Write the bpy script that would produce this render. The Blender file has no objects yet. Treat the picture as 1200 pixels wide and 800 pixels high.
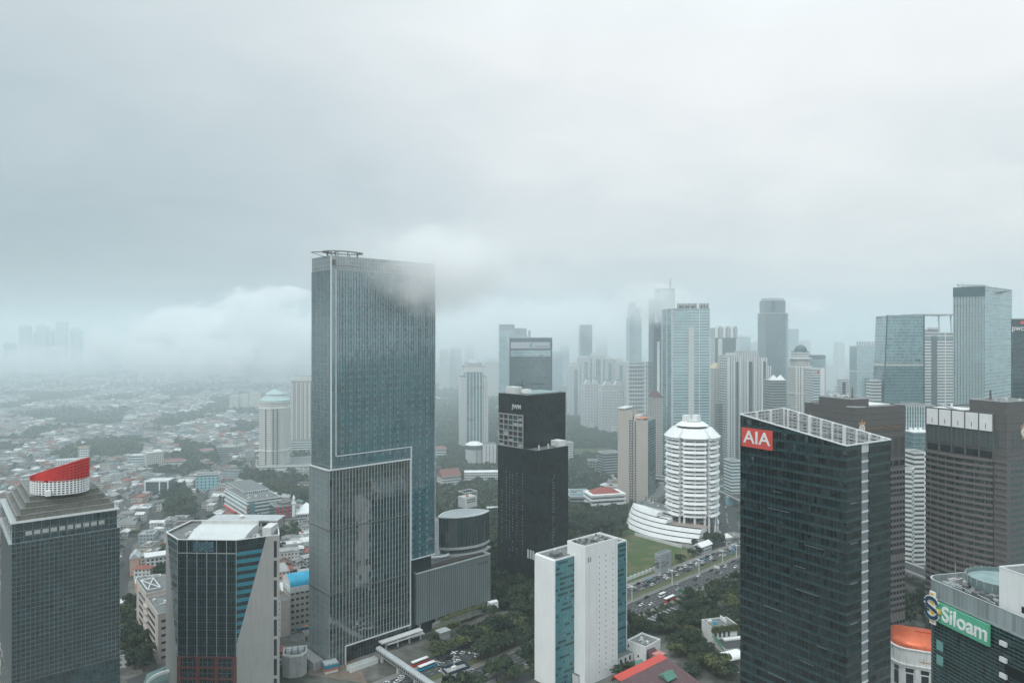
EXPO, SKY_LO, SKY_HI, SKY_ZEN, SUN_E, HAZE, MIST = 0.0, 7.3, 9.7, 9.5, 1.7, 1.1e-4, True
HAZE2 = 3.8e-4
import bpy, math, random
import numpy as np
from mathutils import Vector, Matrix
R = math.radians
random.seed(11)
RNG = np.random.default_rng(5)
sc = bpy.context.scene
COL = sc.collection
# camera numbers read off the photograph (1200 x 800): focal length and horizon in pixels, height in metres
F, HZ, CAM = 830.0, 392.0, 208.0

def gp(px, py, z=0.0):
    """world point at height z seen at photo pixel (px, py)"""
    Y = (CAM - z) * F / (py - HZ)
    return ((px - 600) / F * Y, Y, z)

def pix(X, Y, Z=0.0):
    return 600 + F * X / Y, HZ + F * (CAM - Z) / Y

def depth(py, z=0.0):
    return (CAM - z) * F / (py - HZ)

# ------------------------------------------------------------------ mesh helper
class MB:
    def __init__(s):
        s.v = []; s.f = []; s.mi = []
    def add(s, verts, faces, m=0):
        n = len(s.v)
        s.v.extend(verts)
        for k, f in enumerate(faces):
            s.f.append([n + i for i in f])
            s.mi.append(m[k] if isinstance(m, (list, tuple)) else m)
        return s
    def face(s, pts, m=0):
        return s.add(list(pts), [range(len(pts))], m)
    def box(s, x0, y0, z0, x1, y1, z1, m=0, top=None, bottom=True, mx=None):
        v = [(x0,y0,z0),(x1,y0,z0),(x1,y1,z0),(x0,y1,z0),(x0,y0,z1),(x1,y0,z1),(x1,y1,z1),(x0,y1,z1)]
        f = [(0,1,5,4),(1,2,6,5),(2,3,7,6),(3,0,4,7),(4,5,6,7)]
        mm = [m, m if mx is None else mx, m, m if mx is None else mx, m if top is None else top]
        if bottom:
            f.append((3,2,1,0)); mm.append(m)
        return s.add(v, f, mm)
    def prism(s, poly, z0, z1, m=0, top=None, bottom=False, inset=None, cap=True):
        """poly counter-clockwise; z1 may be a list of heights per corner; inset: other polygon at the top"""
        n = len(poly)
        zt = z1 if isinstance(z1, (list, tuple)) else [z1] * n
        zb = z0 if isinstance(z0, (list, tuple)) else [z0] * n
        tp = inset or poly
        v = [(p[0], p[1], zb[i]) for i, p in enumerate(poly)] + [(p[0], p[1], zt[i]) for i, p in enumerate(tp)]
        f = [(i, (i+1) % n, n + (i+1) % n, n + i) for i in range(n)]
        mm = list(m) if isinstance(m, (list, tuple)) else [m] * n
        if cap:
            f.append(tuple(range(n, 2*n))); mm.append(mm[0] if top is None else top)
        if bottom:
            f.append(tuple(range(n-1, -1, -1))); mm.append(mm[0])
        return s.add(v, f, mm)
    def ring(s, poly, inner, z0, z1, m=0):
        """hollow wall between two polygons with as many corners"""
        n = len(poly)
        v = [(p[0],p[1],z0) for p in poly] + [(p[0],p[1],z1) for p in poly] + [(p[0],p[1],z0) for p in inner] + [(p[0],p[1],z1) for p in inner]
        f = []
        for i in range(n):
            j = (i+1) % n
            f += [(i,j,n+j,n+i), (2*n+j,2*n+i,3*n+i,3*n+j), (n+i,n+j,3*n+j,3*n+i), (j,i,2*n+i,2*n+j)]
        return s.add(v, f, m)
    def cyl(s, cx, cy, z0, z1, r0, r1=None, n=16, m=0, ry=1.0):
        r1 = r0 if r1 is None else r1
        a = [2*math.pi*i/n for i in range(n)]
        return s.prism([(cx+r0*math.cos(t), cy+ry*r0*math.sin(t)) for t in a], z0, z1, m,
                       inset=[(cx+r1*math.cos(t), cy+ry*r1*math.sin(t)) for t in a], bottom=True)
    def beam(s, p, q, w, h=None, m=0):
        p = Vector(p); q = Vector(q); h = h or w
        d = (q - p).normalized()
        up = Vector((0,0,1)) if abs(d.z) < 0.95 else Vector((1,0,0))
        a = d.cross(up).normalized() * (w/2); b = a.cross(d).normalized() * (h/2)
        v = [tuple(x) for x in (p-a-b, p+a-b, p+a+b, p-a+b, q-a-b, q+a-b, q+a+b, q-a+b)]
        return s.add(v, [(0,1,5,4),(1,2,6,5),(2,3,7,6),(3,0,4,7),(4,5,6,7),(3,2,1,0)], m)
    def build(s, name, mats, parent=None, smooth=False, loc=None, rz=0.0):
        me = bpy.data.meshes.new(name)
        me.from_pydata(s.v, [], s.f)
        if not isinstance(mats, (list, tuple)): mats = [mats]
        for m in mats: me.materials.append(m)
        me.polygons.foreach_set('material_index', np.array(s.mi, dtype=np.int32))
        uvs(me)
        if smooth: me.polygons.foreach_set('use_smooth', np.ones(len(me.polygons), dtype=bool))
        me.update()
        o = bpy.data.objects.new(name, me)
        COL.objects.link(o)
        if parent is not None: o.parent = parent
        if loc is not None: o.location = loc
        o.rotation_euler.z = rz
        return o

def uvs(me):
    """UV in metres: u along a wall, v up it; plan x, y on flat faces"""
    nl, np_ = len(me.loops), len(me.polygons)
    if nl == 0: return
    co = np.empty(len(me.vertices)*3, np.float32); me.vertices.foreach_get('co', co); co = co.reshape(-1, 3)
    nr = np.empty(np_*3, np.float32); me.polygons.foreach_get('normal', nr); nr = nr.reshape(-1, 3)
    lv = np.empty(nl, np.int32); me.loops.foreach_get('vertex_index', lv)
    lt = np.empty(np_, np.int32); me.polygons.foreach_get('loop_total', lt)
    pi = np.repeat(np.arange(np_), lt)
    P, N = co[lv], nr[pi]
    flat = np.abs(N[:, 2]) > 0.75
    h = np.maximum(np.hypot(N[:, 0], N[:, 1]), 1e-6)
    u = np.where(flat, P[:, 0], (-N[:, 1]*P[:, 0] + N[:, 0]*P[:, 1]) / h)
    v = np.where(flat, P[:, 1], P[:, 2])
    l = me.uv_layers.new(name='UVMap')
    l.data.foreach_set('uv', np.stack([u, v], 1).astype(np.float32).ravel())

def tag(o, label=None, cat=None, group=None, kind=None):
    if label: o['label'] = label
    if cat: o['category'] = cat
    if group: o['group'] = group
    if kind: o['kind'] = kind
    return o

def empty(name, loc, rz=0.0, **k):
    o = bpy.data.objects.new(name, None); COL.objects.link(o)
    o.location = loc; o.rotation_euler.z = rz
    o.empty_display_size = 1
    return tag(o, **k)

class Site:
    """a building's own axes: origin at its near corner, x along the right-hand face, y along the left-hand face"""
    def __init__(s, name, label, cat, px, D, th, group=None):
        s.X, s.Y, s.th = (px - 600) / F * D, D, R(th)
        s.c, s.s = math.cos(s.th), math.sin(s.th)
        s.e = empty(name, (s.X, s.Y, 0), s.th, label=label, cat=cat, group=group)
    def w(s, lx, ly):
        return s.X + lx*s.c - ly*s.s, s.Y + lx*s.s + ly*s.c
    def loc(s, X, Y):
        dx, dy = X - s.X, Y - s.Y
        return dx*s.c + dy*s.s, -dx*s.s + dy*s.c
    def lx(s, px, ly=0.0):
        k = (px - 600) / F; X, Y = s.w(0, ly)
        return (k*Y - X) / (s.c - k*s.s)
    def ly(s, px, lx=0.0):
        k = (px - 600) / F; X, Y = s.w(lx, 0)
        return (k*Y - X) / (-s.s - k*s.c)
    def z(s, py, lx=0.0, ly=0.0):
        return CAM - (py - HZ) * s.w(lx, ly)[1] / F

# ------------------------------------------------------------------ materials
class NT:
    def __init__(s, name, volume=False):
        s.mat = bpy.data.materials.new(name); s.mat.use_nodes = True
        s.t = s.mat.node_tree; s.t.nodes.clear()
        s.out = s.t.nodes.new('ShaderNodeOutputMaterial')
    def n(s, kind, ins=None, **attr):
        nd = s.t.nodes.new(kind)
        for k, v in attr.items(): setattr(nd, k, v)
        for k, v in (ins or {}).items(): s.set(nd.inputs[k], v)
        return nd
    def set(s, sock, v):
        if isinstance(v, bpy.types.NodeSocket): s.t.links.new(v, sock)
        elif isinstance(v, (tuple, list)) and len(v) == 3 and sock.type == 'RGBA': sock.default_value = (*v, 1)
        else: sock.default_value = v
    def m(s, op, a, b=0.0, c=0.0):
        nd = s.n('ShaderNodeMath', operation=op)
        s.set(nd.inputs[0], a); s.set(nd.inputs[1], b); s.set(nd.inputs[2], c)
        return nd.outputs[0]
    def vm(s, op, a, b=(0,0,0)):
        nd = s.n('ShaderNodeVectorMath', operation=op)
        s.set(nd.inputs[0], a)
        if op == 'SCALE': s.set(nd.inputs['Scale'], b)
        else: s.set(nd.inputs[1], b)
        return nd.outputs[0]
    def mix(s, f, a, b):
        nd = s.n('ShaderNodeMix', data_type='RGBA')
        s.set(nd.inputs['Factor'], f); s.set(nd.inputs[6], a); s.set(nd.inputs[7], b)
        return nd.outputs[2]
    def mul(s, col, f):
        return s.vm('SCALE', col, f)
    def between(s, x, a, b):
        return s.m('MULTIPLY', s.m('GREATER_THAN', x, a), s.m('LESS_THAN', x, b))
    def noise(s, vec, scale, detail=3.0, rough=0.55):
        nd = s.n('ShaderNodeTexNoise', {'Scale': scale, 'Detail': detail, 'Roughness': rough})
        if vec is not None: s.set(nd.inputs['Vector'], vec)
        return nd
    def ramp(s, x, lo, hi, a=0.0, b=1.0):
        nd = s.n('ShaderNodeMapRange', {'From Min': lo, 'From Max': hi, 'To Min': a, 'To Max': b})
        s.set(nd.inputs['Value'], x)
        return nd.outputs[0]
    def bsdf(s, color, rough=0.6, spec=0.5, ior=1.45, metal=0.0, normal=None):
        nd = s.n('ShaderNodeBsdfPrincipled')
        s.set(nd.inputs['Base Color'], color); s.set(nd.inputs['Roughness'], rough)
        s.set(nd.inputs['Specular IOR Level'], spec); s.set(nd.inputs['IOR'], ior); s.set(nd.inputs['Metallic'], metal)
        if normal is not None: s.set(nd.inputs['Normal'], normal)
        s.t.links.new(nd.outputs[0], s.out.inputs['Surface'])
        return s.mat
MATS = {}
def plain(name, col, rough=0.7, var=0.22, scale=0.25, stain=0.25, metal=0.0, spec=0.4):
    """painted / rendered / metal surface with blotchy wear and rain streaks"""
    if name in MATS: return MATS[name]
    t = NT(name)
    g = t.n('ShaderNodeNewGeometry').outputs['Position']
    a = t.noise(g, scale, 5).outputs[0]
    b = t.noise(t.vm('MULTIPLY', g, (1.0, 1.0, 0.07)), 0.9, 4).outputs[0]
    f = t.m('ADD', t.ramp(a, 0.25, 0.75, 1-var, 1+var*0.6), t.ramp(b, 0.5, 0.8, 0, -stain))
    MATS[name] = t.bsdf(t.mul(col, f), rough, spec, metal=metal)
    return MATS[name]

def facade(name, wall, glass, du, dv, ur=(0.2,0.8), vr=(0.25,0.8), var=0.6, wvar=0.2, rough=0.65, grough=0.12, gspec=0.5, dark=0.0, ior=1.5, run=0.0, tilt=0.0):
    """regular window pattern in metres (du x dv bays); every pane has its own brightness"""
    if name in MATS: return MATS[name]
    t = NT(name)
    uv = t.n('ShaderNodeUVMap').outputs[0]
    sp = t.n('ShaderNodeSeparateXYZ', {0: uv})
    cu, cv = t.m('DIVIDE', t.m('ADD', sp.outputs[0], 1000*du), du), t.m('DIVIDE', sp.outputs[1], dv)
    iu, iv = t.m('FLOOR', cu), t.m('FLOOR', cv)
    fu, fv = t.m('SUBTRACT', cu, iu), t.m('SUBTRACT', cv, iv)
    win = t.m('MULTIPLY', t.between(fu, *ur), t.between(fv, *vr))
    ci = t.n('ShaderNodeCombineXYZ', {0: iu, 1: iv})
    wn = t.n('ShaderNodeTexWhiteNoise', {0: ci.outputs[0]}, noise_dimensions='3D')
    geo = t.n('ShaderNodeNewGeometry')
    big = t.noise(geo.outputs['Position'], 0.035, 4).outputs[0]
    k = t.ramp(wn.outputs[0], 0, 1, 1-var, 1+var)
    if dark > 0:                                   # a share of panes stands open or unlit and reads dark, in runs along the floor
        rn = t.noise(t.vm('MULTIPLY', ci.outputs[0], (max(run, 0.02), 1.37, 1.0)), 1.0, 2).outputs[0]
        k = t.m('MULTIPLY', k, t.m('SUBTRACT', 1.0, t.m('MULTIPLY', t.m('GREATER_THAN', rn, .5 + (.5-dark)*.36), 0.75)))
    k = t.m('MULTIPLY', k, t.ramp(big, 0.3, 0.7, 0.8, 1.25))  # broad blotches: mottled reflections put into the glass colour as noise
    gcol = t.mul(glass, k)
    wcol = t.mul(wall, t.ramp(t.noise(t.vm('MULTIPLY', geo.outputs['Position'], (1,1,0.15)), 0.3, 5).outputs[0], 0.25, 0.75, 1-wvar, 1+wvar*0.5))
    nrm = None
    if tilt > 0:
        d = t.vm('SCALE', t.vm('SUBTRACT', wn.outputs[1], (0.5,0.5,0.5)), tilt)
        d2 = t.vm('SCALE', t.vm('SUBTRACT', t.noise(geo.outputs['Position'], 0.22, 2).outputs[1], (0.5,0.5,0.5)), tilt*2.5)
        nrm = t.vm('NORMALIZE', t.vm('ADD', geo.outputs['Normal'], t.vm('SCALE', t.vm('ADD', d, d2), win)))
    MATS[name] = t.bsdf(t.mix(win, wcol, gcol), t.ramp(win, 0, 1, rough, grough), gspec, ior=ior, normal=nrm)
    return MATS[name]

def part(S, name, mb, mats, **k):
    return mb.build(name, mats, S.e if isinstance(S, Site) else S, **k)

def wbox(S, name, x0, x1, y0, y1, z0, z1, mats, top=None, mx=None, bottom=False):
    return part(S, name, MB().box(x0, y0, z0, x1, y1, z1, 0, top, bottom, mx), mats)

def parapet(S, x0, x1, y0, y1, z, h, t, mat, name='parapet'):
    return part(S, name, MB().ring([(x0,y0),(x1,y0),(x1,y1),(x0,y1)], [(x0+t,y0+t),(x1-t,y0+t),(x1-t,y1-t),(x0+t,y1-t)], z, z+h), mat)

def panels(S, name, mat, spots, w, h, t=0.12, stuff_name=None, limit=100):
    """flat window panels, each an object: spots = (x, y, z, rz) of the lower left corner, facing local -y before rz"""
    spots = list(spots)
    me = None
    for i, (x, y, z, rz) in enumerate(spots[:limit]):
        if me is None:
            o = MB().box(0, -t, 0, w, t, h).build(name, mat, S.e if isinstance(S, Site) else S); me = o.data
        else:
            o = bpy.data.objects.new(name, me); COL.objects.link(o); o.parent = S.e if isinstance(S, Site) else S
        o.location = (x, y, z); o.rotation_euler.z = rz
    if len(spots) > limit:
        mb = MB()
        for x, y, z, rz in spots[limit:]:
            c, s = math.cos(rz), math.sin(rz)
            b = MB().box(0, -t, 0, w, t, h)
            mb.add([(x + p[0]*c - p[1]*s, y + p[0]*s + p[1]*c, z + p[2]) for p in b.v], b.f)
        tag(part(S, stuff_name or name, mb, mat), kind='stuff')

def gridx(x0, x1, n, w):            # n left edges for w wide openings evenly spread
    p = (x1 - x0) / n
    return [x0 + p*(i+0.5) - w/2 for i in range(n)]

def windows(S, face, a0, a1, z0, z1, na, nz, w, h, mat, at=0.0, name='window', limit=100):
    """punched windows on the right-hand face ('r': y = at) or the left-hand face ('l': x = at)"""
    sp = []
    for k in range(nz):
        z = z1 - (k+0.5)*(z1-z0)/nz - h/2
        for a in gridx(a0, a1, na, w):
            sp.append((a, at, z, 0) if face == 'r' else (at, a + w, z, -math.pi/2))
    panels(S, name, mat, sp, w, h, limit=limit)

def text(S, body, size, mat, loc, rz, extrude=0.15, off=0.0, name='lettering', sx=1.0):
    cu = bpy.data.curves.new(name, 'FONT')
    cu.body = body; cu.size = size; cu.extrude = extrude; cu.offset = off
    cu.align_x = 'CENTER'; cu.align_y = 'CENTER'
    cu.materials.append(mat)
    o = bpy.data.objects.new(name, cu); COL.objects.link(o)
    me = bpy.data.meshes.new_from_object(o, depsgraph=bpy.context.evaluated_depsgraph_get())
    bpy.data.objects.remove(o); bpy.data.curves.remove(cu)
    if not me.materials: me.materials.append(mat)
    o = bpy.data.objects.new(name, me); COL.objects.link(o)
    o.parent = S.e if isinstance(S, Site) else S
    o.location = loc; o.rotation_euler = (math.pi/2, 0, rz); o.scale.x = sx
    return o
# ------------------------------------------------------------------ camera, light, sky, air
cam = bpy.data.cameras.new('camera'); co = bpy.data.objects.new('camera', cam); COL.objects.link(co)
co.location = (0, 0, CAM); co.rotation_euler = (R(90), 0, 0)
cam.sensor_width = 36; cam.lens = F / 1200 * 36; cam.shift_y = -8 / 1200
cam.clip_start = 1; cam.clip_end = 60000
sc.camera = co
sc.view_settings.view_transform = 'Standard'; sc.view_settings.look = 'None'
sc.view_settings.exposure = EXPO; sc.view_settings.gamma = 1
cy = sc.cycles
cy.max_bounces = 12; cy.diffuse_bounces = 2; cy.glossy_bounces = 2; cy.transmission_bounces = 2
cy.volume_bounces = 8; cy.transparent_max_bounces = 6; cy.sample_clamp_indirect = 4
cy.use_denoising = True
try: cy.denoiser = 'OPENIMAGEDENOISE'
except Exception: pass
cy.volume_step_rate = 1.0; cy.volume_max_steps = 256
cy.use_adaptive_sampling = True; cy.adaptive_threshold = 0.02

SUN_EL, SUN_AZ = R(52), R(215)      # high, behind the camera to the left, seen only as a soft glow through the overcast
w = bpy.data.worlds.new('World'); sc.world = w; w.use_nodes = True
t = w.node_tree; t.nodes.clear()
class WT(NT):
    def __init__(s, tree): s.t = tree
W = WT(t)
out = t.nodes.new('ShaderNodeOutputWorld')
sky = W.n('ShaderNodeTexSky', sky_type='NISHITA', sun_disc=False, sun_elevation=SUN_EL, sun_rotation=SUN_AZ, air_density=1.5, dust_density=3.0)
d = W.n('ShaderNodeTexCoord').outputs['Generated']
xyz = W.n('ShaderNodeSeparateXYZ', {0: d})
up = W.m('MAXIMUM', xyz.outputs[2], 0.0)
den = W.m('ADD', up, 0.22)
pl = W.n('ShaderNodeCombineXYZ', {0: W.m('DIVIDE', xyz.outputs[0], den), 1: W.m('DIVIDE', xyz.outputs[1], den), 2: W.m('MULTIPLY', up, 1.2)}).outputs[0]
warp = W.noise(pl, 0.9, 3).outputs[1]
pl2 = W.vm('ADD', pl, W.vm('SCALE', W.vm('SUBTRACT', warp, (0.5,0.5,0.5)), 0.9))
big = W.noise(W.vm('ADD', pl2, (3.1, 7.7, 0)), 0.75, 4, 0.5).outputs[0]
fine = W.noise(pl2, 2.3, 6, 0.55).outputs[0]
lum = W.m('ADD', W.ramp(W.m('MULTIPLY', up, 1.0), 0.0, 0.45, SKY_LO, SKY_HI), W.ramp(up, 0.45, 1.0, 0.0, SKY_ZEN))
lum = W.m('MULTIPLY', lum, W.m('ADD', W.ramp(big, 0.3, 0.7, 0.95, 1.05), W.ramp(fine, 0.3, 0.7, -0.03, 0.03)))
lum = W.m('MULTIPLY', lum, W.m('ADD', 1.0, W.m('ADD', W.m('MULTIPLY', W.m('MINIMUM', xyz.outputs[0], 0.0), 0.34), W.m('MULTIPLY', xyz.outputs[0], 0.07))))   # thinner overcast towards the right
ccol = W.mix(W.ramp(up, 0.35, 0.75), W.mix(W.ramp(lum, 6.0, 9.4), (0.74, 0.92, 1.0), (0.945, 0.985, 1.0)), (0.80, 0.95, 1.0))
bg = W.n('ShaderNodeBackground', {'Color': W.mix(0.96, sky.outputs[0], W.mul(ccol, lum)), 'Strength': 0.1})
t.links.new(bg.outputs[0], out.inputs['Surface'])

sl = bpy.data.lights.new('sun', 'SUN'); so = bpy.data.objects.new('sun', sl); COL.objects.link(so)
sl.energy = SUN_E; sl.angle = R(25); sl.color = (1.0, 0.98, 0.95)
so.rotation_euler = (R(90) - SUN_EL, 0, R(180) - SUN_AZ)   # same direction as the sky's sun
_d = Vector((math.sin(SUN_AZ)*math.cos(SUN_EL), math.cos(SUN_AZ)*math.cos(SUN_EL), math.sin(SUN_EL)))
so.rotation_euler = _d.to_track_quat('Z', 'Y').to_euler()

HT = NT('haze_air')
pv = HT.n('ShaderNodeVolumePrincipled', {'Color': (0.855, 0.96, 0.995, 1), 'Density': HAZE, 'Anisotropy': 0.0})
HT.t.links.new(pv.outputs[0], HT.out.inputs['Volume'])
hz = MB().box(-16000, -1500, -1.5, 16000, 22000, 322).build('haze', HT.mat); tag(hz, kind='stuff')
# the air thickens over the districts beyond the near towers
HT2 = NT('haze_air_far')
pv = HT2.n('ShaderNodeVolumePrincipled', {'Color': (0.855, 0.96, 0.995, 1), 'Density': HAZE2, 'Anisotropy': 0.0})
HT2.t.links.new(pv.outputs[0], HT2.out.inputs['Volume'])
hz2 = MB().box(-15900, 640, -1.2, 15900, 21900, 318).build('haze', HT2.mat); tag(hz2, kind='stuff')

def mist(name, centre, radii, dens, scale, seed, thr=0.5, soft=0.25, edge=0.9, squash=1.0):
    """a patch of low cloud drifting between the towers"""
    t = NT(name)
    tc = t.n('ShaderNodeTexCoord').outputs['Object']
    r = t.n('ShaderNodeVectorMath', {0: tc}, operation='LENGTH').outputs['Value']
    g = t.n('ShaderNodeNewGeometry').outputs['Position']
    q = t.vm('ADD', t.vm('MULTIPLY', g, (1, 1, squash)), (seed*313.0, seed*71.0, 0))
    nz = t.noise(q, scale, 6, 0.64).outputs[0]
    # the noise eats into the patch more and more towards its rim
    fall = t.m('SUBTRACT', 1.0, t.m('POWER', r, 2.0))
    x = t.m('ADD', t.m('MULTIPLY', nz, edge), t.m('MULTIPLY', fall, 0.6))
    dn = t.m('MULTIPLY', t.ramp(x, thr, thr + soft), dens)
    dn = t.m('MULTIPLY', dn, t.m('GREATER_THAN', fall, 0.0))
    pv = t.n('ShaderNodeVolumePrincipled', {'Color': (1.0, 1.0, 1.0, 1), 'Anisotropy': 0.0})
    t.set(pv.inputs['Density'], dn)
    t.t.links.new(pv.outputs[0], t.out.inputs['Volume'])
    mb = MB(); n, k = 16, 8
    v = [(0,0,-1.02)] + [(1.02*math.cos(2*math.pi*i/n)*math.sin(math.pi*j/k), 1.02*math.sin(2*math.pi*i/n)*math.sin(math.pi*j/k), -1.02*math.cos(math.pi*j/k)) for j in range(1, k) for i in range(n)] + [(0,0,1.02)]
    f = [(0, 1+(i+1)%n, 1+i) for i in range(n)]
    for j in range(k-2):
        f += [(1+j*n+i, 1+j*n+(i+1)%n, 1+(j+1)*n+(i+1)%n, 1+(j+1)*n+i) for i in range(n)]
    last = len(v)-1
    f += [(last, 1+(k-2)*n+i, 1+(k-2)*n+(i+1)%n) for i in range(n)]
    o = mb.add(v, f).build('mist', t.mat); tag(o, kind='stuff')
    o.location = centre; o.scale = radii
    return o
if MIST:
    # round the tall tower's head; the long bank over the northern suburbs; wisps behind the skyline
    mist('mist', (-56, 482, 258), (100, 50, 36), 0.008, 0.030, 1, thr=1.02, soft=0.5, edge=1.8)
    mist('mist', (-50, 473, 249), (56, 32, 33), 0.036, 0.040, 9, thr=0.92, soft=0.5, edge=1.8)
    mist('mist', (-905, 2600, 205), (340, 95, 190), 0.026, 0.0080, 2, thr=1.06, soft=0.22, edge=1.9, squash=1.1)
    mist('mist', (-1230, 2680, 180), (390, 95, 150), 0.026, 0.0090, 7, thr=1.06, soft=0.24, edge=1.9, squash=1.1)
    mist('mist', (-1080, 2480, 130), (420, 80, 90), 0.016, 0.011, 8, thr=1.14, soft=0.26, edge=1.9, squash=1.1)
    mist('mist', (-1900, 2900, 110), (330, 240, 80), 0.0045, 0.008, 3, thr=1.12, soft=0.4, edge=1.9, squash=1.4)
    mist('mist', (160, 2500, 235), (760, 350, 130), 0.0045, 0.005, 4, thr=1.02, soft=0.4, edge=1.8, squash=1.3)
    mist('mist', (262, 1290, 262), (100, 70, 50), 0.016, 0.018, 5, thr=1.0, soft=0.35, edge=1.7)
    mist('mist', (655, 1620, 262), (85, 60, 46), 0.014, 0.016, 6, thr=1.0, soft=0.35, edge=1.7)
# ------------------------------------------------------------------ shared materials
WHITE = plain('white_paint', (0.78, 0.79, 0.79), 0.6, 0.08, 0.12, 0.14)
OFFW = plain('off_white_render', (0.62, 0.63, 0.62), 0.7, 0.12, 0.2, 0.2)
CONC = plain('grey_concrete', (0.36, 0.36, 0.35), 0.8, 0.18, 0.2, 0.25)
CONCW = plain('warm_concrete', (0.50, 0.475, 0.44), 0.8, 0.12, 0.15, 0.18)
DCONC = plain('dark_concrete', (0.14, 0.145, 0.145), 0.85, 0.3, 0.3, 0.3)
ROOFG = plain('grey_roof_felt', (0.17, 0.18, 0.18), 0.9, 0.35, 0.3, 0.3)
METAL = plain('galvanised_metal', (0.42, 0.45, 0.46), 0.45, 0.2, 0.4, 0.2, spec=0.6)
TRIM = plain('pale_metal_trim', (0.66, 0.69, 0.70), 0.4, 0.06, 0.3, 0.08, spec=0.6)
MULL = plain('grey_mullion', (0.20, 0.225, 0.23), 0.5, 0.1, 0.3, 0.1)
BLACK = plain('black_void', (0.012, 0.013, 0.014), 0.6, 0.3, 0.3, 0.0)
DGLASS = plain('dark_window_glass', (0.02, 0.03, 0.034), 0.12, 0.5, 0.5, 0.0, spec=0.8)
TGLASS = plain('teal_window_glass', (0.05, 0.12, 0.13), 0.12, 0.4, 0.4, 0.0, spec=0.8)
REDP = plain('red_paint', (0.62, 0.05, 0.045), 0.5, 0.12, 0.3, 0.15)
BRICK = plain('brick_red_cladding', (0.16, 0.055, 0.05), 0.7, 0.15, 0.4, 0.2)
TEAL = plain('teal_panel', (0.035, 0.20, 0.26), 0.35, 0.12, 0.3, 0.1)
GRANITE = plain('brown_granite', (0.124, 0.119, 0.117), 0.6, 0.14, 0.5, 0.12)
GREENR = plain('green_roof_sheet', (0.10, 0.24, 0.19), 0.6, 0.2, 0.3, 0.25)
BLUER = plain('bright_blue_roof', (0.03, 0.32, 0.50), 0.5, 0.15, 0.2, 0.2)
MAROON = plain('maroon_roof_sheet', (0.115, 0.062, 0.068), 0.65, 0.2, 0.25, 0.2)
COPPER = plain('copper_dome_sheet', (0.62, 0.13, 0.05), 0.38, 0.15, 0.3, 0.25, metal=0.35, spec=0.6)
ORANGE = plain('orange_tarp', (0.70, 0.20, 0.05), 0.7, 0.15, 0.5, 0.1)
YELLOW = plain('yellow_paint', (0.75, 0.48, 0.06), 0.6, 0.12, 0.5, 0.1)

def equipment(S, x0, x1, y0, y1, z, n, seed, mats=None, hmax=2.2):
    """air conditioning boxes, tanks and ducts standing on a roof, each one a part"""
    r = random.Random(seed); mats = mats or [METAL, OFFW, CONC]
    for i in range(n):
        a, b = r.uniform(x0, x1), r.uniform(y0, y1)
        m = r.choice(mats); k = r.random()
        if k < 0.55:
            w_, d_, h_ = r.uniform(1, 2.8), r.uniform(1, 2.4), r.uniform(0.8, hmax)
            mb = MB().box(a, b, z, a+w_, b+d_, z+h_); mb.cyl(a+w_/2, b+d_/2, z+h_, z+h_+0.2, min(w_, d_)*0.38, n=10)
            part(S, 'rooftop_unit', mb, m)
        elif k < 0.8:
            rr = r.uniform(0.6, 1.2); part(S, 'water_tank', MB().cyl(a, b, z, z+r.uniform(1.2, 2.4), rr, n=14), m)
        else:
            L = r.uniform(3, 7); part(S, 'duct', MB().beam((a, b, z+0.6), (min(a+L, x1), b, z+0.6), 0.6, 0.5), m)

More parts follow.
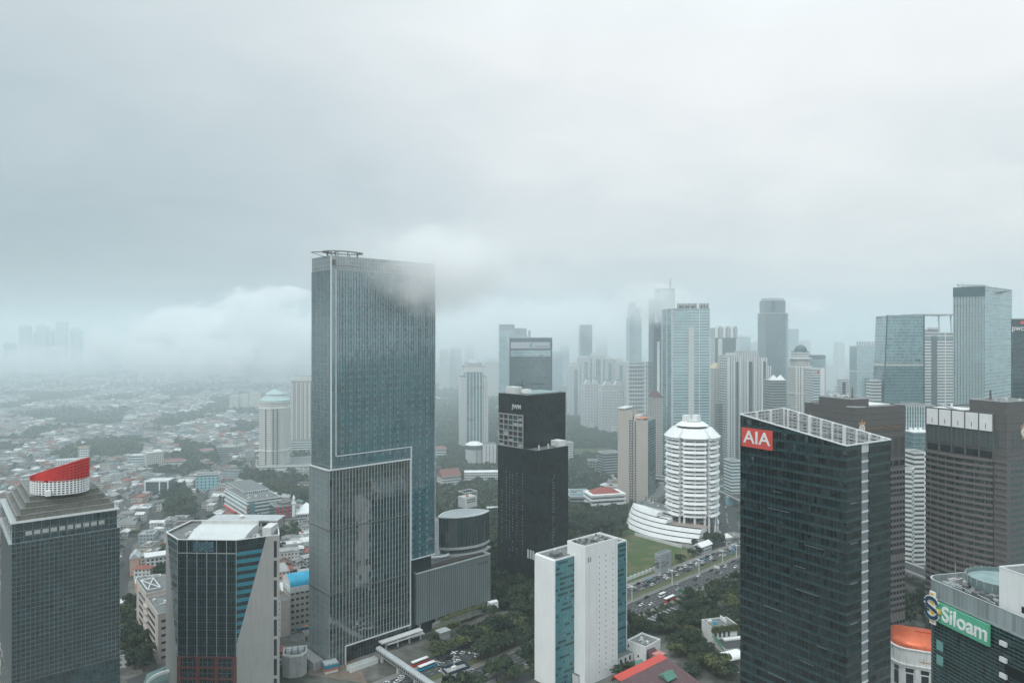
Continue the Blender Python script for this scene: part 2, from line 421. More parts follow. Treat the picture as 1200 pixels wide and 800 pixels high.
# ------------------------------------------------------------------ dark glass tower with the red and white crown
def crown_tower():
    S = Site('office_tower', 'dark gridded glass tower with stepped roof under a slanted red and white crown', 'office tower', 13.2, 300, 39.5)
    W_, L_ = S.lx(140.5), S.ly(0.8)
    H = S.z(612.6)
    gl = facade('crown_tower_glass', (0.03,0.036,0.038), (0.014,0.040,0.048), 1.66, 2.05, (0.03,0.97), (0.03,0.97), 0.45, 0.1, 0.4, 0.05, 1.0, ior=1.65, tilt=0.09)
    wbox(S, 'curtain_wall', 0, W_, 0, L_, 0, H-9, [gl, ROOFG], 1)
    wbox(S, 'curtain_wall', .25, W_-1.1, .25, L_-1.1, H-9, H-0.6, [gl, ROOFG], 1)
    mb = MB(); nx = 24
    for i in range(nx+1):
        x = i*W_/nx; x = min(max(x, 0.06), W_-0.06)
        mb.box(x-0.06, -0.14, 60, x+0.06, -0.01, H-9)
    for i in range(25):
        y = 0.06 + i*(L_-0.12)/24
        mb.box(-0.14, y-0.06, 60, -0.01, y+0.06, H-9)
    z = 60.0
    while z < H-9:
        mb.box(-0.12, -0.12, z-0.07, W_+0.1, -0.012, z+0.07); mb.box(-0.12, 0.0, z-0.07, -0.012, L_, z+0.07)
        z += 2.05
    part(S, 'mullion_grid', mb, MULL)
    mb = MB()
    for i in range(nx//2+1):
        x = 1.2 + i*(W_-2.4)/(nx//2); mb.box(x-0.07, 0.1, H-9, x+0.07, .24, H-0.6)
    for z in (H-6.6, H-4.1): mb.box(.3, 0.08, z-0.08, W_-1.1, .235, z+0.08)
    part(S, 'mullion_grid', mb, MULL)
    mb = MB(); mb.ring([(-.9,.0),(W_+.1,.05),(W_+.1,L_+.1),(-.9,L_+.1)], [(1.6,1.6),(W_-1.6,1.6),(W_-1.6,L_-1.6),(1.6,L_-1.6)], H-9.3, H-8.9)
    part(S, 'ledge', mb, METAL)
    lamp = plain('pale_blind_panel', (0.42, 0.44, 0.43), 0.6, 0.2, 0.8, 0.1)
    panels(S, 'blind_panel', lamp, [(5.0+i*3.05, .23, H-6.2, 0) for i in range(10)], 2.3, 1.7, 0.1)
    wbox(S, 'cornice', -.3, W_-0.2, -.2, L_-0.2, H-0.6, H, [TRIM, METAL], 1, bottom=True)
    louv = facade('stepped_roof_louvres', (0.22,0.215,0.18), (0.09,0.09,0.08), 0.9, 0.62, (0.08,0.92), (0.35,0.9), 0.5, 0.2, 0.7, 0.5)
    a, z = 2.0, H
    for i in range(4):
        wbox(S, 'roof_step', a, W_-a, a, L_-a, z, z+2.25, [louv, ROOFG], 1)
        mb = MB().ring([(a-.12,a-.12),(W_-a+.12,a-.12),(W_-a+.12,L_-a+.12),(a-.12,L_-a+.12)], [(a+.3,a+.3),(W_-a-.3,a+.3),(W_-a-.3,L_-a-.3),(a+.3,L_-a-.3)], z+2.1, z+2.35)
        part(S, 'step_coping', mb, plain('worn_coping', (.24,.245,.225), .7, .2, .4, .2))
        a += 1.75; z += 2.25
    # oval crown of lattice
    X, Y = (70.3-600)/F*322, 322
    cx, cy = S.loc(X, Y); A, B = 12.2, 9.5
    n = 46
    ang = [2*math.pi*i/n for i in range(n)]
    def pt(t, k=1.0):                     # ellipse lying across the view, turned into the tower's axes
        x, y = A*k*math.cos(t), B*k*math.sin(t)
        return (cx + x*S.c + y*S.s, cy - x*S.s + y*S.c)
    def ztop(t): return z + 10.6 + 3.9*math.cos(t) - 1.2*math.sin(t)*0
    zw = z + 6.0
    core = plain('crown_core_panel', (0.05,0.065,0.07), 0.7, 0.15, 0.3, 0.1)
    part(S, 'crown_core', MB().prism([pt(t, .95) for t in ang], z, zw, 0, 1), [core, ROOFG])
    redcore = plain('crown_core_red', (0.22,0.06,0.05), 0.7, 0.15, 0.3, 0.1)
    mb = MB(); mb.ring([pt(t, .955) for t in ang], [pt(t, .94) for t in ang], zw, zw+0.5)
    v = [(*pt(t,.955), zw) for t in ang] + [(*pt(t,.955), ztop(t)-.2) for t in ang]
    mb.add(v, [(i,(i+1)%n,n+(i+1)%n,n+i) for i in range(n)])
    part(S, 'crown_liner', mb, redcore)
    for nm, m, lo, hi, nr in (('white_lattice', WHITE, lambda t: z, lambda t: zw, 6), ('red_lattice', REDP, lambda t: zw, ztop, 6)):
        mb = MB()
        for i, t in enumerate(ang):
            p, q = pt(t, 1.0), pt(t + 0.05, 1.0); pi, qi = pt(t, .975), pt(t+.05, .975)
            mb.add([(*p,lo(t)),(*q,lo(t)),(*qi,lo(t)),(*pi,lo(t)),(*p,hi(t)),(*q,hi(t)),(*qi,hi(t)),(*pi,hi(t))], [(0,1,5,4),(1,2,6,5),(2,3,7,6),(3,0,4,7),(4,5,6,7)])
        for k in range(nr+1):
            vv, ff = [], []
            for i, t in enumerate(ang):
                zz = lo(t) + (hi(t)-lo(t))*k/nr
                p, pi = pt(t, 1.003), pt(t, .97)
                hh = 0.2 if m is WHITE else 0.34
                vv += [(*p, zz-hh), (*p, zz+hh), (*pi, zz+hh), (*pi, zz-hh)]
            for i in range(n):
                a_, b_ = 4*i, 4*((i+1)%n)
                ff += [(a_, b_, b_+1, a_+1), (a_+1, b_+1, b_+2, a_+2), (a_+3, a_+2, b_+2, b_+3)]
            mb.add(vv, ff)
        part(S, nm, mb, m)
    x, y = S.loc((58-600)/F*312, 311.0)
    part(S, 'access_box', MB().box(x-1, y-1, z, x+1, y+1, z+2.3), WHITE)
    part(S, 'mast', MB().cyl(cx-2, cy, z, z+15.5, 0.09, n=6), METAL)
crown_tower()

# ------------------------------------------------------------------ concrete tower with teal stripes
def striped_tower():
    S = Site('office_tower', 'grey concrete tower with black gridded glass front and teal striped chamfer', 'office tower', 207.8, 396, -2)
    W_ = S.lx(277.3); H = S.z(632.3)
    C0, C1 = (W_, 0.0), None
    # right chamfer end seen at photo x 320.5, left one at 194
    a = R(29+2); k = (320.5-600)/F; X0, Y0 = S.w(W_, 0); dx, dy = math.cos(R(29)), math.sin(R(29))
    s = (k*Y0 - X0)/(dx - k*dy); C1 = S.loc(X0+dx*s, Y0+dy*s)
    k = (327.6-600)/F; X1, Y1 = X0+dx*s, Y0+dy*s; dx2, dy2 = math.cos(R(12)), math.sin(R(12))
    s2 = (k*Y1 - X1)/(dx2 - k*dy2); C2 = S.loc(X1+dx2*s2, Y1+dy2*s2)
    k = (194.2-600)/F; X0, Y0 = S.w(0, 0); dx, dy = math.cos(R(133)), math.sin(R(133))
    s = (k*Y0 - X0)/(dx - k*dy); D1 = S.loc(X0+dx*s, Y0+dy*s)
    D2, C3 = (D1[0]+2, 40), (C2[0]-14, 46)
    gl = facade('striped_tower_glass', (0.02,0.028,0.03), (0.012,0.028,0.034), 0.9, 1.45, (0.06,0.94), (0.04,0.96), 0.6, 0.1, 0.4, 0.06, 0.8, ior=1.6, tilt=0.03, dark=0.2)
    gt = facade('striped_tower_spandrel', (0.05,0.13,0.15), (0.016,0.028,0.034), 1.3, 4.3, (0.03,0.97), (0.30,0.98), 0.5, 0.3, 0.3, 0.06, 0.8, ior=1.6, tilt=0.03)
    zb = 28.7
    part(S, 'curtain_wall', MB().face([(0,0,zb),(W_,0,zb),(W_,0,H),(0,0,H)]).face([(0,0.6,0),(W_,0.6,0),(W_,0.6,zb),(0,0.6,zb)]).face([(0,0,zb),(0,.6,zb),(W_,.6,zb),(W_,0,zb)]), gl)
    L = lambda p, q, f: (p[0]+(q[0]-p[0])*f, p[1]+(q[1]-p[1])*f)
    zr = 35.7
    edge = lambda z: max(0.0, 0.80*(z-zr)/(H-zr))
    q = L(C0, C1, .80)
    part(S, 'chamfer_glass', MB().face([(*C0,zr),(*q,H),(*C0,H)]), gl)
    part(S, 'chamfer_wall', MB().face([(*C0,0),(*C1,0),(*C1,H),(*q,H),(*C0,zr)]), CONC2)
    n = (math.sin(a), -math.cos(a))
    per = 4.3
    for i in range(13):
        zt = H - 6.6 - i*per; z0 = zt - 2.1
        if z0 < zr + 1: break
        p0, p1, p2 = L(C0, C1, edge(z0)), L(C0, C1, edge(zt)), C0
        off = lambda p: (p[0]+n[0]*.12, p[1]+n[1]*.12)
        pts = [(*p2, z0), (*p0, z0), (*p1, zt), (*p2, zt)]
        mb = MB().add(pts + [(*off(p), z_) for p, z_ in ((p2,z0),(p0,z0),(p1,zt),(p2,zt))], [(4,5,6,7),(0,4,7,3),(1,2,6,5),(3,7,6,2),(0,1,5,4)])
        part(S, 'teal_stripe', mb, TEAL)
    # left chamfer
    ql = L((0,0), D1, .86); zl = 24
    part(S, 'chamfer_glass', MB().face([(*ql,H),(0,0,zl),(0,0,H)]), gt)
    part(S, 'chamfer_wall', MB().face([(*D1,0),(0,0,0),(0,0,zl),(*ql,H),(*D1,H)]), CONC2)
    # right edge: window slot then pillar
    e1, e2 = L(C1, C2, .06), L(C1, C2, .55)
    part(S, 'side_wall', MB().face([(*C1,0),(*C2,0),(*C2,H),(*C1,H)]).face([(*C2,0),(*C3,0),(*C3,H),(*C2,H)]).face([(*C3,0),(*D2,0),(*D2,H),(*C3,H)]).face([(*D2,0),(*D1,0),(*D1,H),(*D2,H)]), CONC2)
    rz = math.atan2(C2[1]-C1[1], C2[0]-C1[0]); ww = math.hypot(e2[0]-e1[0], e2[1]-e1[1])
    panels(S, 'slot_window', DGLASS, [(e1[0], e1[1], H-12.5-i*11.2, rz) for i in range(8)], ww, 9.4, 0.05)
    # mullions
    mb = MB(); nb = 6
    for i in range(nb+1):
        x = min(max(i*W_/nb, .2), W_-.2); mb.box(x-.16, -.35, zb, x+.16, -.01, H)
    dk_ = MB()
    for i in range(nb*4+1):
        x = min(max(i*W_/(nb*4), .1), W_-.1); dk_.box(x-.05, -.16, zb, x+.05, -.012, H)
    z = H-7.2
    mb.box(0, -.33, z-.22, W_, -.008, z+.22)
    k = 0
    while z > zb+3:
        z -= 4.3; k += 1
        dk_.box(0, -.22, z-.12, W_, -.009, z+.12)
    part(S, 'transom_grid', dk_, plain('dark_transom', (.05,.10,.11), .4, .1, .3, .1))
    part(S, 'mullion_grid', mb, plain('pale_mullion', (0.30,0.33,0.33), 0.5, .1, .3, .1))
    part(S, 'teal_reflection_panel', MB().box(W_*.27, -.4, H-6.2, W_*.62, -.36, H-.9), facade('teal_reflection_glass', (0.09,0.16,0.19), (0.05,0.10,0.13), .7, .7, (.1,.9), (.1,.9), .9, .3, .3, .2))  # teal reflection in the top row, put into the panel's colours
    # brick frame at the foot
    mb = MB()
    for i in range(4):
        x = i*(W_-1.9)/3; mb.box(x, -.5, 0, x+1.9, .55, zb)
    z = zb - .5
    for i in range(5):
        mb.box(0, -.42, z-.45, W_, .5, z+.45); z -= 6.0
    part(S, 'brick_frame', mb, BRICK)
    part(S, 'base_glazing_bars', MB().add(*sum_boxes([(i*W_/12-.06, .4, 0, i*W_/12+.06, .58, zb) for i in range(1, 12)] + [(0, .42, z_-.06, W_, .57, z_+.06) for z_ in (4,7,10,13,16,19,22,25)])), MULL)
    # roof
    poly = [D1, (0,0), C0, C1, C2, C3, D2]
    part(S, 'roof', MB().face([(*p, H-1.2) for p in poly]), ROOFG)
    cen = (sum(p[0] for p in poly)/7, sum(p[1] for p in poly)/7)
    part(S, 'parapet', MB().ring(poly, [(p[0]+(cen[0]-p[0])*.025, p[1]+(cen[1]-p[1])*.025) for p in poly], H-.002, H+.45), TRIM)
    # vaulted penthouse
    mb = MB(); x0, x1 = 4.0, W_+2.5; N = 8; v = []
    for i in range(N+1):
        y = 3.0 + 14*i/N; z_ = H-.6 + 5.2*math.sin(math.pi/2*i/N)
        v += [(x0 + 1.6*i/N, y, z_), (x1 + 3.0*i/N, y, z_)]
    mb.add(v, [(2*i, 2*i+1, 2*i+3, 2*i+2) for i in range(N)])
    mb.face([v[2*i] for i in range(N, -1, -1)] + [(x0+1.6, 17, H-1.2)]); mb.face([v[2*i+1] for i in range(N+1)] + [(x1+3, 17, H-1.2)])
    part(S, 'vaulted_roof', mb, plain('pale_roof_sheet', (0.55,0.58,0.58), .5, .1, .15, .2))
    wbox(S, 'roof_wall', x0+1.6, x1+3, 17, 18, H-1.2, H+6.6, OFFW)
    wbox(S, 'rear_wing', 6, W_+13, 26, 37, H-1.3, H+4.2, [CONC, ROOFG], 1)
    windows(S, 'r', 8, W_+12, H+.4, H+3.6, 9, 1, 2.9, 2.0, DGLASS, at=26)
    wbox(S, 'rear_wing_eave', 5, W_+14, 25, 38, H+4.2, H+4.8, METAL, bottom=True)
    part(S, 'satellite_dish', MB().cyl(W_*.62+3, 30, H+4.8, H+6.2, 1.0, 1.7, 12), WHITE)
    wbox(S, 'stair_house', W_+9, W_+14, 14, 26, H-1.2, H+3.4, OFFW)
    equipment(S, -3, 4, 10, 24, H-1.2, 9, 4)
    equipment(S, W_+5, W_+9, 8, 18, H-1.2, 8, 5)

def sum_boxes(bs):
    mb = MB()
    for b in bs: mb.box(*b)
    return mb.v, mb.f
CONC2 = plain('smooth_grey_concrete', (0.36, 0.355, 0.345), 0.75, 0.08, 0.1, 0.18)
striped_tower()

# ------------------------------------------------------------------ the tall glass tower, its lower block and its mall
def tall_tower():
    S = Site('skyscraper', 'tallest teal glass skyscraper with its head in low cloud and a white edged lower block', 'skyscraper', 388, 444, 42.4)
    W_, L_ = S.lx(509.6), S.ly(365.4)
    H = S.z(299)
    gl = facade('tall_tower_glass', (0.08,0.17,0.195), (0.046,0.145,0.172), 2.0, 4.3, (0.10,1.0), (0.10,1.0), 0.22, 0.1, 0.25, 0.05, 1.0, ior=2.1, tilt=0.008)
    gl2 = facade('tall_tower_low_glass', (0.12,0.155,0.16), (0.021,0.047,0.053), 2.3, 4.2, (0.10,0.95), (0.045,1.0), 0.7, 0.1, 0.3, 0.05, 1.0, ior=2.0, tilt=0.02, dark=0.3, run=0.4)
    gside = facade('tall_tower_side_glass', (0.17,0.225,0.235), (0.12,0.18,0.192), 1.9, 4.3, (0.12,1.0), (0.05,1.0), 0.15, 0.1, 0.3, 0.06, 1.0, ior=2.5, tilt=0.02)  # paler than the front: its sky reflection is put into the colour
    xb = S.lx(481.7); zo = S.z(655.8, xb)
    # body: full depth over the lower block, then the overhang on the right
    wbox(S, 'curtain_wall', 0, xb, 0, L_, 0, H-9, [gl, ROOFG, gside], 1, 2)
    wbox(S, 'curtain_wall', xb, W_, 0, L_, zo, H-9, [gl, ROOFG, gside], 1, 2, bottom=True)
    crown = facade('tall_tower_crown_glass', (0.3,0.34,0.35), (0.17,0.21,0.22), 2.0, 3.0, (.1,1), (.08,1), .15, .1, .3, .1, .9, ior=1.9)
    part(S, 'crown_screen', MB().ring([(0.05,.05),(W_-.05,.05),(W_-.05,L_-.05),(.05,L_-.05)], [(.6,.6),(W_-.6,.6),(W_-.6,L_-.6),(.6,L_-.6)], H-9, H), crown)
    part(S, 'mullion_grid', fins_mb('r', 4, W_, zo, H-9, 2.0, .22, .13, 0).add(*fl(fins_mb('l', 0, L_, 0, H-9, 1.9, .2, .12, 0))), plain('teal_mullion', (0.085,0.13,0.137), .4, .1, .3, .05))
    mb = MB(); z = zo
    while z < H: mb.box(-.16, -.16, z-.1, W_, -.02, z+.1); z += 4.3*2
    part(S, 'floor_trim', mb, MULL)
    # pale curtains drawn in every eighth bay
    cur = plain('pale_curtain', (0.17,0.275,0.295), .2, .15, .3, 0, spec=.9)
    sp = []
    for k in range(13):
        for j in range(46):
            x = 7.0 + k*5.95
            z = H-22-4.3*j
            if x < W_-3 and z > (zo if x > xb else 128) and random.random() < .93: sp.append((x, -.02, z, 0))
    sp.sort(key=lambda q: -q[2])
    panels(S, 'curtain', cur, sp, 1.7, 2.3, .04)
    # white outlines
    a = S.lx(393.6); zt = S.z(534, a); zt2 = zt
    t_ = .55
    wl = MB()
    wl.box(-.35, -.35, 118, .45, .3, H); part(S, 'edge_trim', wl, TRIM)
    part(S, 'edge_trim', MB().box(a-t_/2, -.4, zt, a+t_/2, -.02, H-9), TRIM)
    part(S, 'edge_trim', MB().box(a+t_/2, -.4, zt-t_, xb+.4, -.02, zt), TRIM)
    part(S, 'edge_trim', MB().box(xb-.4, -.42, zo-.3, xb+.4, -.01, zt-t_), TRIM)
    part(S, 'edge_trim', MB().box(xb+.4, -.4, zo-.4, W_+.3, .3, zo+.4), TRIM)
    part(S, 'edge_trim', MB().box(W_-.2, -.3, zo+.4, W_+.3, .3, H), METAL)
    # roof halo over the near corner
    mb = MB(); N = 40; px = []
    for i in range(N):
        t = 2*math.pi*i/N; px.append((13 + 14*math.cos(t), 9 + 9.5*math.sin(t)))
    pi = [(13 + 11*math.cos(2*math.pi*i/N), 9 + 6.8*math.sin(2*math.pi*i/N)) for i in range(N)]
    part(S, 'roof_halo', MB().ring(px, pi, H+3.0, H+3.6), CONC)
    mb = MB()
    for i in range(0, N, 2): mb.beam((*px[i], H+3.3), (*pi[(i+3)%N], H+3.3), .25)
    for i in range(0, N, 5): mb.beam((*pi[i], H+3.4), (pi[i][0], pi[i][1], H-7), .4)
    part(S, 'halo_struts', mb, DCONC)
    part(S, 'corner_arm', MB().beam((0,0,H-3), (0,0,H+2.5), .5).beam((0,0,H+1), (9,2,H+3.6), .4).beam((0,0,H+1), (1.5,9,H+3.6), .4).beam((0,0,H+2.5), (-.5,L_,H+4), .5).beam((0,6,H-1), (0,L_,H+4), .3), DCONC)
    wbox(S, 'corner_vent', .6, 3, -.05, .5, H-6, H-2.6, DCONC)
    wbox(S, 'roof', .7, W_-.7, .7, L_-.7, H-9.2, H-8.9, ROOFG)
    wbox(S, 'plant_room', 30, 66, 8, 20, H-9, H-3, CONC)
    # lower block, standing proud of both faces
    x0, y0 = -3.0, -2.4
    lo = S
    ox = S.lx(480.2, y0); oy = S.ly(362.6, x0)
    Z = S.z(551.3, x0, y0)
    vx, vz = S.lx(404.7, y0), S.z(756, S.lx(404.7, y0), y0)
    wbox(S, 'lower_block', x0, ox, y0, 0-.02, vz, Z, [gl2, ROOFG, gside], 1, 2, bottom=True)
    wbox(S, 'lower_block', x0, 0-.02, -.02, oy, 0, Z, [gl2, ROOFG, gside], 1, 2)
    wbox(S, 'lower_block', x0, vx, y0, 0-.02, 0, vz, [gl2, ROOFG, gside], 1, 2)
    wbox(S, 'entrance_glazing', vx, ox, -1.0+.6, -.1, 0, vz, facade('lobby_glass', (.05,.06,.06), (.02,.028,.03), 2.3, 5, (.06,.94), (.03,.97), .5, .1, .4, .08, .8))
    mb = fins_mb('r', x0+.4, ox, vz, Z, 2.3, .5, .2, y0).add(*fl(fins_mb('l', y0, oy, 0, Z, 1.75, .3, .2, x0)))
    mb.add(*fl(fins_mb('r', x0+.4, vx, 0, vz, 2.3, .5, .2, y0)))
    part(S, 'mullion_grid', mb, plain('pale_fin', (0.36,0.40,0.405), .4, .08, .3, .1))
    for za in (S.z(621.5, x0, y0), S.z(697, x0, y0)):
        part(S, 'dark_seam', MB().box(x0-.36, y0-.55, za-.35, ox, y0-.05, za+.35).box(x0-.36, y0, za-.35, x0-.05, oy, za+.35), DCONC)  # seams drawn as thin dark raised strips
    part(S, 'edge_trim', MB().box(x0-.5, y0-.7, Z-.3, ox+.5, y0+.4, Z+.5), TRIM)
    part(S, 'edge_trim', MB().box(x0-.5, y0+.4, Z-.3, x0+.4, oy, Z+.5), TRIM)
    part(S, 'edge_trim', MB().box(ox-.1, y0-.7, vz, ox+.6, y0+.4, Z-.3), TRIM)
    part(S, 'edge_trim', MB().box(vx-.4, y0-.8, vz-.5, ox+.6, y0+.4, vz), TRIM)
    part(S, 'edge_trim', MB().box(vx-.4, y0-.8, 0, vx+.2, y0+.3, vz-.5), TRIM)
    part(S, 'terrace', MB().box(x0+.5, y0+.5, Z-.1, ox-.5, -.05, Z+.1), ROOFG)
    # dark recess under the overhang and the podium behind
    wbox(S, 'podium_wall', xb, W_-2, 1.5, L_, 0, zo-.02, [plain('dark_podium_glass', (.03,.04,.042), .15, .3, .4, 0, spec=.8)])
    # foot: sunken planter and forecourt wall
    wbox(S, 'planter_wall', x0-8, x0-1, 2, 24, 0, 5.2, CONC)
    # ---- mall block
    mx0, my0 = S.loc(*gp(487.6, 731.8, 9.0)[:2]); mx1 = S.lx(574.3, my0)
    zt = S.z(673, mx0, my0); zb = 9.0
    ml = facade('mall_louvre', (0.19,0.23,0.235), (0.12,0.15,0.155), 1.9, 40, (.22,1), (0,1), .12, .06, .45, .3, .6)
    wbox(S, 'mall_block', mx0, mx1, my0, my0+42, zb, zt, [ml, ROOFG], 1, bottom=True)
    part(S, 'mall_fins', fins_mb('r', mx0+.6, mx1, zb, zt, 1.9, .45, .16, my0), plain('mall_fin', (0.30,0.34,0.345), .4, .08, .3, .1))
    parapet(S, mx0-.1, mx1+.1, my0-.5, my0+42.1, zt, .9, .7, METAL)

    wbox(S, 'mall_sign', mx1-12, mx1-3, my0-.62, my0-.47, zt-5.2, zt-4.0, DCONC)
    # roof garden strip and curved canopy
    wbox(S, 'roof_garden', mx0+2, mx1-3, my0+3, my0+9, zt+.1, zt+1.0, plain('planted_roof', (.06,.055,.045), .9, .4, .4, .1))
    # undercroft: columns and a fluted green wall
    for i in range(5):
        x = mx0 + 3 + i*14.5; part(S, 'column', MB().box(x, my0+.8, 0, x+1.6, my0+2.4, zb), CONC)
    wbox(S, 'undercroft_wall', mx0+6, mx1-2, my0+14, my0+15, 0, zb, BLACK)
    gx0 = S.lx(508, my0-3); gx1 = S.lx(567, my0-3)
    mb = MB()
    for i in range(int((gx1-gx0)/1.1)): mb.box(gx0+i*1.1, my0-3, 2.6, gx0+i*1.1+.45, my0-2.4, 7.6)
    mb.box(gx0, my0-2.4, 2.8, gx1, my0-1.6, 7.2)
    part(S, 'fluted_screen', mb, plain('mossy_screen', (.36,.38,.33), .8, .25, .5, .4))
    part(S, 'ledge_planting', leafy(gx0+6, gx1, my0-3.4, my0-.6, 7.4, 8.9, 900, 3), IVY)
    part(S, 'ledge_planting', leafy(gx0-2, gx0+22, my0-5, my0-3.2, .2, 4.2, 900, 4), IVY)
    ex = S.lx(572, my0-3)
    part(S, 'entrance_canopy', MB().prism([(ex,my0-5),(ex+7,my0-6.5),(ex+8.5,my0-2.5),(ex+1,my0-1)], 4.6, 9.4), WHITE)
    # ---- curved glass hall on the mall: a lens-shaped plan, its long bow towards the road
    P1, P2 = Vector(S.loc(*gp(513.5, 606.5, 72)[:2])), Vector(S.loc(*gp(573, 598.7, 72)[:2]))
    dg = facade('drum_glass', (0.05,0.068,0.072), (0.026,0.045,0.05), 1.6, 8, (.12,1), (.0,1), .3, .1, .4, .05, 1.0, ior=1.8, tilt=.02)
    ch = P2 - P1; hl = ch.length/2; ax = ch.normalized(); nr = Vector((ax.y, -ax.x)); mid = (P1+P2)/2
    def lens(g):
        out = []
        for i in range(29):
            t_ = -1 + 2*i/28; p = mid + ax*(hl+g)*t_ + nr*((8.5+g)*(1-abs(t_)**2.4)); out.append((p.x, p.y))
        for i in range(1, 14):
            t_ = 1 - 2*i/14; p = mid + ax*(hl+g)*t_ - nr*((14+g)*(1-abs(t_)**2.4)); out.append((p.x, p.y))
        return out
    part(S, 'bowed_wall', MB().prism(lens(0), 50, 72, 0, 1), [dg, METAL])
    mb = MB(); q = lens(.15)
    for p in q[:29]: mb.beam((*p, 50), (*p, 72), .26, .26)
    part(S, 'bowed_fins', mb, plain('drum_fin', (.09,.115,.12), .4, .1, .3, .1))
    part(S, 'white_ring', MB().ring(lens(.9), lens(-.5), 48.6, 50.2), METAL)
    part(S, 'recessed_storey', MB().prism(lens(-1.6), zt, 48.6), dg)
    part(S, 'white_ring', MB().ring(lens(1.3), lens(-2), 43.6, 45.0), METAL)
    part(S, 'roof_rim', MB().ring(lens(.3), lens(-.8), 72.01, 72.8), TRIM)
    part(S, 'end_pier', MB().box(P1.x-1.4, P1.y-1.0, zt, P1.x-.2, P1.y+1.2, 71), TRIM)
    cyy = P1.y + 14
    x, y = S.loc((548-600)/F*560, 560)
    wbox(S, 'stair_house', x-6, x+6, y-4.5, y+4.5, 72.4, 80.6, OFFW)
    mb = MB()
    for i in range(7): mb.box(x-6+i*2-.12, y-4.5, 80.6, x-6+i*2+.12, y-4.3, 84.5)
    mb.box(x-6.1, y-4.52, 84.3, x+6.1, y-4.2, 84.7); mb.box(x-6.1, y+4.2, 84.3, x+6.1, y+4.52, 84.7); mb.box(x-6.1, y-4.2, 84.3, x-5.8, y+4.2, 84.7); mb.box(x+5.8, y-4.2, 84.3, x+6.1, y+4.2, 84.7)
    part(S, 'roof_frame', mb, WHITE)
    windows(S, 'r', x-4.5, x+4.5, 76, 79.4, 4, 2, 1.6, 1.1, DCONC, at=y-4.5)
    part(S, 'tarpaulin_heap', MB().cyl(x-2, y-2, 80.6, 82.6, 1.3, .5, 8), ORANGE)
    # white wave canopy between drum and tower
    mb = MB(); v = []; N = 20
    for i in range(N+1):
        f = i/N; yy = cyy - 20.5 + 2.5*math.sin(f*6.0); v += [(W_-2 + f*26, yy, 45.2), (W_-2 + f*26, yy+2.2, 45.2), (W_-2+f*26, yy+2.2, 46.1), (W_-2+f*26, yy, 46.1)]
    ff = []
    for i in range(N):
        o = 4*i; ff += [(o,o+4,o+7,o+3), (o+3,o+7,o+6,o+2), (o,o+1,o+5,o+4), (o+2,o+6,o+5,o+1)]
    part(S, 'wave_canopy', mb.add(v, ff), WHITE)
    return S

def fl(mb): return mb.v, mb.f
def fins_mb(face, a0, a1, z0, z1, pitch, depth, width, at):
    """thin vertical fins standing on the right ('r', y = at) or left ('l', x = at) face"""
    mb = MB(); n = max(1, int(round((a1-a0)/pitch)))
    for i in range(n+1):
        a = min(max(a0 + (a1-a0)*i/n, a0+width/2), a1-width/2)
        if face == 'r': mb.box(a-width/2, at-depth, z0, a+width/2, at-.01, z1)
        else: mb.box(at-depth, a-width/2, z0, at-.01, a+width/2, z1)
    return mb
def leafmat(name, col, var=.5):
    t = NT(name)
    g = t.n('ShaderNodeNewGeometry'); oi = t.n('ShaderNodeObjectInfo')
    wn = g.outputs['Random Per Island']
    f = t.m('MULTIPLY', t.ramp(wn, 0, 1, 1-var, 1+var), t.ramp(oi.outputs['Random'], 0, 1, .72, 1.3))
    c = t.mix(t.m('MULTIPLY', oi.outputs['Random'], .6), col, (col[0]*1.35, col[1]*1.05, col[2]*.75))
    return t.bsdf(t.mul(c, f), .7, .25)
LEAF = leafmat('leaves_dark', (0.031, 0.054, 0.033))
LEAF2 = leafmat('leaves_olive', (0.058, 0.078, 0.038))
IVY = leafmat('ivy_leaves', (0.085, 0.105, 0.045))
def leafy(x0, x1, y0, y1, z0, z1, n, seed):
    r = random.Random(seed); mb = MB()
    for i in range(n):
        c = Vector((r.uniform(x0,x1), r.uniform(y0,y1), r.uniform(z0,z1))); s = r.uniform(.35,.8)
        a = Vector((r.gauss(0,1), r.gauss(0,1), r.gauss(0,1))).normalized(); b = a.orthogonal().normalized()
        mb.face([tuple(c-a*s-b*s*.5), tuple(c+a*s*.3-b*s*.6), tuple(c+a*s), tuple(c-a*s*.2+b*s*.7)])
    return mb
TALL = tall_tower()
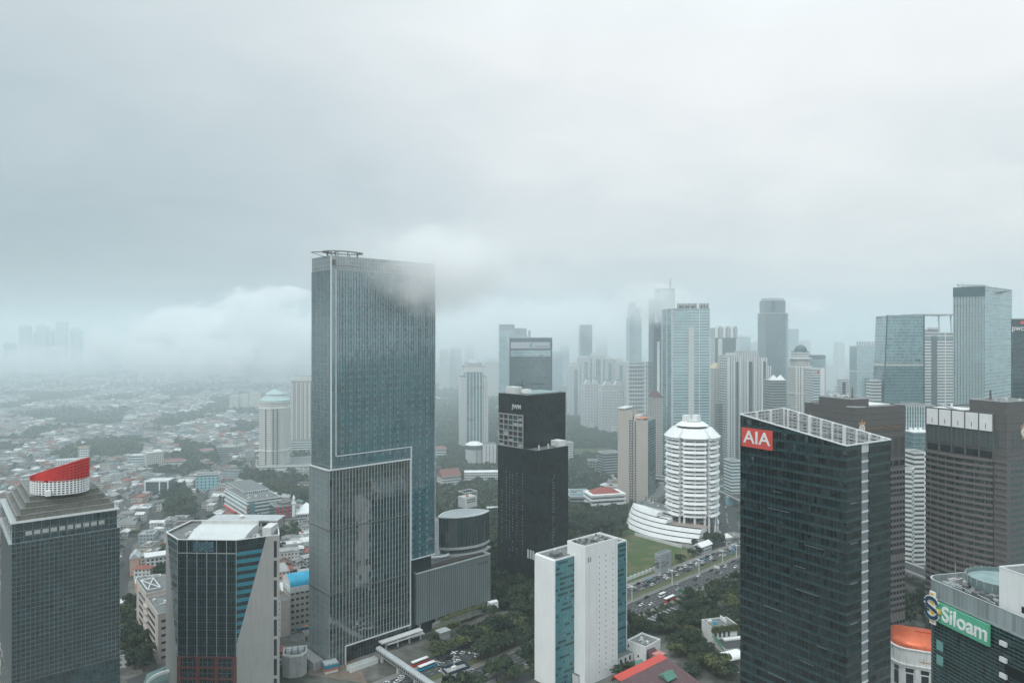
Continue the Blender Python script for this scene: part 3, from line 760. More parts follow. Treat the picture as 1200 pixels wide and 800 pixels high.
# ------------------------------------------------------------------ black netted tower still being built
def black_tower():
    S = Site('tower_under_construction', 'black netted tower under construction with bare concrete floors near its top', 'tower', 618, 580, 44)
    W_, L_ = S.lx(662.8), S.ly(584.2)
    H = S.z(463)
    net = facade('black_netting', (0.020,0.027,0.029), (0.014,0.019,0.021), 3.1, 3.9, (.08,.92), (.1,.95), .45, .35, .6, .35, .5, dark=.25, run=.3)
    lx0, ly0 = S.loc((629.2-600)/F*571, 571)
    lx1, ly1 = S.lx(665.8, ly0), S.ly(583.4, lx0)
    zs = S.z(528, lx0, ly0)
    wbox(S, 'lower_cladding', lx0, lx1, ly0, ly1, 0, zs, [net, ROOFG], 1)
    zb = zs + 27
    wbox(S, 'upper_cladding', .4, W_, 0, L_, zs, zb, [net, ROOFG])
    wbox(S, 'upper_cladding', 0, W_, 0, L_, zb, H, [net, ROOFG], 1, bottom=True)
    # bare floors on the left-hand face
    y1 = L_ - 1.0
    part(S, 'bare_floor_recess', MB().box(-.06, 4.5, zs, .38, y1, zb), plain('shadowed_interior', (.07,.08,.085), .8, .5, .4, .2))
    for k in range(7):
        z = zs + .2 + k*(zb-zs-.4)/6
        part(S, 'floor_slab', MB().box(-1.2, 4.2, z-.45, -.02, y1+.3, z+.45), CONC)
    for k in range(6):
        y = 4.6 + k*(y1-5)/5
        part(S, 'column', MB().box(-1.0, y-.45, zs, -.07, y+.45, zb), CONC)
    r = random.Random(3)
    pan = plain('site_board', (.42,.45,.46), .6, .3, .4, .2)
    for k in range(6):
        for j in range(5):
            if r.random() < .5:
                z = zs + .65 + k*(zb-zs-.4)/6; y = 5.1 + j*(y1-5)/5
                part(S, 'board_panel', MB().box(-.5, y, z, -.4, y+(y1-5)/5-.9, z+r.choice([1.2, 1.8, 3.0])), r.choice([pan, TGLASS, CONC]))
    # white stub columns and edge protection on the setback
    for k in range(4):
        x = lx0+3+k*(lx1-lx0-5)/3; part(S, 'stub_column', MB().box(x, ly0+.6, zs, x+1.0, ly0+1.6, zs+4.0), OFFW)
    wbox(S, 'site_hut', lx1-9, lx1-.5, ly0+1.8, -.1, zs, zs+4.5, WHITE)
    # vertical strings of pale boxes, painted as light through openings
    lamp = plain('gap_light_paint', (.42,.45,.45), .6, .2, .5, 0)  # plain pale paint for those boxes, no lamp
    def string(face, a, n, z1, step, sub):
        mb = MB()
        for i in range(n):
            if r.random() < .8:
                z = z1 - i*step; h = r.uniform(.5, 1.2)
                if face == 'l': mb.box(lx0-.1, a, z-h, lx0-.02, a+.42, z)
                else: mb.box(a, ly0-.1, z-h, a+.42, ly0-.02, z)
        part(S, 'painted_gap_dots', mb, lamp)
    for px, n in ((588.5, 26), (593.5, 24), (597.5, 30), (601, 28), (606, 30)): string('l', S.ly(px, lx0), n, zs-21, 2.4, 0)
    for px, n in ((612.5, 26), (647.5, 30)):
        if px > 629: string('r', S.lx(px, ly0), n, zs-23, 2.4, 0); string('r', S.lx(px+1.6, ly0), n, zs-22, 2.0, 0)
        else: string('l', S.ly(px, lx0), n, zs-21, 2.6, 0)
    for i in range(3):
        part(S, 'hoist_landing', MB().box(lx0-.5, ly0+3+i*3, 26, lx0-.05, ly0+4.6+i*3, 33), OFFW)
    # roof
    wbox(S, 'roof_cover', 8, W_-1, 3, L_-3, H+.02, H+.5, [plain('teal_roof_sheet', (.20,.28,.29), .5, .15, .3, .2)])
    wbox(S, 'plant_room', 3, 11, 17, 29, H, H+5.5, OFFW)
    wbox(S, 'plant_room', 8, 14, 9, 15, H+.5, H+3.6, WHITE)
    part(S, 'tower_crane', MB().beam((13,19,H), (13,19,H+8), 1.0).beam((6,21,H+7.2), (32,11,H+7.2), .5, .5).beam((13,19,H+10), (28,12.5,H+7.4), .25).beam((13,19,H+7), (13,19,H+10.5), .6).beam((13,19,H+10), (7,20.6,H+7.4), .25), DCONC)
    text(S, 'JWM', 5.2, OFFW, (-.25, 12.5, H-10.5), -math.pi/2, .15, .08)
    part(S, 'edge_post', MB().box(W_-.05, -.3, zs, W_+.5, .3, H), METAL)
black_tower()

# ------------------------------------------------------------------ white slab tower with teal windows
def slab_tower():
    S = Site('slab_tower', 'white slab tower with teal window face and a windowless white service core', 'tower', 650, 415, 40)
    H = S.z(657.5); L_ = S.ly(627.4); W_ = S.lx(733.8)
    end = plain('white_wall_panels', (.85,.86,.86), .55, .05, .08, .09)
    wbox(S, 'end_wall', -.4, .4, 0-.25, L_+.3, 0, H+.3, [end, ROOFG], bottom=True)
    tg = facade('slab_teal_glass', (.085,.235,.255), (.075,.215,.235), 1.35, 3.1, (.06,.96), (.42,.86), .25, .2, .25, .10, .6, ior=1.45, dark=.46, run=.22)
    wbox(S, 'window_face', .4, W_, 0, L_, 0, H, [tg, ROOFG], 1)
    wbox(S, 'end_wall', W_, W_+.5, -.25, L_+.3, 0, H+.3, [end])
    s0 = S.lx(673, 0); p = 9.0
    cx0, cx1 = S.lx(686, -p)-12.6*0, S.lx(723.8, -p)
    cx0 = min(cx0, s0+.01)
    Z = S.z(642, S.lx(686, -p), -p)
    wbox(S, 'service_core', s0, cx1, -p, 6, 0, Z, [end, ROOFG], 1)
    parapet(S, s0-.05, cx1+.05, -p-.05, 6.05, Z, 1.2, .5, end)
    equipment(S, s0+2, cx1-4, -p+1.5, 3, Z, 26, 8, [DCONC, METAL, CONC], 1.6)
    parapet(S, .35, W_+.05, -.06, L_+.1, H, .9, .4, end)
    equipment(S, 3, s0-3, 2, L_-3, H, 5, 9)
    part(S, 'roof_shed', MB().box(5, 5, H, 11, 10, H+2), DCONC)
    for i, x in enumerate((s0+4, cx1-5)): part(S, 'mast', MB().cyl(x, 0, Z, Z+5+i, .1, n=6), METAL)
    # small windows down the core
    sp = []
    wd = (cx1-s0)
    for f in (.42, .62, .84):
        for k in range(22): sp.append((s0 + wd*f, -p, Z-8-k*3.3, 0))
    panels(S, 'core_window', DGLASS, sp, .55, .8, .03)
    panels(S, 'louvre_panel', CONC, [(s0+2.2, -p, Z-9, 0), (s0+4.0, -p, Z-9, 0)], 1.1, 3.0, .04)
    part(S, 'panel_joint', MB().box(s0+wd*.12, -p-.03, 0, s0+wd*.125, -p-.004, Z).box(s0+wd*.33, -p-.03, 0, s0+wd*.335, -p-.004, Z).box(s0+wd*.93, -p-.03, 0, s0+wd*.935, -p-.004, Z), OFFW)
    wbox(S, 'foot_block', s0-2, W_+1, -5, -.3, 0, 5.5, [OFFW, ROOFG], 1)
    windows(S, 'r', cx1+1, W_, 1, 4.8, 4, 1, 1.6, 2.4, DGLASS, at=-5.0)
TEAL2 = plain('teal_spandrel', (.05,.15,.17), .35, .15, .4, .1)
slab_tower()

# ------------------------------------------------------------------ dark glass tower with the slanted top and red sign
def slanted_tower():
    S = Site('office_tower', 'dark green glass office tower with slanted roof edge and a red AIA sign', 'office tower', 992, 290, 34)
    L_, W_ = S.ly(867.5), S.lx(1043.8)
    zN, zL, zR = S.z(522), S.z(485, 0, L_), S.z(514.7, W_, 0)
    b = S.lx(918, L_); zB = S.z(478, b, L_)
    gl = facade('slanted_tower_glass', (0.022,0.056,0.064), (0.004,0.013,0.016), 1.45, 4.22, (.02,.99), (.30,.96), .8, .45, .10, .05, .9, ior=1.6, tilt=.11, dark=.36, run=.12)
    zd = zN - 5.0
    s0, s1 = S.lx(1009.7), S.lx(1018.4)
    v = MB().face([(0,L_,0),(0,0,0),(0,0,zN),(0,L_,zL)])
    part(S, 'curtain_wall', v, gl)
    f = lambda x: zN + (zR-zN)*x/W_
    part(S, 'curtain_wall', MB().face([(0,0,0),(s0,0,0),(s0,0,f(s0)),(0,0,zN)]).face([(s0,0,0),(s0,.4,0),(s0,.4,f(s0)),(s0,0,f(s0))]), gl)
    part(S, 'curtain_wall', MB().face([(s1,0,0),(W_,0,0),(W_,0,zR),(s1,0,f(s1))]).face([(s1,.4,0),(s1,0,0),(s1,0,f(s1)),(s1,.4,f(s1))]), gl)
    part(S, 'rear_wall', MB().face([(W_,0,0),(b,L_,0),(b,L_,zB),(W_,0,zR)]).face([(b,L_,0),(0,L_,0),(0,L_,zL),(b,L_,zB)]), gl)
    strip = plain('grey_strip', (.22,.25,.26), .5, .1, .3, .1)
    part(S, 'recessed_strip', MB().face([(s0,.4,0),(s1,.4,0),(s1,.4,f(s1)-.5),(s0,.4,f(s0)-.5)]), strip)
    n = 36
    for i in range(n):
        z = f(s0) - 3.5 - i*4.22
        if z < 40: break
        part(S, 'strip_ledge', MB().box(s0+.02, .22, z-.45, s1-.02, .39, z+.35), TRIM)
    part(S, 'strip_head', MB().box(s0+.02, .15, f(s0)-3.2, s1-.02, .39, f(s0)), plain('white_louvre', (.6,.64,.65), .5, .1, .3, .1))
    # mullions and transoms
    mb = MB()
    for i in range(1, 28):
        y = i*L_/28; mb.box(-.1, y-.05, 60, -.012, y+.05, zN + (zL-zN)*y/L_-.3)
    z = zN - 2
    while z > 60:
        mb.box(-.14, 0, z-.09, -.01, L_, z+.09); mb.box(0, -.14, z-.09, s0, -.01, z+.09); mb.box(s1, -.14, z-.09, W_, -.01, z+.09); z -= 4.22
    part(S, 'mullion_grid', mb, plain('dark_mullion', (.035,.048,.05), .4, .1, .3, .1))
    # short maintenance ledges on some floors
    rr = random.Random(2); lm = plain('ledge_metal', (.10,.125,.13), .4, .2, .3, .1)
    for k in range(9):
        z = zN - 22 - k*10.5 - rr.uniform(0, 3); a = rr.uniform(0, L_*.6); q = rr.uniform(4, 13)
        part(S, 'facade_ledge', MB().box(-.7, a, z-.08, -.15, a+q, z+.08), lm)
    for k in range(4):
        z = zN - 24 - k*16.5; part(S, 'facade_ledge', MB().box(2, -.9, z-.1, 7, -.15, z+.1), lm)
    # parapet rim
    rim = MB()
    P = [(0,0,zN),(W_,0,zR),(b,L_,zB),(0,L_,zL)]
    part(S, 'roof_rim', MB().beam(P[3], P[0], .7, .5).beam(P[0], P[1], .7, .5).beam(P[1], P[2], .7, .5).beam(P[2], P[3], .6, .4), TRIM)
    part(S, 'roof', MB().face([(0.05,.05,zd),(W_-.05,.05,zd),(b-.05,L_-.05,zd),(.05,L_-.05,zd)]), ROOFG)
    # inner faces of the tall screens, with pilasters and cluttered panels
    inn = facade('screen_back_panels', (.42,.44,.45), (.16,.15,.15), 2.6, 1.5, (.25,.85), (.3,.75), .7, .25, .6, .5)
    e = Vector((b-W_, L_, 0)).normalized(); nrm = Vector((-e.y, e.x, 0))   # points inwards
    if nrm.dot(Vector((0-W_/2, 0, 0))) > 0: pass
    D_ = math.hypot(b-W_, L_)
    def along(t, inset, z): p = Vector((W_,0,0)) + e*(D_*t) + nrm*inset; return (p.x, p.y, z)
    def top(t): return zR + (zB-zR)*t
    part(S, 'screen_lining', MB().face([along(.02,.35,zd), along(.02,.35,top(.02)-.4), along(.98,.35,top(.98)-.4), along(.98,.35,zd)]), inn)
    for i in range(9):
        t = .06 + i*.11; w_ = .9 if i % 3 else 1.6
        p = Vector(along(t, .75, zd)); part(S, 'screen_pilaster', MB().beam(p, (p.x, p.y, top(t)-.1), w_, .8), TRIM)
    for zf in (.35, .7):
        part(S, 'screen_rail', MB().beam(along(.03,.6,zd+(top(.03)-zd)*zf), along(.97,.6,zd+(top(.97)-zd)*zf), .3, .3), METAL)
    part(S, 'screen_lining', MB().face([(b-.4,L_-.35,zd),(.1,L_-.35,zd),(.1,L_-.35,zL-.4),(b-.4,L_-.35,zB-.4)]), inn)
    for i in range(4):
        x = .6 + i*(b-1)/3; part(S, 'screen_pilaster', MB().beam((x,L_-.8,zd), (x,L_-.8,zL+(zB-zL)*x/b-.1), 1.0, .8), TRIM)
    equipment(S, 2, 9, 3, L_*.6, zd, 14, 12, hmax=2.6)
    # sign
    y0, y1 = S.ly(906), S.ly(869.8)
    zs0, zs1 = S.z(527.8, 0, y0), S.z(504.8, 0, y0)
    sg = wbox(S, 'sign_panel', -.55, -.2, y0, y1, zs0, zs1, [plain('sign_red', (.62,.085,.07), .5, .05, .3, .05)])
    text(sg, 'AIA', (zs1-zs0)*.92, WHITE, (-.62, (y0+y1)/2, (zs0+zs1)/2), -math.pi/2, .08, .10, sx=1.12)
slanted_tower()

# ------------------------------------------------------------------ twin brown granite towers with crown emblems
def emblem(S, x, y, z, rz, h):
    """gold and white crown over a ring"""
    g = plain('emblem_white', (.72,.69,.63), .5, .1, .5, .1)
    mb = MB(); n = 24; rr = h*.27
    q = lambda a, r_, d: (r_*math.cos(a), d, h*.36 + r_*1.15*math.sin(a))
    v = []
    for i in range(n):
        a = 2*math.pi*i/n; v += [q(a, rr, -.5), q(a, rr*.62, -.5), q(a, rr*.62, 0), q(a, rr, 0)]
    f = []
    for i in range(n):
        a, b = 4*i, 4*((i+1) % n); f += [(b,a,a+1,b+1), (b+1,a+1,a+2,b+2), (a,b,b+3,a+3)]
    mb.add(v, f)
    mb.box(-h*.09, -.45, h*.22, h*.09, 0, h*.5)
    o = mb.build('crown_emblem', g, S.e, loc=(x, y, z), rz=rz)
    mb = MB()
    for dx, hh in ((-.2, .86), (0, 1.0), (.2, .86)):
        mb.add([(h*(dx-.1), -.4, h*.7), (h*(dx+.1), -.4, h*.7), (h*dx*1.2, -.4, h*hh), (h*(dx-.1), 0, h*.7), (h*(dx+.1), 0, h*.7), (h*dx*1.2, 0, h*hh)], [(0,1,2),(1,4,5,2),(3,0,2,5)])
    mb.box(-h*.3, -.42, h*.64, h*.3, 0, h*.7)
    mb.box(-h*.28, -.42, -.05*h, h*.28, 0, .04*h)
    mb.build('emblem_crown', plain('emblem_gold', (.42,.28,.17), .5, .1, .5, .1), o)

def brown_tower():
    S = Site('granite_tower', 'brown granite office tower with crown emblems rising just behind the dark slanted glass tower', 'office tower', 1002, 450, 24)
    W_, L_ = S.lx(1060.6), S.ly(943)
    H = S.z(479)
    wbox(S, 'wall', 0, W_, 0, L_, 0, H, [GRANITE, ROOFG], 1)
    parapet(S, -.1, W_+.1, -.1, L_+.1, H, .6, .8, GRANITE)
    wbox(S, 'roof_deck', W_*.35, W_-.9, L_*.25, L_-1, H+.02, H+.5, OFFW)
    zp = S.z(467.5, 8, 8)
    x0 = S.lx(991, 6); 
    wbox(S, 'penthouse', 3.5, S.lx(1018, 6), 6, L_-9, H, zp, [GRANITE, ROOFG], 1)
    parapet(S, 3.4, S.lx(1018, 6)+.1, 5.9, L_-8.9, zp, .7, .5, METAL)
    equipment(S, 6, 20, 10, L_-14, zp, 8, 3)
    part(S, 'mast', MB().cyl(14, 14, zp, zp+7, .5, .3, 6), GRANITE)
    part(S, 'roof_pipe', MB().beam((-.5,6,H+.9), (9,-.4,H+.9), .9, .7), METAL)
    # grooves
    mb = MB()
    for dz in (4, 8, 12, 16, 20): mb.box(-.06, -.06, H-dz-.1, W_+.02, -.004, H-dz+.1); mb.box(-.06, 0, H-dz-.1, -.004, L_, H-dz+.1)
    for dz in (58, 96, 134): mb.box(-.1, -.1, H-dz-.9, W_+.02, -.005, H-dz+.9)
    part(S, 'stone_groove', mb, plain('groove_shadow', (.05,.045,.042), .8, .2, .5, 0))
    # louvred plant floors then paired windows
    nb = 8; bw = W_/nb
    lou = facade('plant_louvres', (.12,.12,.115), (.02,.025,.026), 9, 1.25, (0,1), (.2,.7), .3, .2, .6, .4)
    panels(S, 'louvre_panel', lou, [(bw*i+.7, 0, H-33, 0) for i in range(nb)], bw-1.4, 12.5, .06)
    panels(S, 'plant_window', DGLASS, [(bw*i+.6, 0, H-38.8, 0) for i in range(nb)], bw-1.2, 3.4, .05)
    sp = []
    order = sorted(range(nb), key=lambda i: -i)
    for i in order:
        for k in range(30):
            if k in (4, 14, 24): continue
            z = H - 44.2 - k*3.95
            sp += [(bw*i+.55, 0, z, 0), (bw*i+.55+bw/2, 0, z, 0)]
    panels(S, 'window', DGLASS, sp, bw/2-.9, 2.0, .05)
    mb = MB()
    for i in range(nb*2):
        mb.box(bw/2*i+.55, -.045, H-165, bw/2*i+.55+bw/2-.9, -.003, H-40.5)
    part(S, 'spandrel_strip', mb, plain('brown_spandrel', (.175,.168,.162), .6, .15, .5, .1))
    emblem(S, W_*.13, 0, H-16.5, 0, 9.5); emblem(S, 0, L_-5, H-15, -math.pi/2, 8.5)
    bronze = plain('bronze_letters', (.20,.15,.11), .45, .1, .3, .1)
    text(S, 'Sampoerna Strategic', 4.4, bronze, (W_*.57, -.15, H-13.3), 0, .15, .03, sx=.92)
    text(S, 'Sampoerna Strategic', 4.0, bronze, (-.15, L_*.42, H-14), -math.pi/2, .15, .03, sx=.85)
brown_tower()

def curved_tower():
    S = Site('granite_tower', 'brown granite tower with bowed banded front and five white panels at its top', 'office tower', 1180, 430, 24)
    L_ = S.ly(1085.6); W_ = 50
    H = S.z(487)
    wbox(S, 'wall', 0, W_, 0, L_, 0, H, [GRANITE, ROOFG], 1)
    parapet(S, -.1, W_+.1, -.1, L_+.1, H, .7, .8, GRANITE)
    y0 = S.ly(1165); bay = (L_-.6 - y0)
    # bowed front
    n = 30; zb0 = H - 28.5
    def bow(f): return -5.2*math.sin(math.pi*(.12+.80*f)) + 5.2*math.sin(math.pi*.12)*(1-f)
    ys = [y0 + bay*1.0*f/n for f in range(n+1)]
    gl = facade('bowed_glass', (.05,.06,.06), (.035,.048,.05), 1.5, 3.95, (.05,.97), (.0,1), .6, .1, .3, .08, .8, ior=1.6, tilt=.02)
    mb = MB(); v = []
    for i, y in enumerate(ys): x = bow(i/n)-.3; v += [(x,y,0),(x,y,zb0)]
    mb.add(v, [(2*i+2,2*i,2*i+1,2*i+3) for i in range(n)])
    part(S, 'bowed_glazing', mb, gl)
    sp_ = plain('brown_band', (.155,.142,.134), .55, .12, .5, .15)
    z = zb0; me = None; k = 0
    while z > 30:
        if me is None:
            mb = MB(); v = []
            for i, y in enumerate(ys):
                x = bow(i/n)-.3; v += [(x-.9,y,-.8),(x-.9,y,.7),(x+.1,y,.7),(x+.1,y,-.8)]
            f = []
            for i in range(n): o = 4*i; f += [(o+4,o,o+1,o+5),(o+5,o+1,o+2,o+6),(o,o+4,o+7,o+3)]
            mb.add(v, f)
            o = mb.build('floor_band', sp_, S.e); me = o.data
        else:
            o = bpy.data.objects.new('floor_band', me); COL.objects.link(o); o.parent = S.e
        o.location = (0, 0, z)
        part(S, 'side_band', MB().box(-.5, 0, z-.8, -.02, y0-.1, z+.7), sp_)
        z -= 3.95; k += 1
    mb = MB()
    for i in range(3, n, 4): mb.box(bow(i/n)-.55, ys[i]-.35, 20, bow(i/n)-.2, ys[i]+.35, zb0)
    part(S, 'bay_pier', mb, GRANITE)
    # top storeys: white panels over louvres between granite piers
    lou = facade('crown_louvres', (.11,.135,.135), (.02,.027,.028), 3.1, 1.05, (.08,.92), (.28,.72), .4, .2, .5, .4)
    bw = bay/5
    for i in range(5):
        y = y0 + bw*i
        w_ = part(S, 'white_panel', MB().box(-1.3, y+.5, H-10.5, -.1, y+bw-.5, H-.2), WHITE)
        part(w_, 'slot', MB().box(-1.36, y+bw/2-.2, H-9, -1.302, y+bw/2+.2, H-6), DCONC)
        part(S, 'louvre_panel', MB().box(-.5, y+.5, H-21.5, -.1, y+bw-.5, H-10.6), lou)
        part(S, 'plant_window', MB().box(-.4, y+.6, H-27, -.12, y+bw-.6, H-23), DGLASS)
    for i in range(6):
        y = y0 + bw*i; part(S, 'granite_pier', MB().box(-1.0, y-.45, H-28.5, -.05, y+.45, H+.3), GRANITE)
    # right-hand face
    panels(S, 'louvre_panel', lou, [(4.2+i*4, 0, H-22, 0) for i in range(10)], 2.6, 11, .06)
    panels(S, 'louvre_panel', lou, [(0, 7.0, H-22, -math.pi/2)], 2.4, 11, .06)
    sp = []
    for k in range(26):
        for i in range(10):
            z = H-31.5-k*3.95; sp += [(3.9+i*4, 0, z, 0), (3.9+i*4+1.75, 0, z, 0)]
    sp.sort(key=lambda q: q[0])
    panels(S, 'window', TGLASS, sp, 1.3, 2.0, .05)
    mb = MB()
    for dz in (5, 10, 15, 20, 25, 28): mb.box(-.05, -.05, H-dz-.1, W_, -.004, H-dz+.1); mb.box(-.05, 0, H-dz-.1, -.004, y0-.6, H-dz+.1)
    part(S, 'stone_groove', mb, MATS['groove_shadow'])
    emblem(S, S.lx(1199.5), 0, H-14.5, 0, 9.5)
    zp = S.z(474, 3, 3)
    wbox(S, 'penthouse', 2, 30, 2, S.ly(1130)*.92, H, zp+1.5, [GRANITE, ROOFG], 1)
    parapet(S, 1.9, 30.1, 1.9, S.ly(1130)*.92+.1, zp+1.5, .6, .5, METAL)
    part(S, 'roof_pipe', MB().beam((1, L_-20, H+.5), (2, L_-8, H+3), 1.4, 1.0).beam((1,L_-17,H+1), (8,L_-12,H+3), 1.2), METAL)
    wbox(S, 'roof_deck', 1, 20, L_*.55, L_-1.5, H+.02, H+.5, OFFW)
    part(S, 'mast', MB().cyl(10, 16, zp+1.5, zp+8, .7, .5, 6), GRANITE)
    equipment(S, 5, 25, 6, 20, zp+1.5, 9, 5)
curved_tower()

# ------------------------------------------------------------------ hospital tower with the green sign
def hospital():
    S = Site('hospital_tower', 'dark green glass hospital tower with a green and white Siloam sign and railed roof', 'hospital', 600 + F*127.2/156, 156, 13)
    L_ = S.ly(1083.6); W_ = 26.0
    zP = S.z(675, 0, L_); zr = zP - 5.0
    rad = 4.0; n = 10
    poly = [(0,0),(W_,0),(W_,L_)] + [(rad - rad*math.sin(math.pi/2*i/n), L_-rad+rad*math.cos(math.pi/2*i/n)) for i in range(n+1)]
    gl = facade('hospital_glass', (.012,.030,.031), (.012,.034,.036), 1.3, 4.0, (.05,.97), (.02,.98), .55, .1, .4, .07, .9, ior=1.6, tilt=.02, dark=.25, run=.2)
    part(S, 'curtain_wall', MB().prism(poly, 0, zr, 0, 1), [gl, ROOFG])
    cen = (W_/2, L_/2)
    grow = lambda k: [(p[0]+(p[0]-cen[0])*k/13, p[1]+(p[1]-cen[1])*k/24) for p in poly]
    scr = facade('railing_screen', (.36,.40,.41), (.27,.31,.32), 1.25, 5, (.08,1), (.04,.96), .2, .15, .4, .3)
    part(S, 'roof_screen', MB().ring(grow(.12), grow(-.05), zr-.1, zP), scr)
    part(S, 'screen_rail', MB().ring(grow(.2), grow(-.1), zP+.003, zP+.18), METAL)
    # louvre lines
    ln = plain('louvre_line', (.10,.145,.145), .4, .1, .3, .1)
    z = zr - 1.0; g = grow(.12); mb = MB()
    while z > 70:
        mb.ring(g, grow(.01), z-.07, z+.07); z -= 1.0
    part(S, 'sun_louvre', mb, ln)
    teal_pane = plain('bright_teal_pane', (.16,.34,.33), .2, .2, .4, 0, spec=.8)  # brighter teal colour for a few panes
    panels(S, 'bright_window', teal_pane, [(-.3, y, z_, -math.pi/2) for y, z_ in ((L_-4.5, zr-13.5), (L_-4.5, zr-17.5), (L_-5.2, zr-25.8), (8.5, zr-9.5), (6.0, zr-13.6))], 2.2, 2.6, .06)
    for k in range(5):
        zz = zr - 3.2 - 4.0*k
        part(S, 'white_bracket', MB().box(-.9, S.ly(1178)-.9, zz-.6, -.3, S.ly(1178)+.9, zz+.5), TRIM)
        part(S, 'dark_balcony', MB().box(-.5, 1.5, zz-3.4, -.32, S.ly(1179.5), zz-.9), BLACK) if k > 0 else None
    # sign
    ya, yb = S.ly(1163.5), S.ly(1094)
    zs1 = S.z(731.5, 0, ya); zs0 = S.z(756.8, 0, ya)
    grn = plain('sign_green', (.11,.42,.27), .5, .05, .3, .05)
    sg = wbox(S, 'sign_panel', -1.3, -.7, ya, yb, zs0, zs1, [grn])
    h = zs1-zs0
    text(sg, 'Siloam', h*1.02, WHITE, (-1.36, S.ly(1134.5), (zs0+zs1)/2+.05), -math.pi/2, .1, .11, sx=.97)
    # emblem: yellow post with a navy S wound round it
    ye = S.ly(1098.5); ze = S.z(711, 0, ye)
    em = part(S, 'emblem', MB().box(-1.75, ye-.62, ze-4.1, -1.35, ye+.62, ze+4.1).box(-1.74, ye-2.6, ze-.9, -1.36, ye-.5, ze+.2), YELLOW)
    navy = plain('navy_paint', (.02,.06,.11), .5, .05, .3, 0)
    pts = [( (1.9*math.cos(a), 1.35 + 1.35*math.sin(a))) for a in np.linspace(R(10), R(225), 10)] + [((1.9*math.cos(a)), -1.35 + 1.35*math.sin(a)) for a in np.linspace(R(45), R(-170), 10)]
    for nm, m, w_, dx in (('emblem_outline', WHITE, 1.5, -1.86), ('emblem_letter', navy, .95, -2.02)):
        mb = MB()
        for (a0, b0), (a1, b1) in zip(pts, pts[1:]):
            mb.beam((dx, ye - a0, ze + b0), (dx, ye - a1, ze + b1), .12, w_)
        mb.build(nm, m, em)
    part(em, 'emblem_edge', MB().box(-1.70, ye-.95, ze-4.45, -1.30, ye+.95, ze+4.45), WHITE)
    # roof works
    x0, y1 = 2.6, S.ly(1161)
    zt = S.z(664.5, x0, y1)
    wbox(S, 'lift_house', x0, W_-2, 1.0, y1, zr, zt, [WHITE, ROOFG], 1)
    parapet(S, x0-.05, W_-1.95, .95, y1+.05, zt, .35, .3, TRIM)
    panels(S, 'lift_house_window', DGLASS, [(x0, y1-6.2, zr+5.0, -math.pi/2)], 1.9, 1.6, .05)
    deck = plain('helipad_deck', (.22,.30,.30), .6, .2, .4, .2)
    part(S, 'helipad_deck', MB().cyl(14, y1+9, zP+1.2, zP+1.8, 8.5, n=28), deck)
    mb = MB(); a = [2*math.pi*i/28 for i in range(28)]
    for t in a: mb.beam((14+8.5*math.cos(t), y1+9+8.5*math.sin(t), zP-1.3), (14+8.9*math.cos(t), y1+9+8.9*math.sin(t), zP+3), .16)
    part(S, 'helipad_screen', MB().ring([(14+8.8*math.cos(t), y1+9+8.8*math.sin(t)) for t in a], [(14+8.65*math.cos(t), y1+9+8.65*math.sin(t)) for t in a], zP+.2, zP+2.8), plain('screen_glass', (.16,.22,.22), .2, .2, .4, 0, spec=.8))
    part(S, 'deck_post', mb, METAL)
    part(S, 'roof_deck', MB().prism(grow(-.6), zP-1.6, zP-1.3), ROOFG)
    equipment(S, 2, 16, y1+.5, L_-4, zP-1.3, 70, 21, [METAL, DCONC, DCONC, CONC], 1.8)
    wbox(S, 'concrete_frame', 6, 12, y1+1, y1+2, zP-.2, zP+1.4, CONC)
    part(S, 'pipe_run', MB().beam((2.4,y1+1,zP-.4),(2.4,L_-4,zP-.3),.3).beam((3.4,y1+1,zP+.1),(3.4,L_-5,zP+.2),.25).beam((1.5,y1+2,zP+.3),(2.2,L_-6,zP+.4),.2).beam((5,y1+3,zP+.6),(14,y1+4,zP+.7),.25), METAL)
    part(S, 'mast', MB().cyl(3.0, L_-7.5, zP-1.3, zP+6, .09, .05, 6), METAL)
    part(S, 'windsock_pole', MB().beam((8, 10, zt), (8, 10, zt+3.4), .12), WHITE)
    part(S, 'windsock', MB().add([(8,10,3.4+zt),(8.2,9.6,2.8+zt),(8.1,8.2,2.2+zt),(8.0,8.1,2.6+zt)], [(0,1,2,3)]).beam((8,9.9,zt+3.1),(8,8.3,zt+2.5),.55,.5), plain('windsock_orange', (.75,.14,.05), .7, .1, .5, 0))
    part(S, 'rooftop_unit', MB().box(4.5, 7, zt+.05, 7.5, 9, zt+1.2), OFFW)
hospital()

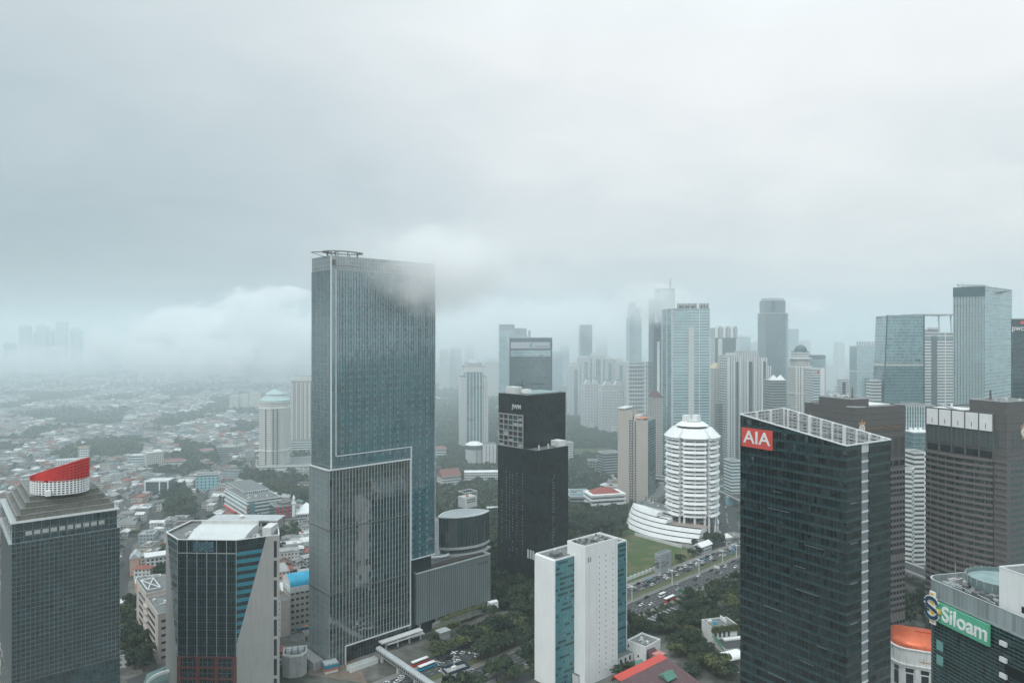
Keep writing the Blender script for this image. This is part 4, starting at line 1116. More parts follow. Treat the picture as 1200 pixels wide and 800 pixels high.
# ------------------------------------------------------------------ colonial white hall with a copper roof
def dome_hall():
    S = Site('copper_roofed_hall', 'white classical building with rounded copper red roof between the two dark glass towers', 'building', 1043.6, 398, -25)
    W_ = 34.0; zt = S.z(756); n = 14
    wl = plain('weathered_white_render', (.70,.70,.69), .75, .1, .3, .3)
    poly = [(0,9)] + [(9-9*math.cos(math.pi/2*i/n), 9-9*math.sin(math.pi/2*i/n)) for i in range(1, n+1)] + [(W_,0),(W_,26),(0,26)]
    part(S, 'drum_wall', MB().prism(poly, 0, zt), wl)
    cen = (W_/2, 13)
    g = lambda k: [(p[0]+(p[0]-cen[0])*k/17, p[1]+(p[1]-cen[1])*k/13) for p in poly]
    for z, k, h in ((zt-.2, .5, .5), (zt-8.8, .7, .7), (zt-10.2, .45, .5)):
        part(S, 'cornice', MB().ring(g(k), g(-.2), z-h, z), wl)
    # copper roof: rounded profile swept in
    mb = MB(); v = []; m = 9; N = len(poly)
    for j in range(m+1):
        a = math.pi/2*j/m; k = -11.5*(1-math.cos(a))
        v += [(p[0]+(p[0]-cen[0])*(k-.5)/17, p[1]+(p[1]-cen[1])*(k-.5)/13, zt+6.2*math.sin(a)) for p in poly]
    f = []
    for j in range(m):
        for i in range(N): f.append((j*N+i, j*N+(i+1)%N, (j+1)*N+(i+1)%N, (j+1)*N+i))
    f.append(tuple(range(m*N, (m+1)*N)))
    part(S, 'copper_roof', mb.add(v, f), COPPER, smooth=True)
    part(S, 'roof_ridge', MB().beam((13,12,zt+6.2),(W_,12,zt+6.2),3.2,1.4), COPPER)
    panels(S, 'window', DGLASS, [(7.6+i*7.4, 0, zt-21.2, 0) for i in range(4)], 3.6, 7.2, .05)
    panels(S, 'upper_window', DGLASS, [(7.4+i*7.4, 0, zt-13.2, 0) for i in range(4)], 4.0, 2.2, .05)
    panels(S, 'window', DGLASS, [(2.2, 2.6, zt-20.6, -.75)], 2.2, 7.0, .35)
    panels(S, 'upper_window', DGLASS, [(2.2, 2.6, zt-12.6, -.75)], 2.4, 2.0, .35)
    for i in range(4):
        part(S, 'pilaster', MB().box(12.2+i*7.4, -.45, 0, 13.8+i*7.4, -.02, zt-10.5), wl)
    part(S, 'gold_cross', MB().box(14.5,-.25,zt-6.4,20,-.1,zt-6.1).box(16,-.25,zt-7.2,16.35,-.1,zt-4.2), plain('tarnished_gold', (.5,.30,.12), .4, .1, .3, .1))
    part(S, 'rain_pipe', MB().beam((1.2,4.4,zt-1),(2.2,3.2,zt-8),.25), DCONC)
dome_hall()

# ------------------------------------------------------------------ white many-tiered tower and its curved terraces
def tiered_tower():
    S = Site('tiered_tower', 'white faceted tower ringed by flared balconies and topped by a hipped white roof', 'tower', 811, 750, 40)
    n = 16
    def ring(r0, r1, rot=0.0, alt=0.0):
        # six broad lobes with narrow notches between them
        out = []
        for i in range(6):
            c = R(-138 + 60*i); q = r0 + (alt if i % 2 else -alt)
            for da, r_ in ((-25, q), (-9, q*.985), (9, q*.985), (25, q), (27.5, r1), (32.5, r1)):
                out.append((r_*math.cos(c+R(da)), r_*math.sin(c+R(da))))
        return out
    n = 36
    zt = 101.5; z = 21.0; dz = 4.35
    core = facade('tiered_core_glass', (.62,.63,.63), (.06,.085,.09), 3.2, 4.35, (.08,.92), (.0,.55), .6, .1, .6, .15)
    part(S, 'core', MB().prism(ring(23.8, 20.5), 20, zt), core)
    part(S, 'core', MB().prism(ring(13, 12), 0, 20), facade('tiered_base_glass', (.5,.51,.51), (.05,.06,.065), 3, 4.4, (.1,.9), (.1,.7), .5, .1, .6, .2))
    k = 0
    while z < zt - 1:
        a, b = 28.2, 23.4
        al = .6 if k % 2 == 0 else -.6
        mb = MB(); o, i_ = ring(a, b, 0, al), ring(a-1.9, b-1.4, 0, al)
        N = n; v = [(*p, z) for p in o] + [(*p, z+2.5) for p in i_] + [(*p, z-.25) for p in ring(a-3.3, b-2.4, 0, al)]
        f = []
        for j in range(N):
            q = (j+1) % N; f += [(j,q,N+q,N+j), (2*N+j,2*N+q,q,j)]
        f.append(tuple(range(N, 2*N)))
        part(S, 'balcony_ring', mb.add(v, f), WHITE)
        z += dz; k += 1
    # columns
    for j in range(18):
        a = R(-138 + 60*(j//3) + (-24, 0, 24)[j % 3]); r_ = 25.2
        x, y = r_*math.cos(a), r_*math.sin(a)
        part(S, 'column', MB().box(x-.8, y-.8, 0, x+.8, y+.8, zt-3), WHITE)
    # roof
    part(S, 'roof', MB().prism(ring(29.5, 25.5), zt, zt+8.6, inset=ring(21, 18.5), bottom=True), WHITE)
    part(S, 'clerestory', MB().prism(ring(15.2, 14.4), zt+8.6, zt+11), DGLASS)
    part(S, 'roof', MB().prism(ring(17.2, 16), zt+11, zt+14.6, inset=ring(11.5, 11), bottom=True), WHITE)
    part(S, 'lantern', MB().prism(ring(9, 8.6), zt+14.6, zt+16.4), OFFW)
    for x, y in ((-5.5, 3), (3.5, -3)):
        part(S, 'tank_house', MB().box(x-3.4, y-3, zt+14.6, x+3.4, y+3, zt+21.5), WHITE)
    # low skirts on the right-hand foot
    for i, (zz, e) in enumerate(((15.5, 0), (9.5, 2.2), (3.8, 1.2))):
        pts = [(12+e, -22), (27+e, -12), (30+e, 6), (24+e, 20)]
        mb = MB(); v = []
        for p in pts: v += [(p[0]*1.05, p[1]*1.05, zz), (p[0]*.86, p[1]*.9, zz+2.8)]
        mb.add(v, [(2*j, 2*j+2, 2*j+3, 2*j+1) for j in range(3)] + [(1,3,5,7)])
        part(S, 'entrance_skirt', mb, WHITE)
    part(S, 'foot_slab', MB().prism([(30*math.cos(a), 30*math.sin(a)) for a in np.linspace(0, 2*math.pi, 25)[:-1]], .01, .7), CONC)
tiered_tower()

def terraces():
    S = Site('terraced_building', 'low white building of curved sloping terraces at the foot of the tiered white tower', 'building', 818, 702, 41)
    # front runs to the left and back from the corner by the road, bulging towards the camera
    Lg = 96.0
    def front(t, inset):
        y = Lg*t; x = -15.0*math.sin(math.pi*min(t*.95+.03, 1.0))**.9 + inset
        return x, y
    N = 26; z = 1.0
    tiers = [(1.0, 1.00), (5.6, 1.0), (10.2, 1.0), (14.8, .985), (19.2, .97)]
    for k, (z0, e) in enumerate(tiers):
        ins = k*2.6 + .4; t0 = 0.0 if k < 3 else (.50 if k == 4 else .36)
        mb = MB(); v = []
        for i in range(N+1):
            t = t0 + (e-t0)*i/N
            a, b = front(t, ins), front(t, ins+2.4)
            endin = max(0, (t-.82)/.18)**2*5
            v += [(a[0]+endin, a[1], z0), (b[0]+endin, b[1], z0+3.6), (b[0]+9+endin*.5, b[1], z0+3.6), (b[0]+9, b[1], z0)]
        f = []
        for i in range(N): o = 4*i; f += [(o+4,o,o+1,o+5), (o+5,o+1,o+2,o+6)]
        f += [(0,3,2,1), (4*N, 4*N+1, 4*N+2, 4*N+3)]
        part(S, 'sloped_band', mb.add(v, f), WHITE)
        if k < len(tiers)-1:
            mb = MB(); v = []
            for i in range(N+1):
                t = t0 + (e-t0)*i/N; b = front(t, ins+2.7); endin = max(0, (t-.82)/.18)**2*5
                v += [(b[0]+endin, b[1], z0+3.4), (b[0]+endin, b[1], z0+4.7)]
            part(S, 'window_band', mb.add(v, [(2*i+2, 2*i, 2*i+1, 2*i+3) for i in range(N)]), DGLASS)
    mb = MB(); v = [(*front(i/N, 11.0), 13.9) for i in range(N+1)]
    part(S, 'terrace_deck', mb.face([*v, (34, Lg, 13.9), (20, 0, 13.9)]), plain('terrace_paving', (.34,.28,.25), .8, .2, .3, .2))
    wbox(S, 'rear_wing', 12, 32, Lg*.42, Lg*.96, 13.5, 23.4, [facade('rear_wing_bands', (.68,.69,.69), (.06,.08,.085), 40, 4.5, (0,1), (.15,.5), .3, .1, .6, .2), ROOFG], 1)
    equipment(S, 14, 28, Lg*.5, Lg*.9, 23.4, 14, 6, [METAL, TRIM, GREENR, OFFW], 2.6)
    wbox(S, 'garden_wall', -22, -21, 4, 62, 0, 3.0, OFFW)
terraces()

# ------------------------------------------------------------------ beige tower with a green glass side
def beige_tower():
    D = 850
    S = Site('slab_tower', 'beige slab tower with rows of small square windows and a green glass end', 'tower', 759.3, D, 62)
    H = S.z(493)
    L_ = S.ly(724.5); W_ = S.lx(768)
    beige = plain('beige_render', (.46,.42,.38), .8, .06, .06, .12)
    wbox(S, 'wall', 0, W_, 0, L_, 0, H, [beige, ROOFG, beige], 1)
    part(S, 'glass_end', MB().box(.4, -.3, 12, W_, -.01, H-.5), facade('green_end_glass', (.10,.15,.15), (.055,.11,.11), 1.6, 3.3, (.06,.96), (.06,.8), .5, .2, .4, .1, .8, dark=.25))
    ym = S.ly(741.2)
    zh = S.z(479.6, 0, L_)
    wbox(S, 'raised_bay', -.6, W_*.8, ym, L_+.3, 0, zh, [beige, ROOFG], 1)
    sp = []
    for k in range(33):
        for px in (737.5, 740.2): sp.append((-.6, S.ly(px), H-2-k*3.05, -math.pi/2))
        sp.append((0, S.ly(743.6), H-4-k*3.05, -math.pi/2))
    panels(S, 'window', DGLASS, sp, 2.1, 1.9, .05, limit=102)
    wbox(S, 'roof_cap', -1.6, W_*.85, ym+8, L_+1.2, zh+1.0, zh+2.2, OFFW, bottom=True)
    wbox(S, 'rear_block', W_+.2, W_+16, 6, 22, 0, S.z(488, W_, 10), [beige, ROOFG], 1)
    part(S, 'orange_awning', MB().box(1, 6, H+1.6, W_*.7, ym-4, H+2.3), ORANGE)
    equipment(S, 1, W_-2, 4, ym-2, H, 10, 14)
    wbox(S, 'plant_room', 3, 12, ym-9, ym-1, H, H+6, OFFW)
    wbox(S, 'podium', -2, W_+26, -12, 4, 0, 14, [facade('beige_podium', (.40,.37,.34), (.05,.06,.065), 3.5, 4, (.2,.8), (.25,.8), .4, .15), ROOFG], 1)
beige_tower()
# ------------------------------------------------------------------ ground, roads
def road_mat(name, col):
    return plain(name, col, .85, .18, .15, .15)
def ground_mat():
    t = NT('ground_cover')
    g = t.n('ShaderNodeNewGeometry').outputs['Position']
    a = t.noise(g, .012, 6, .6).outputs[0]; b = t.noise(g, .11, 4).outputs[0]
    c = t.mix(t.ramp(a, .42, .58), (.045,.055,.04), (.16,.155,.145))
    return t.bsdf(t.mul(c, t.ramp(b, .3, .7, .6, 1.35)), .9, .2)
tag(MB().face([(-16000,-1400,0),(16000,-1400,0),(16000,21500,0),(-16000,21500,0)]).build('ground', ground_mat()), kind='structure')
ASPH = road_mat('asphalt', (.058,.060,.062)); ASPH2 = road_mat('concrete_lane', (.17,.165,.15))
PAVE = road_mat('pavement_slabs', (.21,.205,.195)); VERGE = leafmat('verge_grass', (.075,.092,.045), .3)
GRASS = None
def strip(name, pts, w0, w1, mat, z=.02, h=None, kind='structure'):
    """ribbon along a ground polyline, from offset w0 to w1 on its right-hand side"""
    n = len(pts); L = []
    for i in range(n):
        a = Vector(pts[max(i-1,0)]); b = Vector(pts[min(i+1,n-1)]); d = (b-a).normalized(); r = Vector((d.y, -d.x))
        p = Vector(pts[i]); L.append((p + r*w0, p + r*w1))
    mb = MB(); v = []
    if h is None:
        for a, b in L: v += [(a.x,a.y,z),(b.x,b.y,z)]
        mb.add(v, [(2*i+1, 2*i+3, 2*i+2, 2*i) for i in range(n-1)])
    else:
        for a, b in L: v += [(a.x,a.y,z),(b.x,b.y,z),(b.x,b.y,z+h),(a.x,a.y,z+h)]
        f = []
        for i in range(n-1):
            o = 4*i; f += [(o+3,o+2,o+6,o+7),(o+1,o+5,o+6,o+2),(o+4,o,o+3,o+7),(o,o+4,o+5,o+1)]
        f += [(0,1,2,3),(4*n-1,4*n-2,4*n-3,4*n-4)]; mb.add(v, f)
    return tag(mb.build(name, mat), kind=kind)
RO = Vector((90.4, 556.0)); RD = Vector((.731, .682)); RN = Vector((.682, -.731))
def rp(s, n=0): p = RO + RD*s + RN*n; return (p.x, p.y)
AX = [rp(s) for s in (-420, -300, -200, -100, 0, 100, 200, 300, 420, 600)]
strip('road', AX, -17, 24, ASPH, .010)
strip('road_lane', AX, 1.6, 6.2, ASPH2, .016)
strip('median', AX, -3.6, 1.4, VERGE, .014, .25)
strip('kerb', AX, 1.4, 1.75, PAVE, .014, .30); strip('kerb', AX, 6.2, 6.7, PAVE, .014, .35)
strip('kerb', AX, -17.6, -17.0, PAVE, .0, .16); strip('kerb', AX, 24, 24.5, PAVE, 0, .16)
strip('pavement', AX, -22, -17.6, PAVE, .02, .12); strip('pavement', AX, 24.5, 29, PAVE, .02, .12)
strip('road', AX, 31.5, 40, ASPH, .012); strip('verge', AX, 29, 31.5, VERGE, .02, .5)
WL = plain('road_paint', (.62,.63,.62), .7, .25, .6, .3)
for off in (-13.6, -10.2, -6.9, 9.9, 13.3, 16.8, 20.3):
    mb = MB()
    for i in range(150):
        s = -300 + i*6.0
        a, b, c, d = rp(s, off-.08), rp(s+3, off-.08), rp(s+3, off+.08), rp(s, off+.08)
        mb.face([(*d,.022),(*c,.022),(*b,.022),(*a,.022)])
    tag(mb.build('road_markings', WL), kind='structure')
# side street in front of the tall tower's mall, and the one behind the tiered tower
strip('road', [gp(*p)[:2] for p in ((470,800),(545,752),(640,700),(700,676))], -5, 5, ASPH, .008)
strip('road', [gp(*p)[:2] for p in ((905,668),(862,640),(848,612),(846,590),(842,560))], -14, 14, ASPH, .007)
strip('path', [gp(*p)[:2] for p in ((800,640),(840,630),(868,625))], -9, 9, PAVE, .018)
strip('road', [gp(*p)[:2] for p in ((150,800),(330,740),(362,700))], -6, 6, ASPH, .009)
# streets winding through the northern quarter
for pts in (((238,612),(228,590),(252,565),(262,548),(255,520)), ((140,600),(200,560),(300,540)), ((0,560),(90,520),(200,500)), ((142,700),(150,640),(190,600))):
    strip('road', [gp(*p)[:2] for p in pts], -4, 4, ASPH, .011)
# forecourts
tag(MB().face([gp(*p, .006) for p in ((362,790),(430,800),(420,775),(362,745))]).build('pavement', plain('site_ground', (.19,.15,.12), .9, .35, .2, .2)), kind='structure')
tag(MB().face([gp(*p, .005) for p in ((340,720),(364,720),(364,755),(340,750))]).build('pavement', DCONC), kind='structure')
# lawn
def lawn_mat():
    t = NT('lawn_grass')
    g = t.n('ShaderNodeNewGeometry').outputs['Position']
    a = t.noise(g, .05, 5, .6).outputs[0]; b = t.noise(g, .6, 4).outputs[0]
    c = t.mix(t.ramp(a, .46, .64), (.070,.105,.042), (.15,.125,.075))
    return t.bsdf(t.mul(c, t.ramp(b, .3, .7, .75, 1.25)), .9, .2)
LAWN = lawn_mat()
tag(MB().face([gp(*p, .006) for p in ((664,700),(735,694),(816,652),(812,645),(795,634),(745,616),(700,620),(664,634))][::-1]).build('lawn', LAWN), kind='structure')
tag(MB().face([gp(*p, .006) for p in ((664,534),(720,534),(716,524),(664,526))]).build('lawn', LAWN), kind='structure')
# elevated toll road on the right
def flyover():
    pts = [(168.0, 1010.0)] + [gp(px, py, 12)[:2] for px, py in ((843,571),(868,583))] + [(322.0, 640.0), (345.0, 560.0), (372.0, 470.0), (420.0, 380.0)]
    e = empty('flyover', (0,0,0), label='elevated concrete toll road curving behind the white tiered tower and the dark glass towers', cat='flyover')
    for w0, w1, z, h, m, nm in ((-9, 9, 10.6, 1.4, CONC, 'deck'), (-9.3, -8.9, 12, 1.1, OFFW, 'barrier'), (8.9, 9.3, 12, 1.1, OFFW, 'barrier'), (-8.6, 8.6, 12.0, .03, ASPH, 'carriageway')):
        o = strip(nm, pts, w0, w1, m, z, h); o.parent = e
        del o['kind']
    for i in range(len(pts)-1):
        for f in (.25, .75):
            p = Vector(pts[i]).lerp(Vector(pts[i+1]), f); MB().box(p.x-1.2, p.y-1.2, 0, p.x+1.2, p.y+1.2, 10.6).build('pier', CONC, e)
flyover()

# ------------------------------------------------------------------ towers of the skyline
FW = {}
def fm(key):
    if key not in FW:
        wht, off, bge, gry = (.66,.67,.67), (.52,.53,.52), (.42,.39,.36), (.27,.28,.28)
        tl, dk, lt = (.085,.185,.20), (.022,.05,.057), (.21,.34,.365)
        P = {
         'apt': (wht, dk, 3.4, 3.2, (.22,.78), (.25,.75)), 'apt_rib': (wht, (.10,.12,.125), 4.2, 3.2, (.3,.75), (.12,.8)), 'apt_grid': (wht, (.12,.145,.15), 5.2, 4.0, (.08,.9), (.3,.92)),
         'apt_cream': ((.60,.58,.54), dk, 3.0, 3.2, (.25,.75), (.25,.75)), 'apt_beige': (bge, dk, 3.2, 3.1, (.25,.75), (.3,.75)),
         'band_white': (wht, tl, 30, 4.0, (0,1), (.25,.78)), 'band_grey': (gry, dk, 30, 3.8, (0,1), (.2,.7)), 'band_wide': (wht, (.09,.11,.115), 36, 4.2, (0,1), (.42,.88)),
         'glass_teal': ((.12,.19,.2), tl, 1.9, 4.0, (.06,1), (.12,1)), 'glass_dark': ((.045,.08,.086), (.03,.065,.072), 1.9, 4.0, (.06,1), (.1,1)), 'glass_light': ((.26,.34,.35), lt, 2.2, 4.0, (.06,1), (.16,1)),
         'glass_rib': ((.40,.50,.51), (.10,.21,.225), 3.0, 4.2, (.25,1), (.05,1)), 'glass_band': ((.34,.45,.465), (.15,.265,.28), 14, 4.0, (.02,1), (.35,1)),
         'grid_dot': (wht, dk, 2.6, 3.3, (.3,.7), (.25,.75)), 'lattice': ((.36,.39,.4), (.13,.16,.17), 2.2, 2.6, (.25,.9), (.25,.9)),
         'office_white': (wht, dk, 2.4, 3.6, (.15,.85), (.3,.8)), 'grey_grid': (gry, dk, 3.0, 3.6, (.2,.8), (.25,.75)), 'conc_open': ((.30,.30,.29), (.02,.025,.028), 4.5, 3.6, (.1,.9), (.25,.85)),
        }[key]
        FW[key] = facade('far_' + key, *P, .3, .12, .5, .07, 1.0, dark=.12, ior=1.6 if key == 'glass_dark' else 2.1 if 'glass' in key else 1.5)
    return FW[key]

def tower(name, label, cat, near, D, th, l, r, yt, right='apt', left=None, L=None, W=None, roof=ROOFG, par=.9, group=None, base=0.0, body='facade'):
    """plain shaft: near corner, left and right edges and roof line as photo pixels"""
    S = Site(name, label, cat, near, D, th, group)
    S.W = W or S.lx(r); S.L = L or S.ly(l)
    S.H = S.z(yt)
    a = fm(right) if isinstance(right, str) else right
    b = fm(left) if isinstance(left, str) else (left or a)
    wbox(S, body, 0, S.W, 0, S.L, base, S.H, [a, roof, b], 1, 2)
    if par: parapet(S, -.15, S.W+.15, -.15, S.L+.15, S.H, par, .6, OFFW if right.startswith(('apt','band','office','grid')) else METAL)
    S.fc = lambda px: S.lx(px)
    return S
def pent(S, x0, x1, y0, y1, h, mat=None, name='penthouse', z=None):
    z = S.H if z is None else z
    return wbox(S, name, S.W*x0, S.W*x1, S.L*y0, S.L*y1, z, z+h, [mat or OFFW, ROOFG], 1)
def ribs(S, face, a0, a1, n, w, d, z0, z1, mat, name='rib'):
    for i in range(n):
        a = a0 + (a1-a0)*(i/(n-1) if n > 1 else .5)
        part(S, name, MB().box(a-w/2, -d, z0, a+w/2, -.01, z1) if face == 'r' else MB().box(-d, a-w/2, z0, -.01, a+w/2, z1), mat)

# white edged tower with the round annexe in front
S = tower('office_tower', 'slim tower with white dotted edges, ribbed teal glass middle and stepped white crown', 'office tower', 540.5, 1250, 8, 537.6, 572, 443, 'glass_teal', 'grid_dot')
gd = fm('grid_dot')
for x in (0, S.W-8.2): part(S, 'edge_column', MB().box(x, -2, 0, x+8.2, 6, S.H+1), gd)
ribs(S, 'r', 9.5, S.W-9.5, 6, 1.0, .8, 0, S.H+9, WHITE)
wbox(S, 'upper_glass', 8.4, S.W-8.4, -.3, S.L, S.H, S.H+10.5, [fm('glass_teal'), ROOFG], 1)
wbox(S, 'crown', 4, S.W-4, 1, S.L-1, S.H+10.5, S.H+19.5, [OFFW, ROOFG], 1)
wbox(S, 'crown', 9, S.W-9, 5, S.L-5, S.H+19.5, S.H+26, [fm('apt'), ROOFG], 1)
part(S, 'dome', MB().cyl(S.W/2, S.L/2, S.H+26, S.H+31, 12, 7, 20), METAL)
S = Site('round_annexe', 'round white annexe with glass upper ring and oval white roof below slim ribbed tower', 'building', 545.8, 1105, 5)
rr = 13.8; h = 37
part(S, 'drum_wall', MB().cyl(rr, rr, 0, h-9.5, rr, n=32), plain('pale_grey_render', (.47,.48,.48), .8, .1, .1, .2))
part(S, 'glass_ring', MB().cyl(rr, rr, h-9.5, h-2.5, rr*.99, n=32), facade('annexe_glass', (.2,.25,.26), (.05,.09,.1), 2, 3.5, (.1,1), (.1,1)))
part(S, 'roof', MB().cyl(rr, rr, h-2.3, h+1.5, rr*1.04, rr*.6, 32), WHITE)
wbox(S, 'side_block', 2*rr-1, 2*rr+20, 4, 26, 0, h-1, [plain('ribbed_white', (.6,.61,.62), .7, .1, .1, .2), ROOFG], 1)
ribs(S, 'r', 2*rr+7, 2*rr+18, 3, 1.2, .01, 0, 0.5, OFFW); 
for i in range(3): part(S, 'recess_strip', MB().box(2*rr+4+i*5.5, 3.9, 1, 2*rr+5+i*5.5, 3.99, h-2), DCONC)
part(S, 'flue', MB().cyl(rr*1.25, -.6, 0, h-8, .5, n=8), DCONC)

S = tower('office_tower', 'dark teal glass office block with a pale sign band and blue bird emblem', 'office tower', 597, 1150, 4, 595, 647, 396, 'glass_dark', 'glass_dark')
z0 = S.z(408.2, 20, 0); z1 = S.z(400.8, 20, 0)
sg = wbox(S, 'sign_band', S.lx(597.3), S.lx(644.5), -.8, -.1, z0, z1, [plain('sign_pale', (.42,.45,.47), .5, .05, .1, .05)])
part(sg, 'bird_emblem', MB().add([(S.lx(621),-1,z1-4),(S.lx(620.6),-1,z0+3),(S.lx(624.5),-1,z0+1.2),(S.lx(622.5),-1,z0+5),(S.lx(625),-1,z1+.8)], [(0,1,2,3),(0,3,4)]), plain('emblem_blue', (.05,.22,.32), .5, .05, .3, 0))
text(sg, 'Commonwealth', 4.6, plain('sign_grey_letters', (.12,.14,.15), .5, .05, .3, 0), (S.lx(635), -.9, z0+3.3), 0, .05, .02, sx=.75)
wbox(S, 'upper_band', .5, S.W-.5, -.5, -.05, z0-13, z0-3, [fm('glass_light')])
for a in (.0, S.W-2): part(S, 'edge_frame', MB().box(a, -1.0, 0, a+2, -.02, S.H), plain('dark_teal_frame', (.03,.055,.06), .4, .1, .2, 0))
S = tower('office_tower', 'pale hazy tower with two lattice screened roof steps behind the dark sign band block', 'office tower', 585, 1600, 3, 584, 604, 388, 'glass_light', L=40)
wbox(S, 'roof_lattice', 0, S.W*.95, 0, 40, S.H, S.z(380), [fm('lattice')])
wbox(S, 'lower_wing', S.W, S.W*1.75, 2, 38, 0, S.z(393), [fm('glass_light'), ROOFG], 1)
wbox(S, 'roof_lattice', S.W, S.W*1.7, 2, 38, S.z(393), S.z(384.5), [fm('lattice')])
part(S, 'lattice_post', MB().box(S.W*1.8, 4, 0, S.W*1.95, 7, S.z(387)), METAL)
# apartment cluster behind the park
for i, (n, l, r, yt, D, k, lab) in enumerate((
    (669, 667, 680, 429, 1720, 'apt_rib', 'leftmost pale ribbed apartment tower of the hazy cluster behind the wooded park'),
    (681, 679, 692, 420, 1730, 'apt_rib', 'pale apartment tower with green glass shoulders, second in hazy park cluster'),
    (694, 692, 707, 417, 1740, 'apt_rib', 'tallest pale ribbed apartment tower of the hazy cluster behind the wooded park'),
    (709, 707, 720, 421, 1750, 'apt_cream', 'cream apartment tower right of the tallest one in the hazy cluster behind the park'),
    (722, 720, 733, 424, 1750, 'apt_cream', 'rightmost cream apartment tower of the hazy cluster behind the wooded park'))):
    S = tower('apartment_tower', lab, 'apartment tower', n, D, 20, l, r, yt, k, 'apt', L=24, group='apartment cluster behind the park')
    pent(S, .2, .8, .2, .8, 7); wbox(S, 'glass_bay', S.W*.35, S.W*.7, -.8, -.02, 0, S.H-8, [fm('glass_teal')])
for n, l, r, yt, D, lab in ((685, 682.5, 702, 450, 1500, 'white apartment block with arched gables, the left one of a pair above the park trees'),
                       (706, 703, 731.5, 452, 1440, 'wider white apartment block with green gables, right one of the pair above park trees')):
    S = tower('apartment_tower', lab, 'apartment tower', n, D, 14, l, r, yt, 'apt', 'apt', L=26, group='white gabled apartment pair above the park')
    for f in (.25, .75):
        a = [math.pi*i/10 for i in range(11)]; w_ = S.W*.2
        part(S, 'gable', MB().prism([(S.W*f + w_*.9*math.cos(t), 0) for t in ()] or [(S.W*f-w_,-.5),(S.W*f+w_,-.5),(S.W*f+w_,8),(S.W*f-w_,8)], S.H, S.H+10, 0, inset=[(S.W*f-w_*.45,-.5),(S.W*f+w_*.45,-.5),(S.W*f+w_*.45,8),(S.W*f-w_*.45,8)]), OFFW)
        part(S, 'gable_roof', MB().box(S.W*f-w_*.42, 0, S.H+10, S.W*f+w_*.42, 7, S.H+12), GREENR)
    wbox(S, 'string_course', -.4, S.W+.4, -.4, S.L, S.H-11, S.H-9.6, [WHITE], bottom=True)
    wbox(S, 'entrance_bay', S.W*.4, S.W*.62, -6, -.1, 0, 24, [OFFW, ROOFG], 1)
S = tower('apartment_tower', 'white gridded apartment slab with open balconies beside the tall ribbed glass tower', 'apartment tower', 735, 1400, 6, 733, 776, 425, 'apt_grid', 'apt', L=22)
ribs(S, 'r', S.W*.02, S.W*.98, 3, 2.4, 1.6, 0, S.H+3, WHITE); wbox(S, 'stair_bay', S.W*.46, S.W*.62, -1.5, -.1, 0, S.H+2, [fm('apt')])
for k in range(18): part(S, 'balcony_slab', MB().box(1, -2.2, S.H-6-k*8, S.W-1, -.05, S.H-5.2-k*8), WHITE)
S = tower('apartment_tower', 'beige apartment tower with maroon pyramid roof between beige slab and ribbed glass tower', 'apartment tower', 764.5, 1000, 8, 760, 776, 465, 'apt_beige', 'apt_beige', L=16)
part(S, 'roof', MB().prism([(-1,-1),(S.W+1,-1),(S.W+1,S.L+1),(-1,S.L+1)], S.H, S.H+10, inset=[(S.W*.45,S.L*.45),(S.W*.55,S.L*.45),(S.W*.55,S.L*.55),(S.W*.45,S.L*.55)]), MAROON)
# hazy giants
S = tower('skyscraper', 'ghostly tower whose notched top floats out of the fog, left of the spire tower', 'skyscraper', 738, 2150, 6, 737, 752, 372, 'glass_teal', L=40)
pent(S, .1, .55, .1, .9, 46, fm('glass_teal'), 'crown'); pent(S, .55, .95, .2, .8, 30, fm('glass_teal'), 'crown')
S = tower('office_tower', 'narrow dark hazy tower standing alone against the fog above the apartment cluster', 'office tower', 680.5, 2300, 5, 680, 694, 381, 'glass_dark', L=36); pent(S, .1, .9, .1, .9, 3)
S = tower('skyscraper', 'faint stepped skyscraper with a mast on its roof half hidden by fog', 'skyscraper', 774, 1330, 8, 771, 791, 338, 'glass_teal', 'glass_dark', L=34)
part(S, 'spire', MB().cyl(S.W*.78, 8, S.H, S.z(324), 2.6, .4, 8), METAL)
wbox(S, 'side_wing', -13, -.2, 2, 30, 0, S.z(350), [fm('glass_dark'), ROOFG], 1)
part(S, 'wing_sign', MB().add([(-11,1.9,S.z(378)),(-3,1.9,S.z(378)),(-9.5,1.9,S.z(364))], [(0,1,2)]), TRIM)
wbox(S, 'white_fin', -6, -1.5, .5, 1.8, 0, S.z(400), [WHITE])
S = tower('skyscraper', 'broad reflective glass tower with one long pale vertical stripe down its front', 'skyscraper', 788, 1000, 4, 776, 832, 362, 'glass_band', 'glass_teal')
wbox(S, 'pale_stripe', S.lx(806.6), S.lx(813.2), -1.2, -.05, 0, S.z(383), [plain('pale_stone', (.55,.57,.58), .6, .06, .1, .1)])
for px in (777.5, 782.5): pass
ribs(S, 'r', .4, S.W-.4, 2, .8, .9, 0, S.H, TRIM); ribs(S, 'r', S.lx(819), S.lx(820), 1, .9, .9, 0, S.H, TRIM)
ribs(S, 'l', 2, S.L-1, 3, .9, .9, 0, S.H, TRIM)
for a, b in ((.14, .66), (.72, .97)):
    for k in range(4): part(S, 'roof_screen_post', MB().box(S.W*(a+(b-a)*k/3.3), 0, S.H, S.W*(a+(b-a)*k/3.3)+1.5, 3, S.H+7), METAL)
    part(S, 'roof_screen', MB().box(S.W*a, 1, S.H+.9, S.W*b, 2.6, S.H+6), fm('conc_open')); part(S, 'roof_beam', MB().box(S.W*a, -.2, S.H+7, S.W*b, 4, S.H+8.2), METAL)
wbox(S, 'bright_glass', S.lx(789), S.lx(806), -.35, -.02, S.z(385), S.z(364), [fm('glass_light')])
S = tower('office_tower', 'hazy tower with curved white and dark crown panels right of the striped glass tower', 'office tower', 838, 1380, 10, 834, 865, 396, 'glass_dark', 'apt', L=34)
